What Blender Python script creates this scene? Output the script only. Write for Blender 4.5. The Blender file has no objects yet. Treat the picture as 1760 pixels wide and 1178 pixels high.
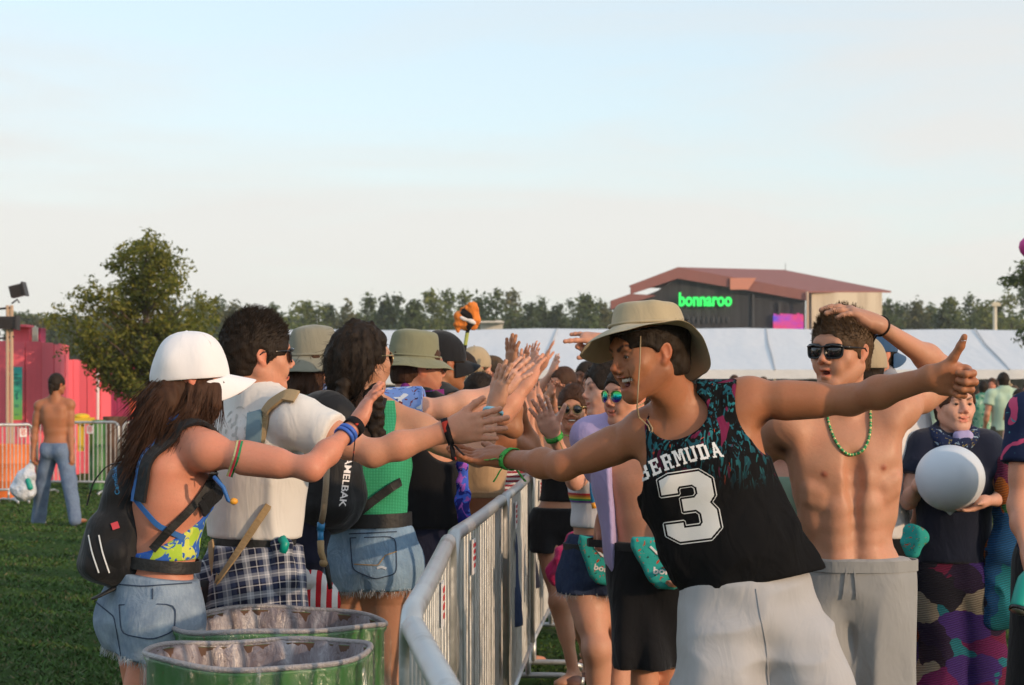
import bpy, bmesh, math, random, time
import numpy as np
from mathutils import Vector, Matrix
T0 = time.time()
R = math.radians
rnd = random.Random(7)
nrs = np.random.RandomState(7)
sc = bpy.context.scene
COL = sc.collection

# ------------------------------------------------------------------ camera, sky, sun
F, CX, HY, HC = 3400.0, 880.0, 675.0, 1.55
def P(px, py, d):
    """metres from the photo's pixel at a chosen real distance d"""
    return np.array([(px-CX)/F*d, d, HC-(py-HY)/F*d])
cam = bpy.data.cameras.new('camera'); camo = bpy.data.objects.new('camera', cam); COL.objects.link(camo)
camo.location = (0, 0, HC); camo.rotation_euler = (R(90), 0, 0)
cam.sensor_width = 23.6; cam.lens = F/1760*23.6; cam.shift_y = 86/1760
cam.clip_start = .1; cam.clip_end = 3000
cam.dof.use_dof = True; cam.dof.focus_distance = 5.9; cam.dof.aperture_fstop = 6.3
sc.camera = camo
sc.render.resolution_x = 1024; sc.render.resolution_y = 685
sc.view_settings.view_transform = 'Standard'; sc.view_settings.look = 'None'
sc.view_settings.gamma = 1; sc.view_settings.exposure = 0.0

SUN_EL, SUN_AZ = R(13), R(128)          # azimuth clockwise from +Y (view direction): behind the camera, to the right
sd_ = Vector((math.sin(SUN_AZ)*math.cos(SUN_EL), math.cos(SUN_AZ)*math.cos(SUN_EL), math.sin(SUN_EL)))
sun = bpy.data.lights.new('sun', 'SUN'); suno = bpy.data.objects.new('sun', sun); COL.objects.link(suno)
sun.energy = 2.7; sun.angle = R(1.0); sun.color = (1.0, .70, .44)
suno.rotation_euler = (-sd_).to_track_quat('-Z', 'Y').to_euler(); suno.location = (20, -20, 20)

w = bpy.data.worlds.new('World'); sc.world = w; w.use_nodes = True
nt = w.node_tree; N = nt.nodes; L = nt.links; N.clear()
out = N.new('ShaderNodeOutputWorld'); bg = N.new('ShaderNodeBackground')
sky = N.new('ShaderNodeTexSky'); sky.sky_type = 'NISHITA'; sky.sun_disc = False
sky.sun_elevation = SUN_EL; sky.sun_rotation = SUN_AZ
sky.air_density = 1.0; sky.dust_density = 1.5; sky.ozone_density = 1.5
tc = N.new('ShaderNodeTexCoord'); sep = N.new('ShaderNodeSeparateXYZ'); L.new(tc.outputs['Generated'], sep.inputs[0])
# high thin cloud: stretched noise on the dome, thicker towards the horizon
mp = N.new('ShaderNodeMapping'); mp.inputs['Scale'].default_value = (1.6, 1.6, 11); mp.inputs['Rotation'].default_value = (0, R(5), 0)
L.new(tc.outputs['Generated'], mp.inputs[0])
nz = N.new('ShaderNodeTexNoise'); nz.inputs['Scale'].default_value = 1.7; nz.inputs['Detail'].default_value = 5; nz.inputs['Roughness'].default_value = .5
nz.inputs['Distortion'].default_value = .3
L.new(mp.outputs[0], nz.inputs['Vector'])
def mth(op, a, b=None, c=None, nodes=None, links=None):
    n = (nodes or N).new('ShaderNodeMath'); n.operation = op
    for i, v in enumerate((a, b, c)):
        if v is None: continue
        if isinstance(v, (int, float)): n.inputs[i].default_value = v
        else: (links or L).new(v, n.inputs[i])
    return n.outputs[0]
el = mth('MULTIPLY_ADD', sep.outputs[2], -4.2, 1.12)
nn = mth('MULTIPLY_ADD', nz.outputs[0], 3.0, -1.38)
cf = mth('ADD', el, nn)
cfc = N.new('ShaderNodeClamp'); L.new(cf, cfc.inputs[0]); cfc.inputs[1].default_value = .12; cfc.inputs[2].default_value = .95
skm = N.new('ShaderNodeVectorMath'); skm.operation = 'SCALE'; skm.inputs['Scale'].default_value = .13
L.new(sky.outputs[0], skm.inputs[0])
vh = N.new('ShaderNodeValToRGB'); L.new(sep.outputs[2], vh.inputs[0])
vh.color_ramp.elements[0].position = 0.0; vh.color_ramp.elements[0].color = (.86, .84, .77, 1)
vh.color_ramp.elements[1].position = .2; vh.color_ramp.elements[1].color = (.80, .83, .84, 1)
e = vh.color_ramp.elements.new(.08); e.color = (.88, .87, .83, 1)
base = N.new('ShaderNodeMixRGB'); base.blend_type = 'ADD'; base.inputs[0].default_value = 1
L.new(skm.outputs[0], base.inputs[1]); base.inputs[2].default_value = (.42, .48, .51, 1)
mx = N.new('ShaderNodeMixRGB'); L.new(cfc.outputs[0], mx.inputs[0])
L.new(base.outputs[0], mx.inputs[1]); L.new(vh.outputs[0], mx.inputs[2])
L.new(mx.outputs[0], bg.inputs[0]); bg.inputs[1].default_value = 1.0
L.new(bg.outputs[0], out.inputs[0])

# ------------------------------------------------------------------ materials
MATS = {}
class M_:
    def __init__(s, name):
        s.m = bpy.data.materials.new(name); s.m.use_nodes = True
        s.n = s.m.node_tree.nodes; s.l = s.m.node_tree.links
        s.b = s.n['Principled BSDF']
        s.tc = s.n.new('ShaderNodeTexCoord')
    def map(s, scale=(1, 1, 1), rot=(0, 0, 0), src='Object'):
        mp = s.n.new('ShaderNodeMapping'); mp.inputs['Scale'].default_value = scale; mp.inputs['Rotation'].default_value = rot
        s.l.new(s.tc.outputs[src], mp.inputs[0]); return mp.outputs[0]
    def noise(s, scale, vec=None, detail=4, rough=.55, dist=0, out=0):
        n = s.n.new('ShaderNodeTexNoise'); n.inputs['Scale'].default_value = scale; n.inputs['Detail'].default_value = detail
        n.inputs['Roughness'].default_value = rough; n.inputs['Distortion'].default_value = dist
        s.l.new(vec if vec is not None else s.tc.outputs['Object'], n.inputs['Vector']); return n.outputs[out]
    def voro(s, scale, vec=None, out='Distance', feat='F1', rnd_=1):
        n = s.n.new('ShaderNodeTexVoronoi'); n.inputs['Scale'].default_value = scale; n.feature = feat
        if 'Randomness' in n.inputs: n.inputs['Randomness'].default_value = rnd_
        s.l.new(vec if vec is not None else s.tc.outputs['Object'], n.inputs['Vector']); return n.outputs[out]
    def wave(s, scale, vec=None, dist=0, direc='X', detail=2, prof='SIN'):
        n = s.n.new('ShaderNodeTexWave'); n.inputs['Scale'].default_value = scale; n.inputs['Distortion'].default_value = dist
        n.bands_direction = direc; n.inputs['Detail'].default_value = detail; n.wave_profile = prof
        s.l.new(vec if vec is not None else s.tc.outputs['Object'], n.inputs['Vector']); return n.outputs['Fac']
    def ramp(s, fac, stops, interp='LINEAR'):
        n = s.n.new('ShaderNodeValToRGB'); cr = n.color_ramp; cr.interpolation = interp
        while len(cr.elements) < len(stops): cr.elements.new(.5)
        for e, (p, c) in zip(cr.elements, stops):
            e.position = p; e.color = (*c, 1) if len(c) == 3 else c
        s.l.new(fac, n.inputs[0]); return n.outputs[0]
    def mix(s, fac, a, b, mode='MIX'):
        n = s.n.new('ShaderNodeMixRGB'); n.blend_type = mode
        for i, v in enumerate((fac, a, b)):
            if isinstance(v, (int, float)): n.inputs[i].default_value = v
            elif isinstance(v, tuple): n.inputs[i].default_value = (*v, 1)
            else: s.l.new(v, n.inputs[i])
        return n.outputs[0]
    def math(s, op, a, b=None): return mth(op, a, b, None, s.n, s.l)
    def bump(s, h, strength=.3, dist=.01, prev=None):
        n = s.n.new('ShaderNodeBump'); n.inputs['Strength'].default_value = strength; n.inputs['Distance'].default_value = dist
        s.l.new(h, n.inputs['Height'])
        if prev is not None: s.l.new(prev, n.inputs['Normal'])
        s.l.new(n.outputs[0], s.b.inputs['Normal']); return n.outputs[0]
    def set(s, **k):
        for q, v in k.items():
            q = {'col': 'Base Color', 'rough': 'Roughness', 'metal': 'Metallic', 'spec': 'Specular IOR Level', 'sss': 'Subsurface Weight',
                 'alpha': 'Alpha', 'sheen': 'Sheen Weight', 'coat': 'Coat Weight', 'trans': 'Transmission Weight', 'ecol': 'Emission Color', 'estr': 'Emission Strength'}[q]
            if isinstance(v, (int, float)): s.b.inputs[q].default_value = v
            elif isinstance(v, tuple): s.b.inputs[q].default_value = (*v, 1)
            else: s.l.new(v, s.b.inputs[q])
        return s
def cloth(name, col, var=.18, rough=.9, weave=900, fold=.35, foldscale=14, dirt=None):
    m = M_(name)
    n1 = m.noise(9, detail=5); c = m.mix(m.math('MULTIPLY', n1, 1.0), tuple(v*(1-var) for v in col), tuple(min(1, v*(1+var)) for v in col))
    m.set(col=c, rough=rough, sheen=.15, spec=.2)
    h = m.noise(weave, detail=1); b = m.bump(h, .25, .001)
    v = m.map((1, 1, .45)); h2 = m.noise(foldscale, v, 3, .5, .6); m.bump(h2, fold, .02, b)
    return m.m
def simple(name, col, rough=.5, metal=0, var=.1, nscale=12, bump=0, **k):
    m = M_(name); n1 = m.noise(nscale, detail=5)
    m.set(col=m.mix(n1, tuple(v*(1-var) for v in col), tuple(min(1, v*(1+var)) for v in col)), rough=rough, metal=metal, **k)
    if bump: m.bump(m.noise(nscale*4, detail=3), bump, .01)
    return m.m
def skin(name, col, mott=.12):
    m = M_(name)
    a = m.n.new('ShaderNodeVertexColor'); a.layer_name = 'Col'
    n1 = m.noise(16, detail=4, rough=.6); red = tuple(c*f for c, f in zip(col, (1+mott, 1-mott*.7, 1-mott*.8)))
    yel = tuple(c*f for c, f in zip(col, (1-mott*.6, 1-mott*.2, 1-mott*.2)))
    c = m.mix(n1, red, yel); c = m.mix(m.ramp(m.noise(110, detail=3, rough=.7), [(.30, (.22,)*3), (.50, (0,)*3)]), c, tuple(v*.62 for v in col)); c = m.mix(m.ramp(m.noise(5, detail=2), [(.3, (.3,)*3), (.7, (0,)*3)]), c, tuple(v*f for v, f in zip(col, (1.05, .84, .8)))); c2 = m.mix(1.0, c, a.outputs[0], 'MULTIPLY')
    m.set(col=c2, rough=m.ramp(m.noise(60), [(.3, (.42,)*3), (.7, (.6,)*3)]), spec=.35, sss=.12)
    m.b.inputs['Subsurface Radius'].default_value = (1, .35, .2); m.b.inputs['Subsurface Scale'].default_value = .012
    h = m.noise(420, detail=2); b = m.bump(h, .2, .001); m.bump(m.noise(55, detail=4, rough=.6), .16, .006, b)
    return m.m

# ------------------------------------------------------------------ object helpers
def tag(o, label=None, cat=None, group=None, kind=None):
    if label: o['label'] = label
    if cat: o['category'] = cat
    if group: o['group'] = group
    if kind: o['kind'] = kind
    return o
def empty(name, loc, label, cat, group=None):
    o = bpy.data.objects.new(name, None); COL.objects.link(o); o.location = [float(v) for v in loc]; o.empty_display_size = .1
    return tag(o, label, cat, group)
def root_loc(o):
    l = Vector((0, 0, 0))
    while o is not None: l = l+Vector(o.location); o = o.parent
    return np.array(l)
def mk(name, V, Fc, mat, parent=None, smooth=True, cols=None, loc=None, midx=None):
    """one mesh object from world-space vertices; Fc = (n,3|4) array or list"""
    V = np.asarray(V, float); me = bpy.data.meshes.new(name)
    o = bpy.data.objects.new(name, me); COL.objects.link(o)
    if parent is not None:
        o.parent = parent; off = root_loc(parent)
    else:
        if loc is None and len(V): loc = ((V[:, 0].min()+V[:, 0].max())/2, (V[:, 1].min()+V[:, 1].max())/2, V[:, 2].min())
        off = np.array(loc if loc is not None else (0, 0, 0), float); o.location = [float(v) for v in off]
    V = V-off
    if isinstance(Fc, np.ndarray):
        n, k = Fc.shape
        me.vertices.add(len(V)); me.vertices.foreach_set('co', V.astype(np.float32).ravel())
        me.loops.add(n*k); me.loops.foreach_set('vertex_index', Fc.astype(np.int32).ravel())
        me.polygons.add(n); me.polygons.foreach_set('loop_start', np.arange(0, n*k, k, dtype=np.int32))
        me.update(calc_edges=True)
    else:
        me.from_pydata([tuple(v) for v in V], [], [tuple(int(i) for i in f) for f in Fc]); me.update()
    if smooth: me.polygons.foreach_set('use_smooth', np.ones(len(me.polygons), bool))
    for m in (mat if isinstance(mat, (list, tuple)) else [mat]): me.materials.append(m)
    if midx is not None: me.polygons.foreach_set('material_index', np.asarray(midx, np.int32))
    if cols is not None:
        ca = me.color_attributes.new('Col', 'FLOAT_COLOR', 'POINT')
        c4 = np.ones((len(V), 4), np.float32); c4[:, :3] = cols; ca.data.foreach_set('color', c4.ravel())
    return o
class MB:
    """collects simple shapes into one mesh"""
    def __init__(s): s.v = []; s.f = []
    def add(s, V, Fc):
        n = len(s.v); s.v += [tuple(map(float, v)) for v in V]; s.f += [tuple(int(i)+n for i in f) for f in Fc]
    def box(s, c, size, X=(1, 0, 0), Y=(0, 1, 0), Z=(0, 0, 1)):
        c = np.array(c, float); X, Y, Z = [np.array(a, float)*q/2 for a, q in zip((X, Y, Z), size)]
        V = [c+i*X+j*Y+k*Z for i in (-1, 1) for j in (-1, 1) for k in (-1, 1)]
        s.add(V, [(0, 1, 3, 2), (4, 6, 7, 5), (0, 4, 5, 1), (2, 3, 7, 6), (0, 2, 6, 4), (1, 5, 7, 3)])
    def tube(s, pts, r, n=8, cap=True, flat=1.0, up=None):
        pts = [np.array(p, float) for p in pts]; m = len(pts); rs = r if hasattr(r, '__len__') else [r]*m
        t0 = pts[1]-pts[0]; u = np.array(up, float) if up is not None else np.cross(t0, (0, 0, 1))
        if np.linalg.norm(u) < 1e-6: u = np.cross(t0, (0, 1, 0))
        V = []
        for i, p in enumerate(pts):
            t = pts[min(i+1, m-1)]-pts[max(i-1, 0)]; t = t/(np.linalg.norm(t)+1e-12)
            u = u-t*(u@t); u = u/(np.linalg.norm(u)+1e-12); w = np.cross(t, u)
            for j in range(n):
                a = 2*math.pi*j/n; V.append(p+rs[i]*(math.cos(a)*u+flat*math.sin(a)*w))
        Fc = [(i*n+j, i*n+(j+1) % n, (i+1)*n+(j+1) % n, (i+1)*n+j) for i in range(m-1) for j in range(n)]
        if cap: Fc += [tuple(range(n-1, -1, -1)), tuple(range((m-1)*n, m*n))]
        s.add(V, Fc)
    def sphere(s, c, r, nu=12, nv=8):
        c = np.array(c, float); r = np.array(r if hasattr(r, '__len__') else (r, r, r), float); V = [c+(0, 0, r[2])]
        for i in range(1, nv):
            p = math.pi*i/nv
            for j in range(nu):
                a = 2*math.pi*j/nu; V.append(c+r*(math.sin(p)*math.cos(a), math.sin(p)*math.sin(a), math.cos(p)))
        V.append(c-(0, 0, r[2])); Fc = [(0, 1+j, 1+(j+1) % nu) for j in range(nu)]
        for i in range(nv-2):
            for j in range(nu): a = 1+i*nu; Fc.append((a+j, a+nu+j, a+nu+(j+1) % nu, a+(j+1) % nu))
        q = len(V)-1; a = 1+(nv-2)*nu; Fc += [(q, a+(j+1) % nu, a+j) for j in range(nu)]
        s.add(V, Fc)
    def lathe(s, c, prof, n=32, X=(1, 0, 0), Y=(0, 1, 0), Z=(0, 0, 1), wob=None):
        c = np.array(c, float); X, Y, Z = [np.array(a, float) for a in (X, Y, Z)]; V = []
        for i, (r, z) in enumerate(prof):
            for j in range(n):
                a = 2*math.pi*j/n; rr, zz = (r, z) if wob is None else wob(r, z, a)
                V.append(c+rr*math.cos(a)*X+rr*math.sin(a)*Y+zz*Z)
        Fc = [(i*n+j, i*n+(j+1) % n, (i+1)*n+(j+1) % n, (i+1)*n+j) for i in range(len(prof)-1) for j in range(n)]
        s.add(V, Fc)
    def build(s, name, mat, parent=None, smooth=False, loc=None):
        return mk(name, s.v, s.f, mat, parent, smooth, loc=loc)

# ------------------------------------------------------------------ noise + signed distance shapes
def _h(x, y, z, s):
    n = (x*73856093) ^ (y*19349663) ^ (z*83492791) ^ (s*2654435)
    n = (n ^ (n >> 13))*1274126177 & 0x7fffffff; n = (n ^ (n >> 16))*668265263 & 0x7fffffff
    return ((n >> 8) & 0xffff)/65535.0
def vn(Q, sc_=1.0, seed=0):
    Q = Q*sc_+100.0; i = np.floor(Q).astype(np.int64); f = Q-i; f = f*f*(3-2*f); x, y, z = i.T; u, v, w = f.T
    r = 0
    for a in (0, 1):
        for b in (0, 1):
            for c in (0, 1):
                r = r+_h(x+a, y+b, z+c, seed)*(u if a else 1-u)*(v if b else 1-v)*(w if c else 1-w)
    return r
def fold(Q, sc_, seed=0, warp=.5):
    """ridged wrinkles 0..1"""
    a = vn(Q, sc_*.6, seed+5)[:, None]
    n = vn(Q+a*warp/np.mean(sc_), sc_, seed); return 1-np.abs(2*n-1)
def nrm(v): v = np.array(v, float); return v/(np.linalg.norm(v)+1e-12)
def smin(a, b, k):
    h = np.maximum(k-np.abs(a-b), 0)/k; return np.minimum(a, b)-h*h*k*.25
def smax(a, b, k): return -smin(-a, -b, k)
def V3(r): return (r, r, r) if not hasattr(r, '__len__') else (r[0], r[1], (r[0]+r[1])/2) if len(r) == 2 else tuple(r)
class SD:
    def __init__(s): s.pr = []; s.post = []
    def cap(s, a, b=None, ra=.05, rb=None, side=(1, 0, 0), k=.02, op=0, tag='', axis=(0, 0, 1)):
        a = np.array(a, float); b = a if b is None else np.array(b, float); ra = V3(ra); rb = ra if rb is None else V3(rb)
        Ln = np.linalg.norm(b-a); W = nrm(b-a) if Ln > 1e-5 else nrm(axis)
        X = np.array(side, float); X = X-W*(X@W)
        if np.linalg.norm(X) < 1e-4: X = np.cross(W, (0.3, .5, .8))
        X = nrm(X); Y = np.cross(W, X)
        s.pr.append([a, W, X, Y, Ln, np.array(ra), np.array(rb), k, op, tag]); return s
    def copy(s, tags=None, inf=0.0, k=None, scale=None):
        n = SD()
        for p in s.pr:
            if tags is None or any(p[9].startswith(t) for t in tags):
                q = list(p); 
                if p[8] == 0: q[5] = p[5]+inf; q[6] = p[6]+inf
                if k: q[7] = max(k, p[7])
                n.pr.append(q)
        return n
    def ev(s, Q):
        D = np.full(len(Q), .6)
        for a, W, X, Y, Ln, ra, rb, k, op, tg in s.pr:
            r = max(ra.max(), rb.max())+MG[0]; b = a+W*Ln; lo = np.minimum(a, b)-r; hi = np.maximum(a, b)+r
            ix = np.flatnonzero((Q[:, 0] > lo[0]) & (Q[:, 0] < hi[0]) & (Q[:, 1] > lo[1]) & (Q[:, 1] < hi[1]) & (Q[:, 2] > lo[2]) & (Q[:, 2] < hi[2]))
            if not len(ix): continue
            v = Q[ix]-a; w = v@W; wc = np.clip(w, 0, Ln); t = (wc/Ln if Ln > 1e-5 else wc*0)[:, None]; rr = ra+(rb-ra)*t
            q = np.stack([v@X, v@Y, w-wc], 1)/rr; k0 = np.sqrt((q*q).sum(1))+1e-6; k1 = np.sqrt(((q/rr)**2).sum(1))+1e-6
            d = (k0-1)*k0/k1; d = np.where(k0 < .02, -rr.min(1), d)
            if op == 0: D[ix] = smin(D[ix], d, k)
            elif op == 1: D[ix] = smax(D[ix], -d, k)
        for f in s.post: D = f(Q, D)
        return D
    def bounds(s, m=.03):
        A = np.array([p[0] for p in s.pr if p[8] in (0, 2)]); B = np.array([p[0]+p[1]*p[4] for p in s.pr if p[8] in (0, 2)])
        r = np.array([max(p[5].max(), p[6].max()) for p in s.pr if p[8] in (0, 2)])[:, None]+m
        return np.minimum(A, B).__sub__(r).min(0), (np.maximum(A, B)+r).max(0)
    def grad(s, Q, e=.003):
        g = np.stack([s.ev(Q+np.eye(3)[i]*e)-s.ev(Q-np.eye(3)[i]*e) for i in range(3)], 1); return g/(np.linalg.norm(g, axis=1, keepdims=True)+1e-9)
    def proj(s, Q, off=0., it=6):
        Q = np.array(Q, float).copy()
        for _ in range(it): Q -= (s.ev(Q)-off)[:, None].clip(-.05, .05)*s.grad(Q)
        return Q
MG = [.05]
def _ch(ev, P_):
    r = np.empty(len(P_))
    for i in range(0, len(P_), 200000): r[i:i+200000] = ev(P_[i:i+200000])
    return r
def nets(ev, lo, hi, vox):
    B = 8; lo = np.array(lo, float); n = np.maximum(1, np.ceil((np.array(hi)-lo)/vox/B).astype(int)); bs = vox*B; MG[0] = max(.03, bs*1.1+.01)
    g = np.stack(np.meshgrid(*[np.arange(k) for k in n], indexing='ij'), -1).reshape(-1, 3)
    Dc = _ch(ev, lo+(g+.5)*bs-vox*.5); act = np.abs(Dc) < bs*.87*1.12+.008
    G = Dc.reshape(n).astype(np.float32); H = np.repeat(np.repeat(np.repeat(G, 4, 0), 4, 1), 4, 2)
    o = np.stack(np.meshgrid(*[np.arange(4)]*3, indexing='ij'), -1).reshape(-1, 3); g2 = (g[act][:, None]*4+o[None]).reshape(-1, 3)
    MG[0] = max(.025, vox*3); D2 = _ch(ev, lo+(g2+.5)*vox*2-vox*.5); H[tuple(g2.T)] = D2; g3 = g2[np.abs(D2) < vox*2.5+.003]
    G = np.repeat(np.repeat(np.repeat(H, 2, 0), 2, 1), 2, 2); o = np.stack(np.meshgrid(*[np.arange(2)]*3, indexing='ij'), -1).reshape(-1, 3)
    idx = (g3[:, None]*2+o[None]).reshape(-1, 3); G[tuple(idx.T)] = _ch(ev, lo+idx*vox); MG[0] = .05
    S = G < 0; nx, ny, nz_ = S.shape
    c = S[:-1, :-1, :-1].astype(np.int8)
    for a in (0, 1):
        for b in (0, 1):
            for d in (0, 1):
                if a+b+d: c = c+S[a:nx-1+a, b:ny-1+b, d:nz_-1+d]
    cell = np.argwhere((c > 0) & (c < 8)); cm = np.full(c.shape, -1, np.int32)
    if not len(cell): return np.zeros((0, 3)), np.zeros((0, 4), int)
    cm[cell[:, 0], cell[:, 1], cell[:, 2]] = np.arange(len(cell))
    cs = [(a, b, d) for a in (0, 1) for b in (0, 1) for d in (0, 1)]; acc = np.zeros((len(cell), 3)); cnt = np.zeros(len(cell))
    for p in cs:
        for ax in range(3):
            if p[ax]: continue
            q = list(p); q[ax] = 1
            ga_ = G[cell[:, 0]+p[0], cell[:, 1]+p[1], cell[:, 2]+p[2]]; gb = G[cell[:, 0]+q[0], cell[:, 1]+q[1], cell[:, 2]+q[2]]
            m = (ga_ < 0) != (gb < 0); t = np.where(m, ga_/(ga_-gb+(~m)), 0); pt = np.tile(np.array(p, float), (len(cell), 1)); pt[:, ax] += t
            acc += pt*m[:, None]; cnt += m
    V = lo+(cell+acc/cnt[:, None])*vox; FS = []
    for ax in range(3):
        b, d = (ax+1) % 3, (ax+2) % 3; sl = [slice(None)]*3; sl2 = [slice(None)]*3; sl[ax] = slice(0, -1); sl2[ax] = slice(1, None)
        A = S[tuple(sl)]; Bq = S[tuple(sl2)]; e = np.argwhere(A != Bq)
        e = e[(e[:, b] > 0) & (e[:, d] > 0) & (e[:, b] < S.shape[b]-1) & (e[:, d] < S.shape[d]-1)]
        qs = []
        for ob, od in ((0, 0), (-1, 0), (-1, -1), (0, -1)):
            x = e.copy(); x[:, b] += ob; x[:, d] += od; qs.append(cm[x[:, 0], x[:, 1], x[:, 2]])
        q = np.stack(qs, 1); fl = A[e[:, 0], e[:, 1], e[:, 2]]
        q[~fl] = q[~fl][:, ::-1]; FS.append(q)
    Fq = np.concatenate(FS); Fq = Fq[(Fq >= 0).all(1)]; return V, Fq
def mesh_sd(sd, vox, boxes=(), lo=None, hi=None):
    """whole surface at vox, finer inside boxes [(centre, halfsize(3), vox)]"""
    l, h = sd.bounds(); lo = l if lo is None else np.maximum(l, lo); hi = h if hi is None else np.minimum(h, hi)
    V, Fq = nets(sd.ev, lo, hi, vox); Vs = [V]; Fs = []; cen = V[Fq].mean(1) if len(Fq) else np.zeros((0, 3)); keep = np.ones(len(Fq), bool)
    for c, hs, vx in boxes:
        c = np.array(c); hs = np.array(hs if hasattr(hs, '__len__') else (hs,)*3); keep &= ~(np.abs(cen-c) < hs-vox*.8).all(1)
    Fs.append(Fq[keep]); n = len(V)
    for c, hs, vx in boxes:
        c = np.array(c); hs = np.array(hs if hasattr(hs, '__len__') else (hs,)*3)
        v, f = nets(sd.ev, c-hs, c+hs, vx); Vs.append(v); Fs.append(f+n); n += len(v)
    V = np.concatenate(Vs); Fq = np.concatenate(Fs)
    u, inv = np.unique(Fq.ravel(), return_inverse=True); return V[u], inv.reshape(-1, 4)
def plane(c, n):
    c = np.array(c, float); n = nrm(n); return lambda Q: (Q-c)@n
def cutp(c, n, k=.006):
    """keep the side opposite to n"""
    f = plane(c, n); return lambda Q, D: smax(D, f(Q), k)
# ------------------------------------------------------------------ people
def azv(b): return np.array([math.sin(R(b)), math.cos(R(b)), 0.0])
def rot(v, ax, deg):
    v = np.array(v, float); ax = nrm(ax); a = R(deg); return v*math.cos(a)+np.cross(ax, v)*math.sin(a)+ax*(ax@v)*(1-math.cos(a))
SK = {}
def skm(key):
    cols = {'tan': (.38, .165, .082), 'pale': (.62, .355, .25), 'fair': (.57, .285, .18), 'brown': (.36, .17, .085), 'dark': (.15, .07, .04), 'olive': (.46, .25, .155), 'red': (.58, .255, .165), 'gold': (.51, .27, .17)}
    if key not in SK: SK[key] = skin('skin '+key, cols[key])
    return SK[key]
class Human:
    def __init__(s, pel, H=1.75, beta=0, sex='m', skin='fair', hbeta=None, J=None, head=None, w=1.0, headup=(0, 0, 1), hscale=1.0):
        s.H = H; q = H/1.78; s.q = q; s.sex = sex; s.skin = skin; s.w = w
        pel = np.array(pel, float); f = azv(beta); l = np.array([-f[1], f[0], 0]); s.f = f; s.l = l
        hb = azv(hbeta if hbeta is not None else beta); hl = np.array([-hb[1], hb[0], 0]); s.hf = hb; s.hl = hl
        z = np.array([0, 0, 1.0]); j = {}
        sw = (.185 if sex == 'm' else .155)*q*w; hw = .085*q
        j['pel'] = pel; j['nb'] = (J or {}).get('nb', pel+z*.54*q); j['nb'] = np.array(j['nb'])
        up = nrm(j['nb']-pel); s.up = up
        j['sL'] = j['nb']+l*sw-up*.055*q; j['sR'] = j['nb']-l*sw-up*.055*q
        j['hL'] = pel+hl*hw; j['hR'] = pel-hl*hw
        gz = 0.0
        for S, sg in (('L', 1), ('R', -1)):
            j['a'+S] = np.array([pel[0], pel[1], 0])+hl*sg*.10*q+hb*rnd.uniform(-.1, .1)+z*.08
            j['k'+S] = (j['h'+S]+j['a'+S])/2+hb*.03+z*.02
        j['hd'] = j['nb']+up*.06+z*.125*q+f*.03
        J = J or {}
        for k in J: j[k] = np.array(J[k], float)
        for S, sg in (('L', 1), ('R', -1)):
            if 'e'+S not in J: j['e'+S] = j['s'+S]-z*.28*q+l*sg*.07-f*.03
            if 'w'+S not in J: j['w'+S] = j['e'+S]-z*.2*q+f*.12+l*sg*.0
        s.j = j; s.hfwd = nrm(head if head is not None else f) if not isinstance(head, (int, float)) else azv(head)
        u = np.array(headup, float); u = nrm(u-s.hfwd*(u@s.hfwd)); s.hup = u; s.hlf = np.cross(u, s.hfwd); s.hs = q**.5*hscale
        s.sd = SD(); s.paint = []; s.hands = {}; s.root = None; s.fine = []
    def hp(s, x, y, z):
        return s.j['hd']+(s.hlf*x+s.hfwd*y+s.hup*z)*s.hs
    def torso(s, belly=0., lean=0., bust=1.0, muscle=1.0):
        c = s.sd.cap; j = s.j; q = s.q*s.w**.5; m = s.sex == 'm'; l = nrm(j['sL']-j['sR']); hl = nrm(j['hL']-j['hR']); up = s.up
        f = nrm(np.cross(l, up)); f = f if f@s.f > 0 else -f; s.tf = f; pel, nb = j['pel'], j['nb']; D = nb-pel; s.tl = l
        c(pel-up*.03*q, pel+up*.07*q, ((.150 if m else .165)*q, .112*q, .09*q), ((.142 if m else .15)*q, .10*q, .08*q), side=hl, k=.03, tag='torso')
        c(pel+up*.09*q, pel+up*.20*q, ((.135 if m else .135)*q, (.092+belly)*q), ((.13 if m else .118)*q, (.09+belly)*q), side=hl+l, k=.06, tag='torso')
        c(pel+D*.42, pel+D*.60, ((.132 if m else .118)*q, .094*q), ((.152 if m else .132)*q, .107*q), side=l, k=.07, tag='torso')
        c(pel+D*.64, pel+D*.82, ((.158 if m else .138)*q, .112*q), ((.150 if m else .128)*q, .098*q, .06), side=l, k=.06, tag='torso')
        mid = nb-up*.05*q
        for S, sg in (('L', 1), ('R', -1)):
            sh = j['s'+S]
            c(mid+l*sg*.03, sh, (.06*q, .05*q), (.05*q, .05*q), side=up, k=.05, tag='torso')            # yoke
            c(nb+up*.035-f*.01, sh*.75+nb*.25+up*.02, .036*q, .026*q, side=f, k=.05, tag='torso')         # trapezius
            c(pel+D*.78+l*sg*.085*q-f*.055*q, pel+D*.5+l*sg*.075*q-f*.05*q, .055*q, .03*q, side=l, k=.05, tag='torso')   # back
            c(j['h'+S]-s.hf*.055*q-up*.02, None, ((.085 if not m else .075)*q, .075*q, .085*q), side=hl, k=.04, tag='torso')    # glute
            if m: c(pel+D*.74+l*sg*.075*q+f*.068*q, sh*.55+(pel+D*.78)*.45+f*.03*q, (.062*q, .036*q*muscle), (.035*q, .03*q), side=l, k=.03, tag='torso')
            else: c(pel+D*.69+l*sg*.068*q+f*.088*q*bust, None, (.056*q, .05*q, .055*q), side=l, k=.035, tag='torso')
        # neck
        hb_ = s.hp(0, -.028, -.055)
        c(nb-up*.02-f*.015, hb_, (.058*q if m else .050*q), (.054*q if m else .046*q), k=.035, tag='neck')
        if m: c(nb+f*.03, s.hp(0, .0, -.085), .02, .03, k=.03, tag='neck')
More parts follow.
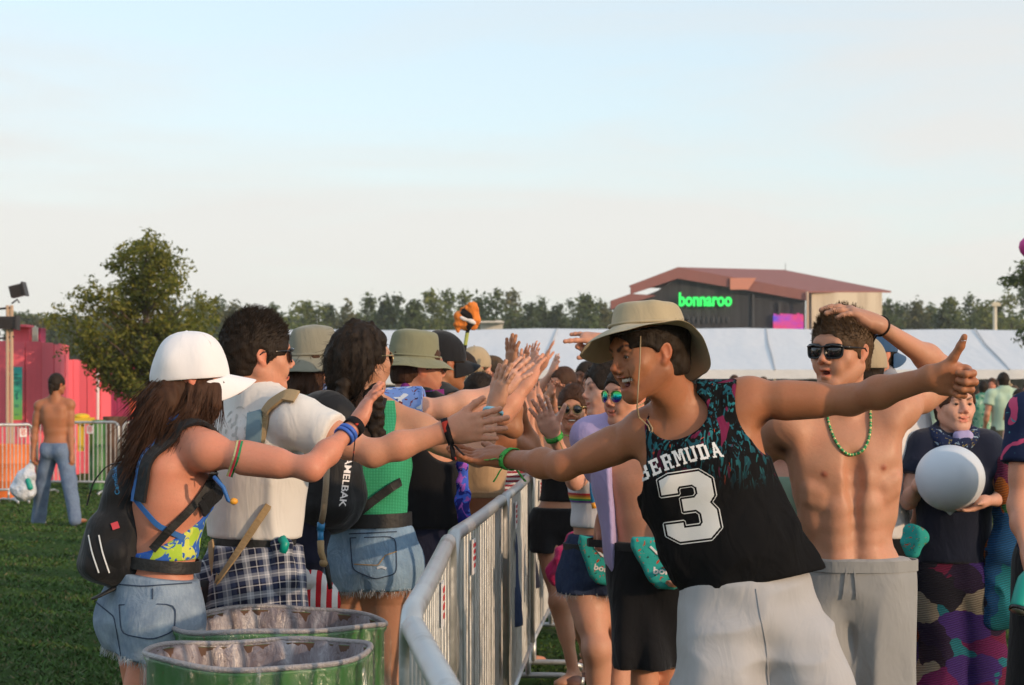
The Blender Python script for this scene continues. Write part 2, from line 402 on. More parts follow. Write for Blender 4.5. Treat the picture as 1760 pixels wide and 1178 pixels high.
    def limbs(s, arm=1.0, leg=1.0):
        c = s.sd.cap; j = s.j; q = s.q*s.w**.3; m = s.sex == 'm'; A = (.95 if m else .82)*q*arm; G = q*leg
        for S, sg in (('L', 1), ('R', -1)):
            a, e, w_ = j['s'+S], j['e'+S], j['w'+S]; d = nrm(e-a); t = 'arm'+S
            c(a, None, .062*A, k=.04, tag=t)
            c(a+d*.03, e, .052*A, .040*A, k=.045, tag=t)
            bn = nrm(np.cross(np.cross(d, nrm(w_-e)), d)) if np.linalg.norm(np.cross(d, nrm(w_-e))) > .1 else s.f
            c(a*.62+e*.38+bn*.012, a*.35+e*.65+bn*.008, .042*A, .036*A, k=.04, tag=t)
            c(a*.6+e*.4-bn*.014, a*.3+e*.7-bn*.008, .04*A, .032*A, k=.04, tag=t)
            d2 = nrm(w_-e); sd_ = s.hands[S]['side'] if S in s.hands else np.cross(d2, (0.3, .2, .9))
            c(e, e*.65+w_*.35, .040*A, .043*A, k=.03, tag='fore'+S)
            c(e*.65+w_*.35, w_, (.043*A, .039*A), (.030*A, .022*A), side=sd_, k=.03, tag='fore'+S)
            h, k_, an = j['h'+S], j['k'+S], j['a'+S]; t = 'leg'+S; kf = s.hf
            c(h, k_, .086*G, .054*G, k=.05, tag=t); c(h*.7+k_*.3+kf*.02, h*.4+k_*.6+kf*.015, .07*G, .056*G, k=.05, tag=t)
            c(k_, None, .054*G, k=.03, tag=t); c(k_+kf*.012, None, .047*G, k=.03, tag=t)
            c(k_, an, .048*G, .034*G, k=.04, tag='shin'+S); c(k_*.78+an*.22-kf*.022, k_*.5+an*.5-kf*.015, .046*G, .034*G, k=.05, tag='shin'+S)
            fd = nrm(s.hf*.95+s.hl*sg*.3); c(an-fd*.03+(0, 0, -.04), an+fd*.15+(0, 0, -.055), (.036, .034), (.043, .022), side=np.cross(fd, (0, 0, 1)), k=.03, tag='foot'+S)
    def hand(s, S, dr, pn, curl=(15, 12, 12, 16), spread=7, thumb=(55, 25, 15), scale=1.0, tcurl=None):
        """dr: finger direction, pn: palm normal. Call before limbs()"""
        sg = 1 if S == 'L' else -1; d = nrm(dr); n = np.array(pn, float); n = nrm(n-d*(n@d)); th = np.cross(n, d)*sg   # towards the thumb
        s.hands[S] = dict(d=d, n=n, side=th, curl=curl, spread=spread, thumb=thumb, scale=scale*s.q*(1.0 if s.sex == 'm' else .93), tcurl=tcurl)
    def build_hands(s):
        c = s.sd.cap
        for S, sg in (('L', 1), ('R', -1)):
            w_ = s.j['w'+S]
            if S not in s.hands:
                d = nrm(w_-s.j['e'+S]); s.hand(S, d*.8-np.array([0, 0, .5]), -s.l*(1 if S == 'L' else -1)+s.f*.2, curl=(45, 50, 55, 60), spread=2)
            H = s.hands[S]; d, n, th, sc_ = H['d'], H['n'], H['side'], H['scale']; t = 'hand'+S
            def pt(x, y, z): return w_+(th*x+d*y+n*z)*sc_*1.05
            c(w_-d*.01, pt(0, .035, 0), (.027*sc_, .021*sc_), (.034*sc_, .019*sc_), side=th, k=.02, tag=t)
            c(pt(.004, .035, 0), pt(.0, .078, -.002), (.036*sc_, .017*sc_, .02*sc_), (.040*sc_, .0135*sc_, .016*sc_), side=th, k=.02, tag=t)
            c(pt(.026, .022, .008), pt(.03, .05, .008), .017*sc_, .012*sc_, k=.015, tag=t)      # ball of the thumb
            c(pt(-.026, .025, .006), pt(-.027, .05, .005), .014*sc_, .012*sc_, k=.015, tag=t)
            bx = (.030, .0105, -.0095, -.028); by = (.084, .091, .088, .078); ln = (.072, .080, .075, .058); rr = (.0092, .0095, .009, .008)
            for i in range(4):
                dd = rot(d, np.cross(d, th), (1.5-i)*H['spread']); ax = np.cross(dd, n)
                p = pt(bx[i], by[i]-.012, -.002); cu = H['curl'][i]; fr = (.44, .30, .26); r = rr[i]*sc_
                cs = (cu*.7, cu*1.0, cu*.7) if cu > 40 else (cu*.5, cu*.6, cu*.4)
                c(p-dd*.012*sc_, p, r*1.1, k=.012, tag=t)
                for g in range(3):
                    dd = rot(dd, ax, cs[g]); q_ = p+dd*ln[i]*fr[g]*sc_*(1.15 if g == 0 else 1.05)
                    c(p, q_, r*(1-.06*g), r*(.94-.06*g), k=.006, tag=t); s.pt(p-nrm(np.cross(ax, dd))*-r*.9, .0045, (.84, .74, .72), .003); s.pt(p-nrm(np.cross(dd, ax))*-r*.9, .0035, (.88, .8, .78), .003) if g else None; c(q_, None, r*(.97-.06*g), k=.003, tag=t); p = q_
                bk = np.cross(ax, dd); bk = bk if bk@n < 0 or cu > 60 else -bk; s.pt(p-dd*.003+bk*r*.8, .0048*sc_, (1.07, 1.02, 1.0), .002)
            ta, tn, tb = H['thumb']    # spread from finger direction, towards palm, bend
            dd = rot(d, np.cross(d, th), ta); dd = rot(dd, np.cross(dd, n), tn); p = pt(.024, .022, .004)
            for g, (l_, r1, r2) in enumerate(((.042, .0155, .0115), (.034, .0115, .0105), (.027, .0105, .0085))):
                q_ = p+dd*l_*sc_; c(p, q_, r1*sc_, r2*sc_, k=.012 if g == 0 else .006, tag=t); p = q_
                bd = nrm(d-dd*(d@dd)) if np.linalg.norm(d-dd*(d@dd)) > .2 else n
                ax2 = np.cross(dd, bd); dd = rot(dd, ax2, tb)
            s.hands[S]['c'] = pt(0, .085, 0)
    def head(s, mouth='closed', eyes=True, detail=True, jaw=1.0):
        c = s.sd.cap; h = s.hp; k_ = s.hs; l, f, u = s.hlf, s.hfwd, s.hup; m = s.sex == 'm'
        def e(p, r, k=.02, op=0, side=l, b=None, rb=None): c(h(*p), h(*b) if b else None, tuple(v*k_ for v in r), tuple(v*k_ for v in rb) if rb else None, side=side, axis=u, k=k*k_, op=op, tag='head')
        # radii given along side, then (axis x side), then axis: for axis u, Y = u x l = -f... depth
        e((0, -.012, .035), (.076, .097, .088), .02)
        e((0, .028, .005), (.066, .066, .085), .03)
        e((0, .03, -.055), (.052*jaw, .056, .045), .03)
        e((0, .076, -.094), (.018*jaw, .014, .014), .022)
        for g in (1, -1):
            e((g*.054*jaw, -.004, -.045), (.02,)*3, .03, b=(g*.02, .066, -.092), rb=(.017,)*3)
            e((g*.043, .060, -.018), (.024, .018, .02), .025)
            e((g*.03, .080, -.04), (.018, .012, .02), .02)
        e((-.032, .083, .029), (.012,)*3, .02, b=(.032, .083, .029))
        if detail:
            for g in (1, -1): e((g*.031, .102, .006), (.018, .018, .0125), .014, op=1)
        e((0, .089, .018), (.0075,)*3, .014, b=(0, .108, -.017), rb=(.0085,)*3)
        e((0, .111, -.021), (.0098, .0088, .0078), .009)
        for g in (1, -1): e((g*.0125, .101, -.029), (.0085, .010, .007), .007)
        if detail:
            for g in (1, -1): e((g*.007, .108, -.038), (.0045, .006, .005), .003, op=1)
        if mouth == 'closed':
            e((-.014, .094, -.0535), (.0065,)*3, .008, b=(.014, .094, -.0535)); e((-.02, .088, -.055), (.004,)*3, .008, b=(.02, .088, -.055))
            e((-.010, .092, -.065), (.0078,)*3, .008, b=(.010, .092, -.065)); e((-.026, .094, -.0595), (.003, .012, .0016), .003, op=1, b=(.026, .094, -.0595))
        elif mouth == 'smile':
            e((0, .092, -.047), (.020, .009, .006), .008); e((0, .084, -.079), (.018, .010, .008), .01); e((0, .068, -.100), (.015, .014, .012), .02)
            e((0, .096, -.0605), (.0295, .025, .0140), .004, op=1)
            for g in (1, -1): e((g*.025, .088, -.052), (.009, .02, .006), .004, op=1); e((g*.040, .072, -.026), (.017, .014, .017), .014); e((g*.037, .094, -.045), (.0025, .012, .016), .008, op=1)
        elif mouth == 'o':
            e((0, .096, -.051), (.015, .009, .006), .008); e((0, .093, -.072), (.014, .009, .0075), .01); e((0, .097, -.0605), (.015, .022, .0065), .004, op=1)
        if eyes:
            for g in (1, -1):
                e((g*.031, .0785, .006), (.0148,)*3, .004); e((g*.0315, .0955, .0045), (.0125, .012, .0034), .0025, op=1)
        for g in (1, -1):
            e((g*.077, -.008, .012), (.006, .017, .018), .01); e((g*.076, -.006, -.010), (.0055, .011, .017), .008, b=(g*.073, .002, -.022), rb=(.006, .008, .009))
            if detail: e((g*.083, -.004, .004), (.004, .009, .016), .004, op=1)
        brow = s.paint.append
        s.eyes = eyes
    def pt(s, c, r, col, soft=.004, stretch=None):
        s.paint.append((np.array(c, float), r, col, soft, stretch))
    def face_paint(s, lips=(1.0, .62, .6), brow=(.16, .13, .12), brows=True, blush=True, stubble=None):
        h = s.hp
        for t in np.linspace(-1, 1, 7):
            if lips: s.pt(h(t*.018, .098, -.0535), .0062*s.hs, lips, .003); s.pt(h(t*.016, .095, -.066), .0068*s.hs, lips, .003)
        if brows:
            for g in (1, -1):
                for t in np.linspace(0, 1, 8): s.pt(h(g*(.014+.033*t), .093-.012*t, .0265+.006*math.sin(t*2.2)), .0052*s.hs*(1-.4*t), brow, .0025)
        if stubble:
            for g in (1, -1):
                for t in np.linspace(0, 1, 8): s.pt(h(g*(.072-.06*t), -.002+.08*t, -.03-.065*t**.7), .022*s.hs, stubble, .012)
            s.pt(h(0, .094, -.043), .012*s.hs, stubble, .006)
        for g in (1, -1): s.pt(h(g*.078, -.006, 0), .028*s.hs, (1.08, .86, .84), .012)
        s.pt(h(0, .112, -.024), .016*s.hs, (1.06, .86, .84), .012)
    def lashes(s):
        for g in (1, -1):
            for t in np.linspace(-1, 1, 7): s.pt(s.hp(g*.0315+.012*t, .0945-.004*abs(t), .0078-.003*t*t), .0022*s.hs, (.16, .11, .10), .0014)
    def colors(s, V):
        C = np.ones((len(V), 3))
        for c, r, col, soft, st in s.paint:
            v = V-c
            ix = np.flatnonzero(np.abs(v).max(1) < (r+soft)*1.6*(max(st[1]) if st else 1))
            if not len(ix): continue
            v = v[ix]
            if st: M = np.array(st[0]); v = (v@M.T)/np.array(st[1])
            d = np.sqrt((v*v).sum(1)); a = np.clip((r+soft-d)/(2*soft), 0, 1)[:, None]
            C[ix] = C[ix]*(1-a)+np.array(col)*a
        return C
    def finish(s, label, group=None, vox=.006, hvox=.003, fine_hands=(), fine_head=True, gz=0.0, name='person'):
        if getattr(s, 'eyes', False): s.lashes()
        if s.paint:
            C0 = np.array([p[0] for p in s.paint]); C1 = s.sd.proj(C0, 0, 3); ok = np.linalg.norm(C1-C0, axis=1) < .015; s.paint = [(c1 if k else c0,)+p[1:] for c0, c1, k, p in zip(C0, C1, ok, s.paint)]
        j = s.j; g = (j['aL']+j['aR'])/2; s.root = empty(name, (g[0], g[1], gz), label, 'person', group)
        bx = []
        if fine_head: bx.append((s.hp(0, .005, .01), .145*s.hs, hvox))
        for S in fine_hands: bx.append((s.hands[S]['c'], .115, .0032))
        V, Fq = mesh_sd(s.sd, vox, bx)
        s.body = mk('body', V, Fq, skm(s.skin), s.root, cols=s.colors(V))
        return s.root
    def eyeballs(s):
        mb = MB()
        for g in (1, -1):
            o = s.hp(g*.031, .0785, .0055); mb = MB(); mb.sphere(o, .0125*s.hs, 16, 10); e = mb.build('eye', MAT('eye_white'), s.root, True)
            gz = nrm(getattr(s, 'gaze', s.hfwd)); X = np.cross(gz, (0, 0, 1)); m2 = MB(); m2.lathe(o+gz*.0113*s.hs, [(0.0001, .0018), (.003, .0016), (.0068, .0), (.0082, -.0020)], 14, nrm(X), np.cross(nrm(X), gz), gz)
            m2.build('iris', MAT('iris'), e, True)
    # ---- clothing
    def garment(s, name, mat, tags, inf=.012, posts=(), extra=None, vox=.007, noise=(.006, 9, 3), k=None, cols=None, boxes=(), lo=None, hi=None, parent=None, fscale=(1, 1, .5)):
        g = s.sd.copy(tags, inf, k)
        if extra: extra(g)
        if noise:
            A, scl, sdv = noise; fs = np.array(fscale)*scl
            g.post.append(lambda Q, D: D-(fold(Q, fs, sdv)-.55)*A-(vn(Q, fs*.45, sdv+9)-.5)*A*1.4)
        g.post += list(posts)
        V, Fq = mesh_sd(g, vox, boxes, lo, hi)
        o = mk(name, V, Fq, mat, parent or s.root, cols=cols(V) if cols else None); return o, g
def strands(name, roots, dirs, length, mat, parent, seed=1, width=.0012, seg=4, curl=.25, grav=.3, taper=.3, droop=None):
    """thin tapered prisms of hair"""
    rs = np.random.RandomState(seed); n = len(roots); L_ = length*(rs.uniform(.6, 1.15, n))[:, None]
    p = np.array(roots, float); d = np.array(dirs, float)+rs.normal(0, curl, (n, 3)); d /= np.linalg.norm(d, axis=1, keepdims=True)
    pts = [p]; bend = rs.normal(0, curl, (n, 3))
    for i in range(seg):
        d = d+bend*.35+np.array([0, 0, -grav/seg]); d /= np.linalg.norm(d, axis=1, keepdims=True); p = p+d*L_/seg; pts.append(p)
    A = np.stack(pts, 1); t = np.linspace(0, 1, seg+1); wd = width*(1-(1-taper)*t)
    u = np.cross(dirs, rs.normal(0, 1, (n, 3))); u /= np.linalg.norm(u, axis=1, keepdims=True)+1e-9; v = np.cross(dirs, u)
    V = np.zeros((n, seg+1, 3, 3))
    for q in range(3):
        a = 2*math.pi*q/3; V[:, :, q] = A+(math.cos(a)*u+math.sin(a)*v)[:, None, :]*wd[None, :, None]
    base = np.arange(n)[:, None, None]*(seg+1)*3+np.arange(seg)[None, :, None]*3; q = np.arange(3)[None, None, :]; q2 = (q+1) % 3
    Fc = np.stack([base+q, base+q2, base+3+q2, base+3+q], -1).reshape(-1, 4)
    return mk(name, V.reshape(-1, 3), Fc, mat, parent)
def scatter(V, Fq, n, seed=1, mask=None):
    rs = np.random.RandomState(seed); c = V[Fq].mean(1); a = np.linalg.norm(np.cross(V[Fq[:, 2]]-V[Fq[:, 0]], V[Fq[:, 3]]-V[Fq[:, 1]]), axis=1)
    if mask is not None: a = a*mask(c)
    ix = rs.choice(len(Fq), n, p=a/a.sum()); nr = np.cross(V[Fq[ix, 2]]-V[Fq[ix, 0]], V[Fq[ix, 3]]-V[Fq[ix, 1]]); nr /= np.linalg.norm(nr, axis=1, keepdims=True)+1e-12
    t = rs.rand(n, 2); p = V[Fq[ix, 0]]+(V[Fq[ix, 1]]-V[Fq[ix, 0]])*t[:, :1]+(V[Fq[ix, 3]]-V[Fq[ix, 0]])*t[:, 1:]; return p, nr
def hair_short(h, mat, n=2500, length=.025, comb=(0, .6, .3), thick=.012, seed=1, front=.112, side=.012, nape=-.075, topz=.02, vox=.004, name='hair', temple=.03, lift=.3, cut=None, fz=-.075):
    """cap of hair over the skull with short strands; comb in head axes (side, forward, up)"""
    k_ = h.hs; l, u = h.hlf, h.hup; g = SD(); g.pr = [list(p) for p in h.sd.pr if p[9] == 'head' and p[8] == 0][:3]
    for p in g.pr: p[5] = p[5]+thick*.75; p[6] = p[6]+thick*.75
    g.cap(h.hp(0, -.01, .045), None, tuple((v+t)*k_ for v, t in zip((.072, .092, .082), (thick*.6, thick*.8, thick+topz))), side=l, axis=u, k=.02); g.cap(h.hp(0, -.045, -.03), None, tuple((v+thick*.3)*k_ for v in (.062, .058, .06)), side=l, axis=u, k=.02)
    g.cap(h.hp(0, front, -.035), None, (.072*k_, .085*k_, .098*k_), side=l, axis=u, k=.012, op=1); g.cap(h.hp(0, .052, fz), None, (.13*k_, .062*k_, .09*k_), side=l, axis=u, k=.012, op=1)
    for q in (1, -1): g.cap(h.hp(q*.085, -.004, -.004), None, (.03*k_, .019*k_, .026*k_), side=l, axis=u, k=.006, op=1)
    pl = plane(h.hp(0, 0, nape), -u); g.post.append(lambda Q, D: smax(D-(vn(Q, 55, seed)-.5)*.006-(vn(Q, 140, seed+1)-.5)*.003, pl(Q), .01))
    if cut is not None: g.post.append(cutp(h.hp(0, 0, cut), u, .004))
    V, Fq = mesh_sd(g, vox); o = mk(name, V, Fq, mat, h.root)
    if n:
        p, nr = scatter(V, Fq, n, seed, lambda c: (h.sd.ev(c) > .002).astype(float)); cd = h.hlf*comb[0]+h.hfwd*comb[1]+h.hup*comb[2]
        cd = cd-nr*(nr@cd if False else (nr*cd).sum(1, keepdims=True)); d = nr*lift+cd; d /= np.linalg.norm(d, axis=1, keepdims=True)
        top = np.clip(((p-h.hp(0, 0, .0))@u)/.09, .3, 1)[:, None]
        strands('hair_strands', p-nr*.003, d, length*top, mat, o, seed, .0011, 3, .18, .1)
    return o, g
def lock(mat, name, parent, pts, r, n=300, seed=1, vox=.005, wav=0, sliver=.25, length=.12, k=.03, side=None, nz=.010):
    """a mass of long hair along a path with strands flowing down it: pts, r lists (r scalar or (side, depth))"""
    g = SD()
    for i in range(len(pts)-1): g.cap(pts[i], pts[i+1], r[i], r[i+1], side=side if side is not None else (1, 0, 0), k=k)
    g.post.append(lambda Q, D: D-(fold(Q, np.array([60, 60, 9.]), seed)-.5)*nz-(vn(Q, np.array([22, 22, 6.]), seed+3)-.5)*nz*2-wav*(vn(Q, np.array([45, 45, 45.]), seed+7)-.5))
    V, Fq = mesh_sd(g, vox); o = mk(name, V, Fq, mat, parent)
    if n:
        p, nr = scatter(V, Fq, n, seed); P0 = np.array(pts); d = np.zeros_like(p)
        i = np.argmin(np.linalg.norm(p[:, None]-P0[None], axis=2), axis=1); i2 = np.minimum(i+1, len(P0)-1); i1 = np.maximum(i2-1, 0); d = P0[i2]-P0[i1]; d /= np.linalg.norm(d, axis=1, keepdims=True)+1e-9
        strands('hair_strands', p-nr*.002, d+nr*.12, length, mat, o, seed, .0012, 5, sliver, .25)
    return o, g
def brimhat(h, mat, c=(0, -.01, .035), R_=(.088, .108), crown=.10, brim=.065, tilt=0, droop=.03, droopf=None, name='bucket_hat', wr=.004, seed=3, sides=.02, roll=0, bandmat=None, taper=.84, flat=True, base=.0, bf=None):
    """cloth bucket hat: crown wall, top, brim with a double wall"""
    k_ = h.hs; u = rot(rot(h.hup, h.hlf, tilt), h.hfwd, roll); f = nrm(h.hfwd-u*(h.hfwd@u)); l = np.cross(u, f); o = h.hp(*c)
    n = 64; rings = []; m_ = brim
    bf = bf or (lambda a: 1)
    def ring(sx, sy, z, fn=None, t=0):
        r_ = []
        for i in range(n):
            a = 2*math.pi*i/n; dz = fn(a) if fn else 0; q_ = m_*t*bf(a); r_.append(o+(l*math.cos(a)*(sx+q_)+f*math.sin(a)*(sy+q_))*k_+u*(z+dz)*k_)
        rings.append(r_)
    dr = droopf or (lambda a: droop)
    m = brim
    for t in (1, .75, .5, .25, 0): ring(R_[0], R_[1], base, lambda a, t=t: -dr(a)*t**1.3+.0035*math.sin(5*a+seed)*t, t)
    ring(R_[0]-.004, R_[1]-.004, base+.012)
    for t in (.3, .6, .85): ring(R_[0]*(1-(1-taper)*t), R_[1]*(1-(1-taper)*t), base+crown*t)
    ring(R_[0]*taper*.96, R_[1]*taper*.96, base+crown*.965); ring(R_[0]*taper*.86, R_[1]*taper*.86, base+crown*1.03); ring(R_[0]*taper*.45, R_[1]*taper*.45, base+crown*1.10); ring(.004, .004, base+crown*1.12)
    V = np.array([p for r_ in rings for p in r_]); cen = o
    V = V+(nrm(h.hup)*((vn(V, 16, seed)-.5)*wr*2)[:, None])+((V-cen)/(np.linalg.norm(V-cen, axis=1, keepdims=True)))*((vn(V, 22, seed+1)-.5)*wr*2)[:, None]
    Fc = [(i*n+j, i*n+(j+1) % n, (i+1)*n+(j+1) % n, (i+1)*n+j) for i in range(len(rings)-1) for j in range(n)]
    ob = mk(name, V, Fc, mat, h.root)
    md = ob.modifiers.new('thick', 'SOLIDIFY'); md.thickness = .003; md.offset = 0
    md = ob.modifiers.new('sub', 'SUBSURF'); md.levels = 1; md.render_levels = 1
    # stitched hatband
    mb = MB(); pts = [o+(l*math.cos(a)*(R_[0]+.001)+f*math.sin(a)*(R_[1]+.001))*k_*.995+u*(base+.010)*k_ for a in np.linspace(0, 2*math.pi, 49)]
    mb.tube(pts, .0045, 6, False); mb.build('hat_band', bandmat or mat, ob, True)
    return ob, (o, l, f, u)
def ballcap(h, mat, bill=1, name='cap', tilt=0, c=(0, -.012, .036), size=1.0, mat2=None, turn=0):
    k_ = h.hs*size; u = rot(h.hup, h.hlf, tilt); f = rot(nrm(h.hfwd-u*(h.hfwd@u)), u, turn); l = np.cross(u, f); o = h.hp(*c)
    n = 48; V = []; prof = [(.985, -.014), (1.0, .004)]+[(math.cos(t)**.85, .004+.119*math.sin(t)) for t in (.25, .5, .75, 1.0, 1.2, 1.4)]+[(.03, .123)]
    for r_, z in prof:
        for i in range(n):
            a = 2*math.pi*i/n; s_ = 1+.004*abs(math.sin(3*a)); V.append(o+(l*math.cos(a)*.089+f*math.sin(a)*.111)*r_*k_*s_+u*z*k_)
    V = np.array(V); V += (V-o)/np.linalg.norm(V-o, axis=1, keepdims=True)*((vn(V, 17, 4)-.5)*.013)[:, None]
    Fc = [(i*n+j, i*n+(j+1) % n, (i+1)*n+(j+1) % n, (i+1)*n+j) for i in range(len(prof)-1) for j in range(n)]
    V0 = V; cap = mk(name, V, Fc, mat, h.root); md = cap.modifiers.new('t', 'SOLIDIFY'); md.thickness = .003; md = cap.modifiers.new('s', 'SUBSURF'); md.levels = 1; md.render_levels = 1
    if bill:
        V = []; m = 13; q = 7
        for j in range(q):
            t = j/(q-1)
            for i in range(m):
                a = R(14+152*i/(m-1)); x = math.cos(a)*.088; y = math.sin(a)*.110+t*.086*math.sin(R(180*i/(m-1)))**.75
                V.append(o+(l*x*(1-.04*t)+f*y)*k_+u*(-.004-.022*t-9.0*abs(x)**2*(.25+.75*t))*k_)
        Fc = [(j*m+i, j*m+i+1, (j+1)*m+i+1, (j+1)*m+i) for j in range(q-1) for i in range(m-1)]
        b = mk('bill', V, Fc, mat2 or mat, cap); md = b.modifiers.new('t', 'SOLIDIFY'); md.thickness = .004; md = b.modifiers.new('s', 'SUBSURF'); md.levels = 1; md.render_levels = 1
    sm = MB()
    for q_ in range(6):
        a = math.pi*q_/3+.52; A = [V_ for V_ in [V0[i*n+int(n*(a/6.2832)) % n] for i in range(len(prof))]]; sm.tube([p_+(p_-o)*.012 for p_ in A], .0016, 5)
    A = [V0[i] for i in range(n)]; sm.tube([p_+(p_-o)*.012+u*.014 for p_ in A+A[:1]], .0013, 5, False); sm.build('stitching', mat, cap, True)
    mb = MB(); mb.sphere(o+u*.124*k_, .006, 10, 6); mb.build('button', mat, cap, True)
    return cap
def sunglasses(h, kind='square', lens=None, frame=None, ear=True, z=.006, y=.104):
    lens = lens or MAT('lens'); frame = frame or MAT('black_gloss'); k_ = h.hs
    root = None
    def p(x, yy, zz): return h.hp(x, yy, zz)
    W, Hh = (.027, .021) if kind == 'square' else (.026, .025)
    fr = MB()
    ls = []
    for g in (1, -1):
        out_ = []
        for i in range(28):
            a = 2*math.pi*i/28; ca, sa = math.cos(a), math.sin(a); e = .55 if kind == 'square' else 1.0
            x = W*math.copysign(abs(ca)**e, ca); zz = Hh*math.copysign(abs(sa)**e, sa)
            if kind == 'square': x *= 1+.10*sa
            if kind == 'aviator': x *= 1+.12*sa; zz = zz-.002
            xx = g*(.033+x*g*1.0) if False else g*.0335+x
            out_.append(p(xx, y-.0+(.0-abs(xx)**2*4.2), z+zz))
        ls.append((g, out_)); fr.tube(out_+out_[:1], .0026*k_ if kind == 'square' else .0012*k_, 6, False)
    if kind == 'square':
        fr.tube([p(-.062, y-.014, z+.014), p(-.033, y, z+.0185), p(0, y+.004, z+.013), p(.033, y, z+.0185), p(.062, y-.014, z+.014)], [.003, .0036, .003, .0036, .003], 6)
    else: fr.tube([p(-.012, y, z+.004), p(0, y+.004, z+.008), p(.012, y, z+.004)], .0016, 6)
    for g in (1, -1):
        fr.tube([p(g*.060, y-.014, z+.012), p(g*.074, y-.035, z+.012), p(g*.0775, .03, z+.010), p(g*.081, .0, z+.008), p(g*.079, -.018, z-.006)], [.0032, .003, .0025, .0025, .002], 6)
    o = fr.build('sunglasses', frame, h.root, True)
    for g, pts in ls:
        c = np.mean(pts, 0)+h.hfwd*.003; V = [c]+pts; mb = MB(); mb.add(V, [(0, 1+i, 1+(i+1) % 28) for i in range(28)]); q = mb.build('lens', lens, o, True)
        md = q.modifiers.new('t', 'SOLIDIFY'); md.thickness = .0015
    return o
def ribbon(name, mat, parent, sd, pts, width, thick=.004, off=.004, n=24, proj=True, closed=False, build=True, mb=None):
    """flat strap along the surface of sd"""
    pts = [np.array(p, float) for p in pts]
    t = np.linspace(0, len(pts)-1, n); A = np.array(pts); B = np.stack([np.interp(t, np.arange(len(pts)), A[:, i]) for i in range(3)], 1)
    for _ in range(2): B[1:-1] = (B[:-2]+2*B[1:-1]+B[2:])/4
    if proj is True:
        o = np.array([0, 0, HC]); dv = B-o; dv /= np.linalg.norm(dv, axis=1, keepdims=True); st_ = B-dv*.25; Q, ok = march(sd, st_, dv, off, 46, .9); tt = ((Q-st_)*dv).sum(1); ix = np.arange(n)
        if ok.any():
            tt = np.interp(ix, ix[ok], tt[ok]); t0 = tt.copy()
            for _ in range(3): tt[1:-1] = (tt[:-2]+2*tt[1:-1]+tt[2:])/4
            B = st_+dv*np.minimum(tt, t0+.004)[:, None]
    elif proj == 'n': B = sd.proj(B, off)
    nr = sd.grad(B)
    for _ in range(2): nr[1:-1] = nr[:-2]+nr[1:-1]+nr[2:]; nr /= np.linalg.norm(nr, axis=1, keepdims=True)+1e-9
    T = np.gradient(B, axis=0); T /= np.linalg.norm(T, axis=1, keepdims=True)+1e-9; S_ = np.cross(T, nr); S_ /= np.linalg.norm(S_, axis=1, keepdims=True)+1e-9
    for _ in range(3): S_[1:-1] = S_[:-2]+S_[1:-1]+S_[2:]; S_ /= np.linalg.norm(S_, axis=1, keepdims=True)+1e-9
    nr = np.cross(S_, T); h = width/2; V = np.stack([B-S_*h, B-S_*h+nr*thick, B+S_*h+nr*thick, B+S_*h], 1).reshape(-1, 3)
    Fc = [(i*4+j, i*4+(j+1) % 4, (i+1)*4+(j+1) % 4, (i+1)*4+j) for i in range(n-1) for j in range(4)]+[(3, 2, 1, 0), ((n-1)*4, (n-1)*4+1, (n-1)*4+2, (n-1)*4+3)]
    if mb is not None: mb.add(V, Fc); return B
    if not build: return V, Fc, B
    return mk(name, V, Fc, mat, parent, smooth=False)
def wristband(h, S, mat, t=.06, width=.018, name='wristband', tail=None, thick=.003, grow=.002):
    """band round the forearm; t = share of the way back from wrist to elbow"""
    w_, e = h.j['w'+S], h.j['e'+S]; c = w_+(e-w_)*t; d = nrm(e-w_); x = h.hands[S]['side']; x = nrm(x-d*(x@d)); y = np.cross(d, x); B = []
    A_ = np.linspace(0, 2*math.pi, 29); r_ = np.array([math.cos(a)*x+math.sin(a)*y for a in A_]); Q, ok = march(h.sd, c+r_*.06, -r_, grow, 40, .2)
    V = np.stack([Q-d*width/2, Q-d*width/2+r_*thick, Q+d*width/2+r_*thick, Q+d*width/2], 1).reshape(-1, 3)
    Fc = [(i*4+j, i*4+(j+1) % 4, (i+1)*4+(j+1) % 4, (i+1)*4+j) for i in range(28) for j in range(4)]
    mb = MB(); mb.add(V, Fc)
    if tail is not None:
        for tt in tail:
            p0 = Q[np.argmax(Q@nrm(tt))]; tt = np.array(tt, float); mb.tube([p0, p0+tt*.35+(0, 0, .004), p0+tt*.7, p0+tt], [.004, .008, .008, .009], 6, flat=.2)
        mb.sphere(p0, .007, 8, 6)
    return mb.build(name, mat, h.root, True)
def belt(name, mat, parent, sd, c, axis, x, width, thick=.005, off=.004, R0=.32, n=56, wob=0):
    d = nrm(axis); x = nrm(np.array(x)-d*(np.array(x)@d)); y = np.cross(d, x); A_ = np.linspace(0, 2*math.pi, n+1); r_ = np.array([math.cos(a)*x+math.sin(a)*y for a in A_]); Q, ok = march(sd, c+r_*R0, -r_, off, 60, R0)
    V = np.stack([Q-d*width/2, Q-d*width/2+r_*thick, Q+d*width/2+r_*thick, Q+d*width/2], 1).reshape(-1, 3); Fc = [(i*4+j, i*4+(j+1) % 4, (i+1)*4+(j+1) % 4, (i+1)*4+j) for i in range(n) for j in range(4)]
    return mk(name, V, Fc, mat, parent, smooth=False)
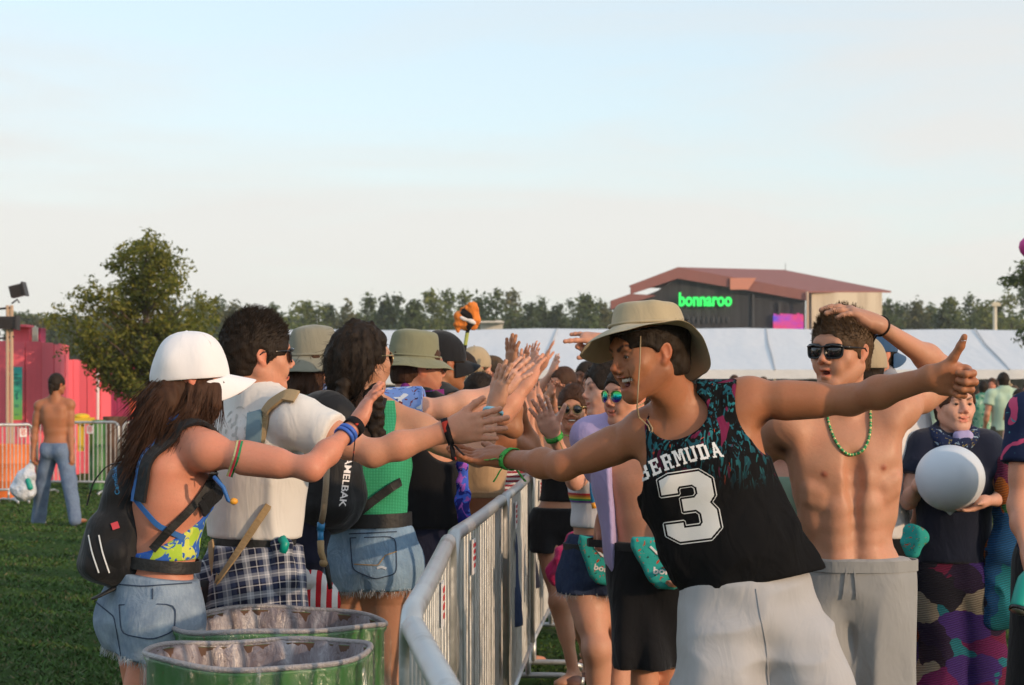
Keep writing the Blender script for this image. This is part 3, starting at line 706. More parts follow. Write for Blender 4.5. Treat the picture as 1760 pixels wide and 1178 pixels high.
# marks laid on cloth -----------------------------------------------------------
def march(sd, O, Dn, off=.0015, it=40, far=.5):
    Q = O.copy(); t = np.zeros(len(Q))
    for _ in range(it):
        d = sd.ev(Q+0)-off; st = np.clip(d*.8, -.01, .05); Q = Q+Dn*st[:, None]; t += st
    return Q, (np.abs(sd.ev(Q)-off) < .004) & (t < far)
def decal(name, mat, parent, sd, o, U, W, size, mask, cell=.002, off=.0018, back=.12, parts=None):
    """mask(u,v)->bool with u,v in metres from o; laid on sd looking along -(UxW)"""
    U, W = nrm(U), nrm(W); Nn = np.cross(U, W); nu, nv = int(size[0]/cell), int(size[1]/cell)
    iu, iv = np.meshgrid(np.arange(nu+1), np.arange(nv+1), indexing='ij'); u = (iu/nu-.5)*size[0]; v = (iv/nv-.5)*size[1]
    m = mask((u[:-1, :-1]+u[1:, 1:])/2, (v[:-1, :-1]+v[1:, 1:])/2)
    if not m.any(): return None
    ids = iu*(nv+1)+iv; q = np.stack([ids[:-1, :-1][m], ids[1:, :-1][m], ids[1:, 1:][m], ids[:-1, 1:][m]], 1)
    un, inv = np.unique(q.ravel(), return_inverse=True); O = np.array(o)+np.outer(u.ravel()[un], U)+np.outer(v.ravel()[un], W)+Nn*back
    Q, ok = march(sd, O, np.tile(-Nn, (len(O), 1)), off); q = inv.reshape(-1, 4); q = q[ok[q].all(1)]
    return mk(name, Q, q, mat, parent)
_TX = {}
def text_tris(txt, bold=0.0):
    if (txt, bold) in _TX: return _TX[(txt, bold)]
    cu = bpy.data.curves.new('t', 'FONT'); cu.body = txt; cu.size = 1; cu.offset = bold; cu.align_x = 'CENTER'; cu.align_y = 'CENTER'; cu.resolution_u = 3
    ob = bpy.data.objects.new('t', cu); COL.objects.link(ob); dg = bpy.context.evaluated_depsgraph_get(); me = ob.evaluated_get(dg).to_mesh(); me.calc_loop_triangles()
    V = np.array([v.co[:2] for v in me.vertices]); T = np.array([t.vertices[:] for t in me.loop_triangles]); ob.to_mesh_clear(); bpy.data.objects.remove(ob); bpy.data.curves.remove(cu)
    c = (V.min(0)+V.max(0))/2; V = V-c; _TX[(txt, bold)] = (V, T, V.max(0)*2); return _TX[(txt, bold)]
def text_mask(txt, width, height, bold=.0):
    V, T, sz = text_tris(txt, bold); V = V*np.array([width/sz[0], height/sz[1]])
    def f(u, v):
        m = np.zeros(u.shape, bool)
        for a, b, c in V[T]:
            def s(p, q): return (q[0]-p[0])*(v-p[1])-(q[1]-p[1])*(u-p[0])
            x, y, z = s(a, b), s(b, c), s(c, a); m |= ((x >= 0) & (y >= 0) & (z >= 0)) | ((x <= 0) & (y <= 0) & (z <= 0))
        return m
    return f
def poly_in(pl, u, v):
    m = np.zeros(u.shape, bool); n = len(pl)
    for i in range(n):
        (x1, y1), (x2, y2) = pl[i], pl[(i+1) % n]; c = ((y1 > v) != (y2 > v)); m ^= c & (u < (x2-x1)*(v-y1)/((y2-y1) if y2 != y1 else 1e-9)+x1)
    return m
def MAT(k):
    if k not in MATS: MATS[k] = MATDEF[k]()
    return MATS[k]

def zp(py, d): return HC-(py-HY)/F*d
def shorts(h, mat, zt, zh, inf=.010, flare=.02, name='shorts', noise=(.010, 8, 11), top_n=(0, 0, 1), vox=.008, fray=None, rw=None, hem_n=(0, 0, -1), hemc=None, parent=None, fscale=(1, 1, .5), lw=1.0):
    lo = zh-.12
    def ex(g):
        hl = h.hl; pe = h.j['pel']; q = h.q; m = h.sex == 'm'
        g.cap(pe+(0, 0, .09*q), pe-(0, 0, .02*q), (rw or (.150 if m else .155)*q, .11*q), ((rw*1.1 if rw else .172 if m else .182)*q, .125*q), side=hl, k=.05)
        for S, sg in (('L', 1), ('R', -1)):
            a, k_ = h.j['h'+S], h.j['k'+S]; t = min(1.3, max(.2, (a[2]-zh+.06)/(a[2]-k_[2]+1e-6))); b = a+(k_-a)*t+hl*sg*.01
            g.cap(a, b, (.094*lw+inf)*q, (.084*lw+inf+flare)*q, k=.04)
        for w_ in (1, -1): g.cap(pe+h.hf*w_*.165*q-(0, 0, .07), np.array([pe[0], pe[1], zh-.1])+h.hf*w_*.175*q, .020, .026, k=.06, op=1)
    c0 = np.array([h.j['pel'][0], h.j['pel'][1], zt]); c1 = np.array(hemc if hemc is not None else [h.j['pel'][0], h.j['pel'][1], zh])
    o, g = h.garment(name, mat, ['torso', 'leg'], inf, [cutp(c0, top_n), cutp(c1, hem_n)], ex, vox, noise=noise, lo=(-99, -99, lo), hi=(99, 99, zt+.1), parent=parent, fscale=fscale)
    if fray:
        V = np.array([v.co[:] for v in o.data.vertices])+root_loc(o); m = np.abs((V-c1)@nrm(hem_n)) < .006; p = V[m]; rs = np.random.RandomState(3); p = p[rs.choice(len(p), min(fray, len(p)), replace=True)]
        out_ = p-h.j['pel']; out_[:, 2] = 0; p = p+out_/np.linalg.norm(out_, axis=1, keepdims=True)*.002; strands('frayed_hem', p+(0, 0, .006), np.tile([0, 0, -1.], (len(p), 1))+out_*.5, .03, MAT('frayed'), o, 4, .0010, 4, .35, .2)
    return o, g
def tee(h, mat, zh, sleeve=.55, inf=.016, noise=(.014, 7, 5), vox=.008, name='t_shirt', ex=None, neck=.085, hem_n=(0, 0, -1), loose=.012, fl=(1, 1, .5), open_=None):
    j = h.j; up = h.up
    def ex2(g):
        pel, nb = j['pel'], j['nb']; q = h.q*h.w**.5; m = h.sex == 'm'; l = h.tl
        g.cap(nb*.6+pel*.4, pel+up*.06, ((.155 if m else .135)*q+loose, .105*q+loose), ((.160 if m else .155)*q+loose, .110*q+loose), side=l, k=.06)
        for S in 'LR': g.cap(j['s'+S], j['e'+S], .07, op=2)
        g.cap(nb-up*.075, nb-up*.004, (.09*q, .078*q), (.080*q, .070*q), side=l, k=.05)
        if ex: ex(g)
    sl = []
    for S in 'LR':
        q = h.q*h.w**.5; a, e = j['s'+S], j['e'+S]; gs = h.sd.copy(['arm'+S], inf); gs.cap(a, a+(e-a)*(sleeve+.1), .064*q+loose*.7, .058*q+loose*1.3, k=.04); sl.append((gs, a+(e-a)*sleeve, nrm(e-a)))
    def sleeves(Q, D):
        for gs, c_, dn in sl:
            m = np.flatnonzero((np.abs(Q-c_) < .3).all(1))
            if len(m): d_ = gs.ev(Q[m])-(fold(Q[m], np.array(fl)*noise[1], noise[2])-.55)*noise[0]*.6; D[m] = smin(D[m], smax(d_, (Q[m]-c_)@dn, .006), .025)
        return D
    posts = [sleeves, cutp((j['pel'][0], j['pel'][1], zh), hem_n)]
    g0 = SD(); g0.cap(j['nb']+up*.055+h.tf*.02, None, (neck*.75, neck*.7, .055), side=h.tl, axis=up); posts.append(lambda Q, D: smax(D, -g0.ev(Q), .006))
    if open_: posts.append(open_)
    return h.garment(name, mat, ['torso'], inf, posts, ex2, vox, noise=noise, lo=(-99, -99, zh-.05), fscale=fl)
def solid(name, mat, caps, parent=None, vox=.006, noise=None, post=None):
    g = SD()
    for c in caps: g.cap(*c[:4], **(c[4] if len(c) > 4 else {}))
    if noise: g.post.append(lambda Q, D: D-(vn(Q, noise[1], noise[2])-.5)*noise[0]*2-(fold(Q, noise[1]*.8, noise[2]+4)-.5)*noise[0])
    if post: g.post += post
    V, Fq = mesh_sd(g, vox); return mk(name, V, Fq, mat, parent), g
# ------------------------------------------------------------------ materials by name
def pat_plaid():
    m = M_('plaid navy'); v = m.map((1, 1, 1), (R(10), R(8), R(-20)))
    sp = m.n.new('ShaderNodeSeparateXYZ'); m.l.new(v, sp.inputs[0])
    def st(o, period, w0):
        f = m.math('PINGPONG', o, period/2); return m.math('LESS_THAN', f, w0)
    b1 = st(sp.outputs[2], .058, .010); b2 = st(sp.outputs[0], .058, .010); t1 = st(sp.outputs[2], .029, .0016); t2 = st(sp.outputs[0], .029, .0016)
    wide = m.math('MULTIPLY', m.math('ADD', st(sp.outputs[2], .116, .022), st(sp.outputs[0], .116, .022)), .5)
    c = m.mix(wide, (.012, .016, .04), (.04, .055, .12)); c = m.mix(m.math('MULTIPLY', m.math('ADD', b1, b2), .32), c, (.50, .53, .60)); c = m.mix(m.math('MULTIPLY', m.math('ADD', t1, t2), .35), c, (.75, .75, .78))
    m.set(col=c, rough=.95, sheen=.1, spec=.1); m.bump(m.noise(12, detail=3), .3, .02); return m.m
def pat_gingham():
    m = M_('green crochet'); a = m.wave(60, direc='X'); b = m.wave(60, direc='Z'); c = m.mix(m.math('MULTIPLY', a, b), (.03, .27, .13), (.10, .62, .34))
    m.set(col=c, rough=.9, spec=.2); m.bump(m.math('MULTIPLY', a, b), .6, .003); return m.m
def pat_blobs(name, base, cols, scale=9, dist=2.0, th=.5, rough=.85, thin=None, sub=None):
    m = M_(name); c = None; v = m.map((1, 1, 1)); cc = base
    for i, (col, s_, t) in enumerate(cols):
        mp = m.map((1, 1, 1)); mp.node.inputs['Location'].default_value = (i*3.7, i*1.3, i*2.1)
        f = m.noise(scale*s_, mp, 2, .5, dist); f = m.ramp(f, [(t, (0, 0, 0)), (t+.02, (1, 1, 1))]); cc = m.mix(f, cc, col)
    m.set(col=cc, rough=rough, spec=.2); m.bump(m.noise(13, detail=3), .3, .02); return m.m
def pat_tropical():
    """black vest printed with teal and maroon leaves near the top"""
    m = M_('black tropical vest'); sp = m.n.new('ShaderNodeSeparateXYZ'); m.l.new(m.tc.outputs['Object'], sp.inputs[0])
    def leaves(loc, sx, sc_, t):
        mp = m.map((1, 1, .35), (0, R(35+sx), 0)); mp.node.inputs['Location'].default_value = loc
        w_ = m.noise(sc_, mp, 1.5, .5, 3.2); return m.ramp(w_, [(t, (0, 0, 0)), (t+.018, (1, 1, 1))])
    hz = m.math('ADD', sp.outputs[2], m.math('MULTIPLY', m.noise(7), .12))
    top = m.ramp(hz, [(.0, (0, 0, 0)), (1.0, (1, 1, 1))]); tn = top.node
    tn.color_ramp.elements[0].position = .0
    base_ = (.006, .006, .007)
    z = m.n.new('ShaderNodeMapRange'); m.l.new(hz, z.inputs[0]); z.inputs[1].default_value = 1.34; z.inputs[2].default_value = 1.50; m.n.remove(tn)
    c = m.mix(m.math('MULTIPLY', leaves((1, 2, 3), 0, 27, .58), .9), base_, (.015, .10, .14)); c = m.mix(leaves((7, 1, 5), -75, 31, .61), c, (.025, .17, .20))
    c = m.mix(leaves((3, 9, 2), 60, 11, .62), c, (.15, .015, .055)); c = m.mix(leaves((11, 4, 8), 20, 26, .73), c, (.75, .10, .02))
    c = m.mix(z.outputs[0], base_, c); m.set(col=c, rough=.85, spec=.12)
    v = m.map((1, 1, .5), (0, R(-20), 0)); b = m.bump(m.noise(11, v, 3, .5, 1.0), .55, .03); m.bump(m.noise(900, detail=1), .2, .001, b); return m.m
def pat_denim(name, a, b, wash=(.5, .55, .62)):
    m = M_(name); n1 = m.noise(9, detail=6, rough=.65); v = m.map((1, 1, .3)); n2 = m.noise(120, v, 3)
    c = m.mix(m.ramp(n1, [(.3, (0, 0, 0)), (.7, (1, 1, 1))]), a, b); c = m.mix(m.math('MULTIPLY', n2, .35), c, wash)
    m.set(col=c, rough=.95, spec=.15); bb = m.bump(m.noise(16, m.map((1, 1, .6)), 4, .6, .8), .5, .02); m.bump(m.noise(700, detail=1), .3, .001, bb); return m.m
def pat_swirl(name, cols, scale=5, dist=8, direc='Z', bump=.4):
    m = M_(name); w_ = m.wave(scale, dist=dist, direc=direc, detail=2); n1 = m.noise(7, detail=2); f = m.math('FRACT', m.math('ADD', m.math('MULTIPLY', n1, 2.2), m.math('MULTIPLY', w_, .35)))
    st = [(i/len(cols), c) for i, c in enumerate(cols)]; c = m.ramp(f, st, 'CONSTANT'); m.set(col=c, rough=.95, spec=.1); m.bump(m.wave(90, direc='Z'), bump, .004); return m.m
def pat_patch(name, cols, scale=8, st=(1, 1, 1.5)):
    m = M_(name); sp = m.n.new('ShaderNodeSeparateColor'); w_ = m.n.new('ShaderNodeMixRGB'); w_.inputs[0].default_value = .12; m.l.new(m.map(st), w_.inputs[1]); m.l.new(m.noise(9, detail=2, out=1), w_.inputs[2]); m.l.new(m.voro(scale, w_.outputs[0], 'Color'), sp.inputs[0])
    c = m.ramp(sp.outputs[0], [(i/len(cols), c) for i, c in enumerate(cols)], 'CONSTANT'); k = m.wave(34, m.map((1, 1, 1), (0, .25, 0)), 1.5, 'Z'); c = m.mix(m.math('MULTIPLY', k, .55), c, (.012, .010, .014)); m.set(col=c, rough=.95, spec=.1); m.bump(k, .5, .006); return m.m
def pat_stripes(name, cols, scale, direc='Z', rough=.9, dist=0):
    m = M_(name); sp = m.n.new('ShaderNodeSeparateXYZ'); m.l.new(m.tc.outputs['Object'], sp.inputs[0]); o = sp.outputs[{'X': 0, 'Y': 1, 'Z': 2}[direc]]
    f = m.math('FRACT', m.math('MULTIPLY', o, scale)); c = m.ramp(f, [(i/len(cols), c) for i, c in enumerate(cols)], 'CONSTANT'); m.set(col=c, rough=rough, spec=.2); m.bump(m.noise(12), .3, .02); return m.m
def hairm(name, a, b):
    m = M_(name); n1 = m.noise(60, m.map((1, 1, .2)), 4, .6); m.set(col=m.mix(n1, a, b), rough=.6, spec=.16); m.bump(m.noise(240, m.map((1, 1, .12)), 2), .6, .003); return m.m
def leafm(name, a, b, c):
    m = M_(name); g = m.n.new('ShaderNodeNewGeometry'); r = g.outputs['Random Per Island']
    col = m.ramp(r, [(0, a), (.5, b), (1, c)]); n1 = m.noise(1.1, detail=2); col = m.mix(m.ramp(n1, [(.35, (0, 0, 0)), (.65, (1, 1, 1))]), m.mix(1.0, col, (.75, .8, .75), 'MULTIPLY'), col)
    m.set(col=col, rough=.6, spec=.25)
    t = m.n.new('ShaderNodeBsdfTranslucent'); m.l.new(col, t.inputs[0]); x = m.n.new('ShaderNodeMixShader'); x.inputs[0].default_value = .38
    m.l.new(m.b.outputs[0], x.inputs[1]); m.l.new(t.outputs[0], x.inputs[2]); m.l.new(x.outputs[0], m.n['Material Output'].inputs[0]); return m.m
def galv():
    m = M_('galvanised steel'); n1 = m.noise(22, detail=5, rough=.6); v1 = m.voro(70, out='Color')
    c = m.mix(n1, (.42, .43, .44), (.64, .65, .65)); g = m.noise(5, detail=6); c = m.mix(m.ramp(g, [(.58, (0, 0, 0)), (.72, (1, 1, 1))]), c, (.30, .27, .23))
    m.set(col=c, metal=.75, rough=m.ramp(n1, [(.3, (.34,)*3), (.7, (.55,)*3)])); m.bump(m.noise(40), .15, .004); return m.m
def binpaint():
    m = M_('green drum paint'); n1 = m.noise(5, detail=5); c = m.mix(m.ramp(n1, [(.4, (0, 0, 0)), (.6, (1, 1, 1))]), (.035, .14, .035), (.06, .20, .05))
    o_ = m.noise(2.6, m.map((1, 1, .7)), 3, .5, 1.5); c = m.mix(m.ramp(o_, [(.63, (0, 0, 0)), (.66, (1, 1, 1))]), c, (.45, .17, .03))
    d_ = m.noise(3.4, m.map((1, 1, .3)), 3, .5, 1.0); c = m.mix(m.ramp(d_, [(.66, (0, 0, 0)), (.68, (1, 1, 1))]), c, (.01, .10, .04))
    r_ = m.noise(30, detail=6, rough=.7); c = m.mix(m.ramp(r_, [(.62, (0, 0, 0)), (.68, (1, 1, 1))]), c, (.14, .06, .03)); m.set(col=c, rough=.45); return m.m
def plastic():
    m = M_('thin clear plastic'); n1 = m.noise(9, m.map((1, 1, .25)), 5, .6, 1.5); f = m.ramp(n1, [(.45, (.06,)*3), (.60, (.16,)*3), (.68, (.6,)*3)])
    g = m.n.new('ShaderNodeBsdfGlossy'); g.inputs['Roughness'].default_value = .18; t = m.n.new('ShaderNodeBsdfTransparent'); d = m.n.new('ShaderNodeBsdfDiffuse'); d.inputs[0].default_value = (.42, .40, .43, 1)
    b = m.n.new('ShaderNodeBump'); b.inputs['Strength'].default_value = 1; b.inputs['Distance'].default_value = .03; m.l.new(m.noise(16, m.map((1, 1, .22)), 5, .6, 2), b.inputs['Height']); m.l.new(b.outputs[0], g.inputs['Normal']); m.l.new(b.outputs[0], d.inputs['Normal'])
    a = m.n.new('ShaderNodeMixShader'); a.inputs[0].default_value = .45; m.l.new(d.outputs[0], a.inputs[1]); m.l.new(g.outputs[0], a.inputs[2])
    x = m.n.new('ShaderNodeMixShader'); m.l.new(f, x.inputs[0]); m.l.new(t.outputs[0], x.inputs[1]); m.l.new(a.outputs[0], x.inputs[2]); m.l.new(x.outputs[0], m.n['Material Output'].inputs[0]); return m.m
def grassm(name='grass'):
    m = M_(name); g = m.n.new('ShaderNodeNewGeometry'); c = m.ramp(g.outputs['Random Per Island'], [(0, (.03, .07, .013)), (.6, (.055, .12, .022)), (.88, (.07, .10, .03)), (1, (.14, .12, .06))])
    m.set(col=c, rough=.7, spec=.2); return m.m
def groundm():
    m = M_('mown field'); n1 = m.noise(1.2, detail=6, rough=.65); n2 = m.noise(14, detail=5, rough=.7); n3 = m.noise(.35, detail=3)
    c = m.mix(n2, (.03, .062, .012), (.06, .115, .024)); dry = m.ramp(m.math('ADD', n1, m.math('MULTIPLY', n2, .3)), [(.66, (0, 0, 0)), (.85, (1, 1, 1))])
    c = m.mix(m.math('MULTIPLY', dry, .5), c, (.09, .075, .045)); m.set(col=c, rough=.95, spec=.05); m.bump(m.noise(30, detail=6, rough=.8), .9, .05); return m.m
def aviator_lens():
    m = M_('mirrored rainbow lens'); sp = m.n.new('ShaderNodeSeparateXYZ'); m.l.new(m.tc.outputs['Generated'], sp.inputs[0])
    c = m.ramp(m.math('ADD', sp.outputs[2], m.math('MULTIPLY', m.noise(20), .1)), [(.1, (.25, .02, .4)), (.35, (.02, .1, .6)), (.6, (.0, .5, .45)), (.85, (.1, .55, .1))]); m.set(col=c, metal=.8, rough=.12); return m.m
def tentm():
    m = M_('white tent vinyl'); n1 = m.noise(.3, detail=3); n2 = m.noise(1.2, m.map((1, 1, .3)), 4); c = m.mix(n1, (.68, .68, .70), (.74, .73, .73)); c = m.mix(m.math('MULTIPLY', n2, .25), c, (.60, .61, .63)); m.set(col=c, rough=.55)
    m.bump(m.noise(.6, m.map((1, .3, 1)), 3), .4, .3); return m.m
def wallm(name, col):
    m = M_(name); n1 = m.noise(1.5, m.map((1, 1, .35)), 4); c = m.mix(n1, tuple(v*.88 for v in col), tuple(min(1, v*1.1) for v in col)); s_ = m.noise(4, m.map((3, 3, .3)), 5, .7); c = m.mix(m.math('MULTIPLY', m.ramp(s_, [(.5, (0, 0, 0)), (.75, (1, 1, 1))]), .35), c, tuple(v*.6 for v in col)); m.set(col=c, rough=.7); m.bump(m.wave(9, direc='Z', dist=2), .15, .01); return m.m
def neonm():
    m = M_('glowing green letters'); m.set(col=(.02, .5, .1), ecol=(.02, .85, .12), estr=1.0, rough=.4); return m.m
def screenm():
    m = M_('led screen'); v = m.map((.5, 1, 1)); n1 = m.noise(1.1, v, 3); c = m.ramp(n1, [(.35, (.15, .08, .75)), (.48, (.65, .05, .5)), (.6, (.95, .05, .2)), (.75, (.9, .25, .3))]); m.set(col=(0.01, .01, .01), ecol=c, estr=.85); return m.m
def skyballm():
    m = M_('multicolour panels'); sp = m.n.new('ShaderNodeSeparateXYZ'); m.l.new(m.tc.outputs['Generated'], sp.inputs[0])
    c = m.ramp(m.noise(2.2, detail=0), [(0, (.5, .02, .12)), (.42, (.6, .03, .25)), (.5, (.02, .3, .25)), (.58, (.05, .2, .6)), (.68, (.7, .45, .05))], 'CONSTANT'); m.set(col=c, rough=.6); return m.m
def bermuda_white(): return simple('white print', (.72, .72, .72), .6, bump=.1)
def fannym():
    m = pat_blobs('teal printed nylon', (.03, .36, .33), [((.50, .07, .03), 3.2, .64), ((.02, .09, .08), 4.5, .66), ((.10, .33, .06), 2.6, .70)], 14, 1.2); return m
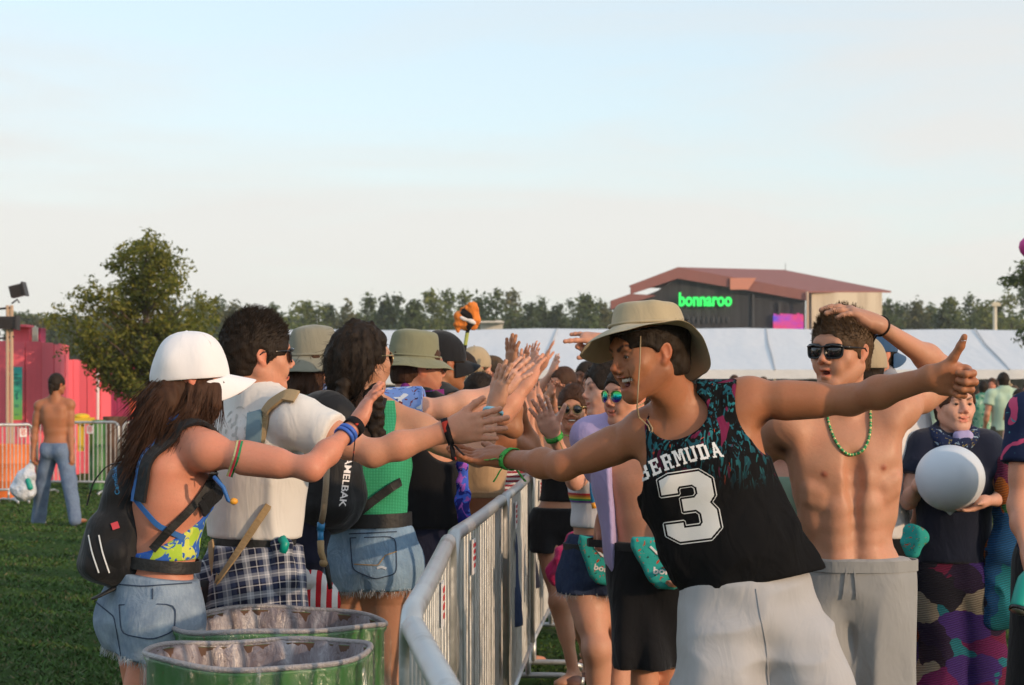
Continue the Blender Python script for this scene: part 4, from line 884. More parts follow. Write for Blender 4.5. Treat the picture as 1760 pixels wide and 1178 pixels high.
MATDEF = {
 'eye_white': lambda: simple('eye white', (.75, .72, .70), .15), 'iris': lambda: simple('iris', (.03, .015, .008), .1), 'tooth': lambda: simple('teeth', (.80, .77, .70), .2), 'mouth_in': lambda: simple('mouth inside', (.12, .02, .02), .4),
 'lens': lambda: simple('dark lens', (.012, .012, .015), .06, coat=.5), 'black_gloss': lambda: simple('black gloss frame', (.01, .01, .012), .18), 'avlens': aviator_lens, 'gold': lambda: simple('gold wire', (.7, .5, .22), .25, 1), 'tanarm': lambda: simple('wood temple', (.30, .15, .06), .4),
 'hair_dark': lambda: hairm('dark hair', (.010, .007, .005), (.035, .022, .014)), 'hair_brown': lambda: hairm('brown hair', (.030, .013, .007), (.085, .038, .020)), 'hair_mid': lambda: hairm('mid brown hair', (.05, .028, .015), (.13, .08, .045)), 'hair_blond': lambda: hairm('blond hair', (.20, .12, .055), (.48, .34, .18)),
 'hat_olive': lambda: cloth('olive cotton', (.20, .20, .125), .12, foldscale=18), 'hat_grey': lambda: cloth('grey olive cotton', (.235, .225, .175), .12, foldscale=18), 'hat_tan': lambda: cloth('khaki cotton', (.40, .33, .215), .12, foldscale=16), 'cap_white': lambda: cloth('white cap cotton', (.78, .76, .78), .05, foldscale=12, fold=.25), 'cap_blue': lambda: cloth('blue cap', (.03, .075, .16), .1), 'cap_black': lambda: cloth('black cap', (.012, .012, .014), .1),
 'cap_tan': lambda: cloth('tan cap', (.40, .31, .20)), 'white_tee': lambda: cloth('cream white tee', (.69, .66, .63), .07, fold=.55, foldscale=11), 'black_tank': lambda: cloth('black jersey', (.008, .008, .010), .2, fold=.55, foldscale=10), 'navy': lambda: cloth('navy cotton', (.010, .012, .030), .15, fold=.5), 'black_cloth': lambda: cloth('black shorts', (.007, .007, .009), .2, fold=.5),
 'tropic': pat_tropical, 'print_white': bermuda_white, 'white_shorts': lambda: cloth('off white shorts', (.40, .395, .41), .07, fold=.4, foldscale=13), 'grey_jersey': lambda: cloth('grey jersey', (.28, .28, .28), .08, fold=.5, foldscale=12), 'denim_light': lambda: pat_denim('washed denim', (.06, .11, .19), (.26, .34, .43)), 'denim_mid': lambda: pat_denim('light blue denim', (.10, .20, .33), (.25, .40, .55)), 'denim_dark': lambda: pat_denim('dark blue denim', (.012, .02, .055), (.03, .05, .12), (.1, .13, .2)),
 'jeans': lambda: pat_denim('faded jeans', (.035, .07, .16), (.11, .18, .30)), 'frayed': lambda: simple('frayed thread', (.55, .60, .66), .9), 'swim': lambda: pat_blobs('blue and lime swimsuit', (.035, .13, .50), [((.42, .60, .06), 1.0, .50), ((.62, .66, .12), 1.8, .58), ((.03, .12, .45), 2.2, .64)], 11, 1.4),
 'strap_blue': lambda: simple('blue webbing', (.03, .14, .42), .6), 'nylon_black': lambda: cloth('black nylon', (.010, .010, .012), .2, rough=.6, fold=.6, foldscale=15), 'webbing': lambda: simple('black webbing', (.012, .012, .013), .6, bump=.3), 'khaki_web': lambda: simple('tan webbing', (.36, .25, .13), .8, bump=.3), 'pocket_blue': lambda: simple('slate fabric', (.12, .2, .25), .7),
 'plaid': pat_plaid, 'crochet': pat_gingham, 'hawaii_blue': lambda: pat_blobs('blue sailboat print', (.16, .27, .62), [((.60, .63, .70), 1.7, .60), ((.14, .03, .04), 2.0, .63), ((.01, .015, .06), 3.0, .64)], 14, 1.0), 'purple_band': lambda: pat_blobs('purple bandana', (.17, .02, .15), [((.02, .2, .35), 2.5, .66), ((.4, .1, .3), 4, .65)], 16, 1.0),
 'galaxy': lambda: pat_blobs('galaxy print', (.015, .02, .20), [((.05, .12, .6), 1, .5), ((.35, .10, .5), 1.5, .6), ((.6, .5, .8), 4, .70)], 9, 2.0), 'tan_knit': lambda: cloth('tan knit', (.52, .35, .21)), 'white_rib': lambda: cloth('white rib cotton', (.72, .70, .73), .05), 'rainbow': lambda: simple('r', (.5, .1, .1)), 'purple_shirt': lambda: cloth('lilac cotton', (.42, .35, .60), .08, fold=.6, foldscale=14), 'pink_cloth': lambda: cloth('magenta scarf', (.50, .02, .12), .25, fold=.8, foldscale=20),
 'fanny': fannym, 'zip': lambda: simple('white zip tape', (.75, .77, .78), .5), 'band_green': lambda: pat_blobs('green festival band', (.07, .42, .08), [((.02, .03, .02), 3, .60), ((.55, .5, .08), 4, .68)], 26, 1.0), 'band_black': lambda: pat_blobs('black and red band', (.012, .01, .012), [((.55, .05, .03), 1.2, .60)], 20, .5), 'band_blue': lambda: simple('blue silicone', (.04, .12, .5), .5), 'band_lblue': lambda: simple('pale blue silicone', (.30, .62, .75), .5), 'band_purple': lambda: simple('beads', (.25, .12, .4), .4), 'red_band': lambda: simple('red band', (.5, .03, .05), .5),
 'balloon': lambda: (lambda m: (m.set(col=(.62, .67, .74), rough=.38, spec=.4, sss=.0), m.m)[1])(M_('white rubber')), 'bead_green': lambda: simple('green bead', (.03, .30, .10), .2, .3), 'bead_yel': lambda: simple('yellow bead', (.60, .55, .25), .2, .3), 'cord': lambda: simple('tan cord', (.35, .27, .17), .8), 'hose': lambda: simple('insulated hose', (.27, .20, .13), .7, bump=.4), 'hose_blue': lambda: simple('blue valve', (.02, .2, .45), .4), 'teal_bit': lambda: simple('teal plastic', (.0, .32, .25), .4), 'orange_bit': lambda: simple('orange plastic', (.8, .35, .03), .4),
 'red_white': lambda: pat_stripes('red white stripes', [(.55, .02, .03), (.75, .73, .73)], 28, 'X'), 'stripe_shirt': lambda: pat_stripes('maroon stripes', [(.3, .03, .05), (.7, .68, .68)], 40, 'Z'), 'navy_floral': lambda: pat_blobs('navy floral print', (.012, .02, .06), [((.55, .07, .16), 1.0, .64), ((.06, .25, .3), 1.5, .66)], 10, .8), 'green_floral': lambda: pat_blobs('green floral', (.22, .42, .28), [((.03, .22, .15), 1.2, .52), ((.5, .6, .45), 2, .62)], 7, 1.2), 'mint': lambda: cloth('mint cotton', (.42, .55, .42), .06), 'olive_shorts': lambda: cloth('brown olive shorts', (.07, .065, .045)), 'sage': lambda: cloth('sage cotton', (.22, .32, .23)),
 'lace': lambda: pat_blobs('black lace', (.02, .018, .018), [((.22, .15, .11), 4, .55)], 30, .5), 'gaiter': lambda: pat_blobs('dark floral gaiter', (.012, .02, .06), [((.25, .35, .45), 2, .62), ((.35, .28, .08), 3, .64)], 18, 1.5), 'gaiter_in': lambda: cloth('lilac gaiter', (.38, .33, .55)), 'navy_tee': lambda: cloth('navy tee', (.010, .014, .032), .15, fold=.5), 'patchwork': lambda: pat_patch('patchwork knit', [(.03, .02, .035), (.16, .02, .06), (.02, .17, .22), (.03, .02, .05), (.26, .05, .02), (.06, .03, .18), (.02, .02, .03), (.02, .22, .19), (.15, .02, .10), (.30, .26, .20)], 7), 'rainbow_knit': lambda: pat_patch('rainbow blanket', [(.12, .02, .05), (.02, .10, .26), (.03, .16, .06), (.34, .10, .02), (.05, .03, .20), (.02, .20, .25), (.03, .03, .05)], 9, (1.2, 1, .45)),
 'grey_tee': lambda: cloth('grey tee', (.25, .25, .27)), 'white_cloth': lambda: cloth('white cotton', (.7, .68, .68)), 'orange_fur': lambda: cloth('orange plush', (.75, .22, .04), .25, fold=.9, foldscale=30), 'black_fur': lambda: cloth('black plush', (.012, .01, .01)), 'white_fur': lambda: cloth('white plush', (.75, .70, .68)), 'pole_tape': lambda: pat_stripes('taped pole', [(.02, .02, .02), (.35, .38, .10)], 7, 'Z'), 'orange_top': lambda: cloth('orange top', (.6, .18, .04)), 'red_top': lambda: cloth('red top', (.45, .03, .04)), 'camo': lambda: pat_blobs('tan camo', (.30, .27, .20), [((.12, .11, .08), 2, .55)], 14, 1),
 'galv': galv, 'drum': binpaint, 'plastic': plastic, 'grass': grassm, 'ground': groundm, 'rust': lambda: simple('rusty inside', (.10, .05, .03), .8), 'label_white': lambda: simple('white label', (.75, .72, .72), .6), 'label_red': lambda: simple('red print', (.5, .03, .04), .6), 'label_pink': lambda: simple('pale pink label', (.75, .50, .48), .6),
 'wall_pink': lambda: wallm('pink painted boards', (.90, .13, .17)), 'wall_magenta': lambda: wallm('magenta boards', (.42, .03, .10)), 'wall_lit_edge': lambda: simple('orange lit edge', (.72, .09, .035), .6), 'tent': tentm, 'tent_shade': lambda: simple('tent inside', (.45, .46, .48), .7), 'roof': lambda: wallm('brown red roof sheet', (.27, .10, .085)), 'roof_sunlit': lambda: simple('sunlit peach patch', (.62, .24, .16), .6), 'stage_black': lambda: (lambda m: (m.set(col=m.ramp(m.noise(.8, m.map((6, 1, .2)), 4), [(.3, (.020, .020, .024)), (.7, (.045, .045, .05))]), rough=.9), m.m)[1])(M_('black mesh')), 'stage_cream': lambda: (lambda m: (m.set(col=m.ramp(m.noise(.7, m.map((2.5, 2.5, .25)), 5), [(.25, (.42, .33, .24)), (.6, (.62, .52, .40))]), rough=.8), m.m)[1])(M_('cream cloth wall')), 'neon': neonm, 'screen': screenm, 'letters_dim': lambda: simple('faint grey letters', (.055, .055, .06), .8),
 'bark': lambda: simple('bark', (.12, .085, .06), .9, bump=.6), 'pole_white': lambda: simple('white pole', (.62, .55, .42), .6), 'dark_metal': lambda: simple('dark lamp housing', (.03, .022, .02), .5), 'truss': lambda: simple('pale timber', (.55, .38, .26), .7), 'orange_box': lambda: simple('orange drum', (.75, .17, .03), .6), 'yellow_box': lambda: simple('yellow lid', (.75, .5, .03), .6), 'balloonm': skyballm, 'sign': lambda: (lambda m: (m.set(col=m.ramp((lambda sp: (m.l.new(m.tc.outputs['Generated'], sp.inputs[0]), sp.outputs[2])[1])(m.n.new('ShaderNodeSeparateXYZ')), [(.0, (.20, .42, .05)), (.5, (.05, .42, .25)), (1, (.02, .38, .38))]), rough=.6), m.m)[1])(M_('green banner')), 'sign_print': lambda: simple('dark green print', (.02, .16, .15), .6), 'bag': lambda: (lambda m: (m.set(col=m.ramp(m.noise(6, detail=3), [(.3, (.45, .52, .62)), (.7, (.72, .74, .80))]), rough=.35), m.bump(m.noise(22, detail=4), .9, .03), m.m)[2])(M_('white plastic bag')),
 'shoe': lambda: simple('trainers', (.35, .33, .32), .7), 'shoe_red': lambda: simple('coral trainers', (.65, .06, .08), .6), 'sandal': lambda: simple('brown sandal', (.10, .04, .025), .7), 'teal_strap': lambda: simple('teal strap', (.0, .30, .33), .7), 'can': lambda: simple('tin can', (.45, .43, .42), .3, .8), 'pale_roof': lambda: simple('pale roof', (.62, .58, .52), .6), 'tattoo': lambda: simple('t', (.1, .1, .1)),
 'leaf_near': lambda: leafm('oak leaves', (.10, .12, .02), (.18, .19, .03), (.30, .26, .05)), 'leaf_a': lambda: leafm('poplar leaves', (.07, .10, .035), (.11, .15, .05), (.16, .19, .06)), 'leaf_b': lambda: leafm('olive leaves', (.11, .115, .045), (.15, .15, .06), (.20, .18, .07)), 'leaf_c': lambda: leafm('dark leaves', (.05, .075, .03), (.075, .105, .04), (.10, .13, .045)), 'leaf_d': lambda: leafm('yellow green leaves', (.12, .15, .035), (.17, .20, .05), (.24, .25, .07)),
}
# ------------------------------------------------------------------ the setting
def st(o): o['kind'] = 'structure'; return o
n_ = 60; gx = np.linspace(-700, 700, n_); gy = np.linspace(-60, 1400, n_); X_, Y_ = np.meshgrid(gx, gy, indexing='ij')
V = np.stack([X_.ravel(), Y_.ravel(), np.zeros(n_*n_)], 1); I = np.arange(n_*n_).reshape(n_, n_)
st(mk('ground', V, np.stack([I[:-1, :-1], I[1:, :-1], I[1:, 1:], I[:-1, 1:]], -1).reshape(-1, 4), MAT('ground'), loc=(0, 0, 0)))
def grass_patch(n, x0, x1, y0, y1, seed, hmax=.045):
    rs = np.random.RandomState(seed); y = y0*(y1/y0)**rs.rand(n); x = rs.uniform(x0, x1, n)*(y/y1*.5+.5); dens = vn(np.stack([x, y, x*0], 1), 1.3, seed); k = dens > rs.rand(n)*.55
    x, y, dens = x[k], y[k], dens[k]; n = len(x); h = rs.uniform(.4, 1, n)*hmax*(.35+.6*dens); a = rs.rand(n)*6.28; w_ = .004+.0006*y
    b = np.stack([x, y, x*0-.002], 1); c = np.stack([np.cos(a)*w_, np.sin(a)*w_, x*0], 1); t = b+np.stack([rs.normal(0, .02, n), rs.normal(0, .02, n), h], 1)
    V = np.stack([b-c, b+c, t], 1).reshape(-1, 3); return V
V = np.concatenate([grass_patch(95000, -9.5, -1.6, 9.5, 34, 3), grass_patch(70000, .15, 6.5, 6, 30, 4)])
g = mk('grass', V, np.arange(len(V)).reshape(-1, 3), MAT('grass'), smooth=False, loc=(0, 0, 0)); tag(g, kind='stuff')

# ---- trees
def leaves(name, cl, n, size, mat, parent, seed, flat=.75):
    """leaf sized faces through ellipsoidal clumps: cl = [(centre, radii, weight)]"""
    rs = np.random.RandomState(seed); w_ = np.array([c[2] for c in cl], float); w_ /= w_.sum(); k = rs.choice(len(cl), n, p=w_)
    C = np.array([c[0] for c in cl])[k]; Rr = np.array([c[1] for c in cl])[k]; d = rs.normal(0, 1, (n, 3)); d /= np.linalg.norm(d, axis=1, keepdims=True); r = rs.rand(n)**.45
    p = C+d*Rr*r[:, None]; p += rs.normal(0, size*.6, (n, 3)); nr = d*.7+rs.normal(0, .55, (n, 3))+[0, 0, .25]; nr /= np.linalg.norm(nr, axis=1, keepdims=True)
    u = np.cross(nr, rs.normal(0, 1, (n, 3))); u /= np.linalg.norm(u, axis=1, keepdims=True); v = np.cross(nr, u); s_ = (size*rs.uniform(.55, 1.25, n))[:, None]
    V = np.stack([p-u*s_, p-v*s_*.45, p+u*s_, p+v*s_*.45+nr*s_*.15], 1).reshape(-1, 3); return mk(name, V, np.arange(len(V)).reshape(-1, 4), mat, parent, smooth=False)
def far_tree(px, top, wpx, mat, d, seed, label, n=1700):
    rs = np.random.RandomState(seed); s_ = F/d; x = (px-CX)/s_; H = HC+(HY-top)/s_; W = wpx/s_/2
    t = empty('broadleaf_tree', (x, d, 0), label, 'tree', 'trees along the far edge of the field')
    mb = MB(); mb.tube([(x, d, -.05), (x+.1, d, H*.3), (x, d, H*.75)], [.22, .16, .06], 6)
    for i in range(4):
        a = rs.rand()*6.28; z = H*rs.uniform(.25, .6); mb.tube([(x, d, z), (x+math.cos(a)*W*.6, d+math.sin(a)*W*.6, z+H*.16)], [.07, .02], 5)
    mb.build('trunk', MAT('bark'), t); cl = []
    for i in range(15):
        z = rs.uniform(.14, .95); q = W*(.45+.75*math.sin(math.pi*min(1, z*.9+.08)))*(1 if z < .8 else (1.1-z)/.3*.8+.2); a = rs.rand()*6.28; rr = rs.rand()**.5*q*.7
        cl.append(((x+math.cos(a)*rr, d+math.sin(a)*rr, H*z), (q*.42+.2, q*.42+.2, H*.075+.25), 1))
    cl.append(((x+rs.uniform(-.3, .3), d, H*.96), (.35, .35, .5), .35)); cl.append(((x, d, H*.55), (W*.7, W*.7, H*.42), 5))
    leaves('crown', cl, n, .27, MAT(mat), t, seed)
TL = [(60, 548, 60, 'b', 0), (96, 538, 60, 'c', 3), (130, 545, 56, 'b', 6), (200, 520, 70, 'c', 8), (290, 512, 70, 'c', 2), (338, 506, 52, 'd', 0), (372, 510, 60, 'a', 5), (402, 520, 44, 'b', -5), (430, 528, 40, 'b', 8),
      (470, 524, 44, 'a', 2), (500, 526, 50, 'd', -4), (532, 520, 62, 'd', 0), (566, 528, 40, 'c', 6), (598, 518, 50, 'b', 3), (632, 511, 44, 'a', 8), (660, 516, 38, 'c', 0), (682, 510, 42, 'c', 5), (708, 520, 42, 'a', -3), (738, 503, 60, 'd', 3),
      (768, 500, 52, 'a', 7), (798, 506, 54, 'd', 0), (826, 508, 40, 'c', 9), (852, 496, 66, 'a', 2), (886, 503, 54, 'b', 5), (912, 524, 34, 'c', 0), (934, 516, 36, 'a', 8), (962, 526, 36, 'c', 3), (984, 514, 48, 'c', 5), (1012, 511, 50, 'a', 0), (1040, 522, 44, 'b', 6), (1062, 530, 40, 'c', 9),
      (1526, 518, 34, 'a', 0), (1552, 526, 34, 'c', 6), (1576, 519, 46, 'b', 2), (1602, 524, 36, 'a', 7), (1622, 530, 30, 'c', 0), (1640, 512, 48, 'd', 3), (1668, 511, 48, 'a', 8), (1694, 517, 44, 'd', 0), (1716, 524, 36, 'c', 5), (1738, 506, 48, 'd', 2), (1768, 490, 60, 'a', 6)]
NM = {'a': 'mid green', 'b': 'olive brown', 'c': 'dark green', 'd': 'yellowish green'}
def where(px):
    return ('behind the pink wall at the left' if px < 180 else 'directly behind the big oak' if px < 320 else 'right of the big oak' if px < 445 else 'above the grey bucket hat' if px < 560 else 'above the curly dark haired head' if px < 670 else
            'above the olive bucket hat' if px < 750 else 'beside the orange totem' if px < 870 else 'between totem and black stage' if px < 1000 else 'at the left edge of the black stage' if px < 1100 else 'just right of the cream stage wall' if px < 1610 else 'left of the white lamp post' if px < 1705 else 'at the right edge beyond the lamp post')
cnt_ = {}
for i, (px, top, wp, k, dz) in enumerate(TL):
    lb = f"{NM[k]} far tree {where(px)}"; cnt_[lb] = cnt_.get(lb, 0)+1
TLs = []
for i, (px, top, wp, k, dz) in enumerate(TL):
    lb = f"{NM[k]} far tree {where(px)}"
    if cnt_[lb] > 1:
        grp = sorted([(t[0], t[1]) for t in TL if f"{NM[t[3]]} far tree {where(t[0])}" == lb]); j = [g_[0] for g_ in grp].index(px); lb += (', leftmost one', ', second one', ', third one')[j]
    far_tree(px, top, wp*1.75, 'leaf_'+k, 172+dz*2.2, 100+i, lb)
# dark wood behind the single trees
rs = np.random.RandomState(5); cl = []
for px in list(range(20, 1120, 20))+list(range(1515, 1800, 20)):
    x = (px-CX)/F*205; cl.append(((x, 205, 4.8), (1.7, 2.0, 4.3+rs.rand()*1.5), 1)); cl.append(((x+.5, 204, 7.6+rs.rand()), (1.2, 1.5, 1.4), .5))
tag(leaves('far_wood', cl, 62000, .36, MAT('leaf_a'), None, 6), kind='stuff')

def near_oak():
    d = 33.0; s_ = F/d; rs = np.random.RandomState(11)
    def q(px, py, dd=0): return P(px, py, d+dd)
    base = P(248, 675+HC*s_, d); t = empty('oak_tree', base, 'young bushy oak with a pointed ragged crown in front of the pink wall', 'tree')
    mb = MB(); top = q(258, 420); mb.tube([base-(0, 0, .05), q(249, 740), q(246, 660), q(250, 560), q(256, 470), top], [.10, .085, .075, .055, .03, .008], 8)
    tips = [(150, 560), (120, 585), (175, 520), (165, 620), (200, 470), (215, 440), (300, 450), (325, 520), (320, 590), (300, 640), (230, 660), (205, 640), (270, 655), (285, 500), (140, 530), (240, 430), (310, 470), (345, 560), (200, 560), (265, 600), (180, 600), (225, 520), (290, 560), (255, 410), (228, 480), (278, 440), (128, 610), (150, 600), (345, 600), (350, 540), (335, 620), (105, 560), (165, 500)]
    cl = []
    for i, (px, py) in enumerate(tips):
        dd = rs.uniform(-1.0, 1.0); p = q(px, py, dd); b = q(249, min(690, py+60+abs(px-249)*.25)); m_ = (p+b)/2+(0, 0, .06); mb.tube([b, m_, p], [.028, .018, .006], 5)
        for k in range(7):
            f = rs.uniform(.25, 1.05); c = b+(p-b)*f+rs.normal(0, .10, 3)*(1, 1.4, .7); cl.append((c+(0, 0, .02), (.30*(1.25-f*.6), .30, .12+.05*rs.rand()), 1.0-.2*f))
        for k in range(3):
            f = 1+rs.uniform(.05, .22); c = b+(p-b)*f+rs.normal(0, .07, 3); cl.append((c, (.12, .12, .06), .13))
    for px, py, wx, wz in ((240, 560, .65, .55), (245, 620, .7, .35), (235, 500, .45, .4), (180, 585, .45, .28), (300, 580, .42, .4)): cl.append((q(px, py), (wx, .7, wz), .9))
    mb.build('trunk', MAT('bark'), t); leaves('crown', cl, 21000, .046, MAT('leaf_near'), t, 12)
near_oak()
def edge_tree():
    d = 58.0; base = P(1835, 675+HC*F/d, d); t = empty('edge_tree', base, 'leafy tree reaching into the photo at its right edge', 'tree'); mb = MB(); top = P(1830, 420, d)
    mb.tube([base-(0, 0, .05), P(1832, 560, d), top], [.2, .13, .03], 8); cl = []; rs = np.random.RandomState(3)
    for px, py in ((1765, 480), (1790, 470), (1800, 520), (1830, 430), (1850, 480), (1790, 560), (1870, 540)):
        p = P(px, py, d); mb.tube([P(1832, py+45, d), p], [.05, .01], 5)
        for k in range(5): cl.append((p+rs.normal(0, .25, 3), (.4, .4, .25), 1))
    mb.build('trunk', MAT('bark'), t); leaves('crown', cl, 5000, .09, MAT('leaf_a'), t, 4)
edge_tree()

# ---- pink hoarding at the left
def hoarding(name, pts, d0, mat, label, seam=.006, post=True, low=None):
    """boards between photo columns: pts = [(px, top_py, d)]"""
    t = None; mb = MB(); fr = MB(); A = [P(px, py, d) for px, py, d in pts]
    t = empty(name, (np.mean([a[0] for a in A]), np.mean([a[1] for a in A]), 0), label, 'hoarding')
    for i, (a, b) in enumerate(zip(A[:-1], A[1:])):
        dv = (b-a)*(1, 1, 0); Ln = np.linalg.norm(dv); X = dv/Ln; Nn = np.array([X[1], -X[0], 0]); h = (a[2]+b[2])/2+.01*math.sin(i*2.3); c = (a+b)/2*(1, 1, 0)+(0, 0, h/2)
        mb.box(c+Nn*.012*(i % 2), (Ln-seam*2, .03, h), X, Nn, (0, 0, 1)); fr.box((a*(1, 1, 0))+(0, 0, a[2]/2-.05)+Nn*-.05, (.05, .06, a[2]-.1), X, Nn, (0, 0, 1))
    mb.build('board', MAT(mat), t); fr.build('frame_post', MAT('dark_metal'), t); return t
xs = [-40, -15, 12, 43, 70, 91, 102, 110, 116]; hoarding('pink_hoarding', [(x, 587+(max(0, x-60)*.12), 34+max(0, x-60)*.02+(max(0, x-95)**2)*.004) for x in xs], 34, 'wall_pink', 'tall pink board wall with the green banner at the left edge')
hoarding('pink_hoarding', [(116, 618, 37), (124, 619, 37.2), (134, 619, 37.6)], 37, 'wall_pink', 'narrow salmon pink end panel beside the tall pink wall')
hoarding('red_hoarding', [(134, 620, 38), (150, 621, 38), (172, 622, 38), (190, 622, 38.3)], 38, 'wall_pink', 'red board panel left of the dark magenta planks behind the oak')
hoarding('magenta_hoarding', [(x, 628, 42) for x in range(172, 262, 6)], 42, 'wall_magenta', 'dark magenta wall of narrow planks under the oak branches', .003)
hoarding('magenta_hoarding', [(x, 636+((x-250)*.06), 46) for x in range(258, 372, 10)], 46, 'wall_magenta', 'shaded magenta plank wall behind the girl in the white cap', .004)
mb = MB(); c = P(222, 690, 40); mb.tube([P(214, 630, 40), P(222, 655, 40), P(228, 690, 40), P(229, 723, 40), P(229, 790, 40)], [.05, .07, .08, .08, .08], 8); o = mb.build('lit_edge_strip', MAT('wall_lit_edge'), None, True); tag(o, 'curved orange strip standing in for the sunlit edge of the magenta planks', 'post')  # orange tube gives the planks' sunlit edge as colour
mb = MB(); mb.tube([P(168, 622, 37.6), P(168, 700, 37.6), P(167, 860, 37.6)], .03, 6); o = mb.build('cable_post', MAT('label_white'), None, True); tag(o, 'thin whitish post on the red panel below the oak', 'post')
def signboard():
    d = 33.7; a = P(20, 631, d); b = P(38, 722, d); w_ = b[0]-a[0]; h_ = a[2]-b[2]; c = (a+b)/2; t = empty('banner', (c[0], c[1], b[2]), 'narrow teal to green vertical banner on the pink wall', 'banner')
    mb = MB(); mb.box(c, (w_, .02, h_)); mb.build('cloth', MAT('sign'), t); mb = MB()
    for i, (z, ww) in enumerate(((.36, .5), (.30, .7), (.27, .66), (.22, .72), (.19, .6), (.16, .3))): mb.box(c+(0, -.013, z*h_), (w_*ww, .004, .016))
    for z in (-.02, -.06, -.10): mb.box(c+(0, -.013, z*h_), (w_*.16, .004, .03)); 
    mb.tube([c+(-.03, -.014, .05*h_), c+(.03, -.014, .03*h_), c+(-.02, -.014, -.04*h_), c+(.03, -.014, -.09*h_)], .008, 5)
    for z in (-.22, -.25, -.40): mb.box(c+(0, -.013, z*h_), (w_*.4, .004, .014))
    mb.build('printed_text', MAT('sign_print'), t)
signboard()
def lamp_mast():
    d = 32.0; b = P(15, 675+HC*F/d, d); t = empty('light_mast', b, 'pale timber mast carrying two dark stage lamps at the left edge', 'light mast'); mb = MB()
    for px in (13, 20): mb.tube([P(px, 1010, d)*(1, 1, 0), P(px, 525, d)], .028, 6)
    for py in (530, 560, 600, 640): mb.tube([P(13, py, d), P(20, py+6, d)], .018, 5)
    mb.build('mast', MAT('truss'), t)
    mb = MB(); mb.tube([P(-10, 532, d), P(22, 529, d)], .02, 6); mb.tube([P(20, 522, d), P(30, 515, d), P(33, 521, d)], .015, 6); mb.tube([P(-8, 583, d), P(24, 579, d)], .018, 6); mb.build('cross_arm', MAT('dark_metal'), t)
    for (px, py, w_, h_, ang) in ((31, 500, .23, .19, 14), (14, 555, .30, .20, 0)):
        a = R(ang); X = np.array([math.cos(a), 0, math.sin(a)]); Z = np.array([-math.sin(a), 0, math.cos(a)]); c = P(px, py, d); mb = MB(); mb.box(c, (w_, .2, h_), X, (0, 1, 0), Z); mb.box(c+X*w_*.5, (.03, .26, h_*1.2), X, (0, 1, 0), Z)
        l = mb.build('lamp', MAT('dark_metal'), t); 
        for q in (-.25, 0, .25): m2 = MB(); m2.box(c-X*w_*.3*0+Z*h_*q-(0, .11, 0), (w_*.8, .02, .012), X, (0, 1, 0), Z); m2.build('cooling_fin', MAT('dark_metal'), l)
lamp_mast()
mb = MB(); d = 35.5; a, b = P(27, 562, d), P(57, 600, d); mb.box((a+b)/2, (b[0]-a[0], .6, a[2]-b[2])); mb.box((a+b)/2+(0.02, -.3, (a[2]-b[2])/2), ((b[0]-a[0])*1.08, .66, .04)); tag(mb.build('roof_box', MAT('wall_pink')), 'red box standing on top of the pink wall', 'box')
mb = MB(); a, b = P(57, 560, d-.4), P(68, 600, d-.4)
for k in range(3): mb.tube([(a[0]+k*.035, a[1], b[2]), (a[0]+k*.035, a[1], a[2]-.03*abs(k-1))], .02, 6)
tag(mb.build('pale_post', MAT('pole_white'), None, True), 'cluster of pale posts beside the red box on the pink wall', 'posts')
mb = MB(); a, b = P(68, 566, d), P(74, 600, d); mb.box((a+b)/2, (b[0]-a[0], .4, a[2]-b[2])); mb.box(P(71, 566, d), (.09, .44, .03)); tag(mb.build('roof_box', MAT('wall_magenta')), 'narrow dark red block right of the pale posts on the wall', 'box')

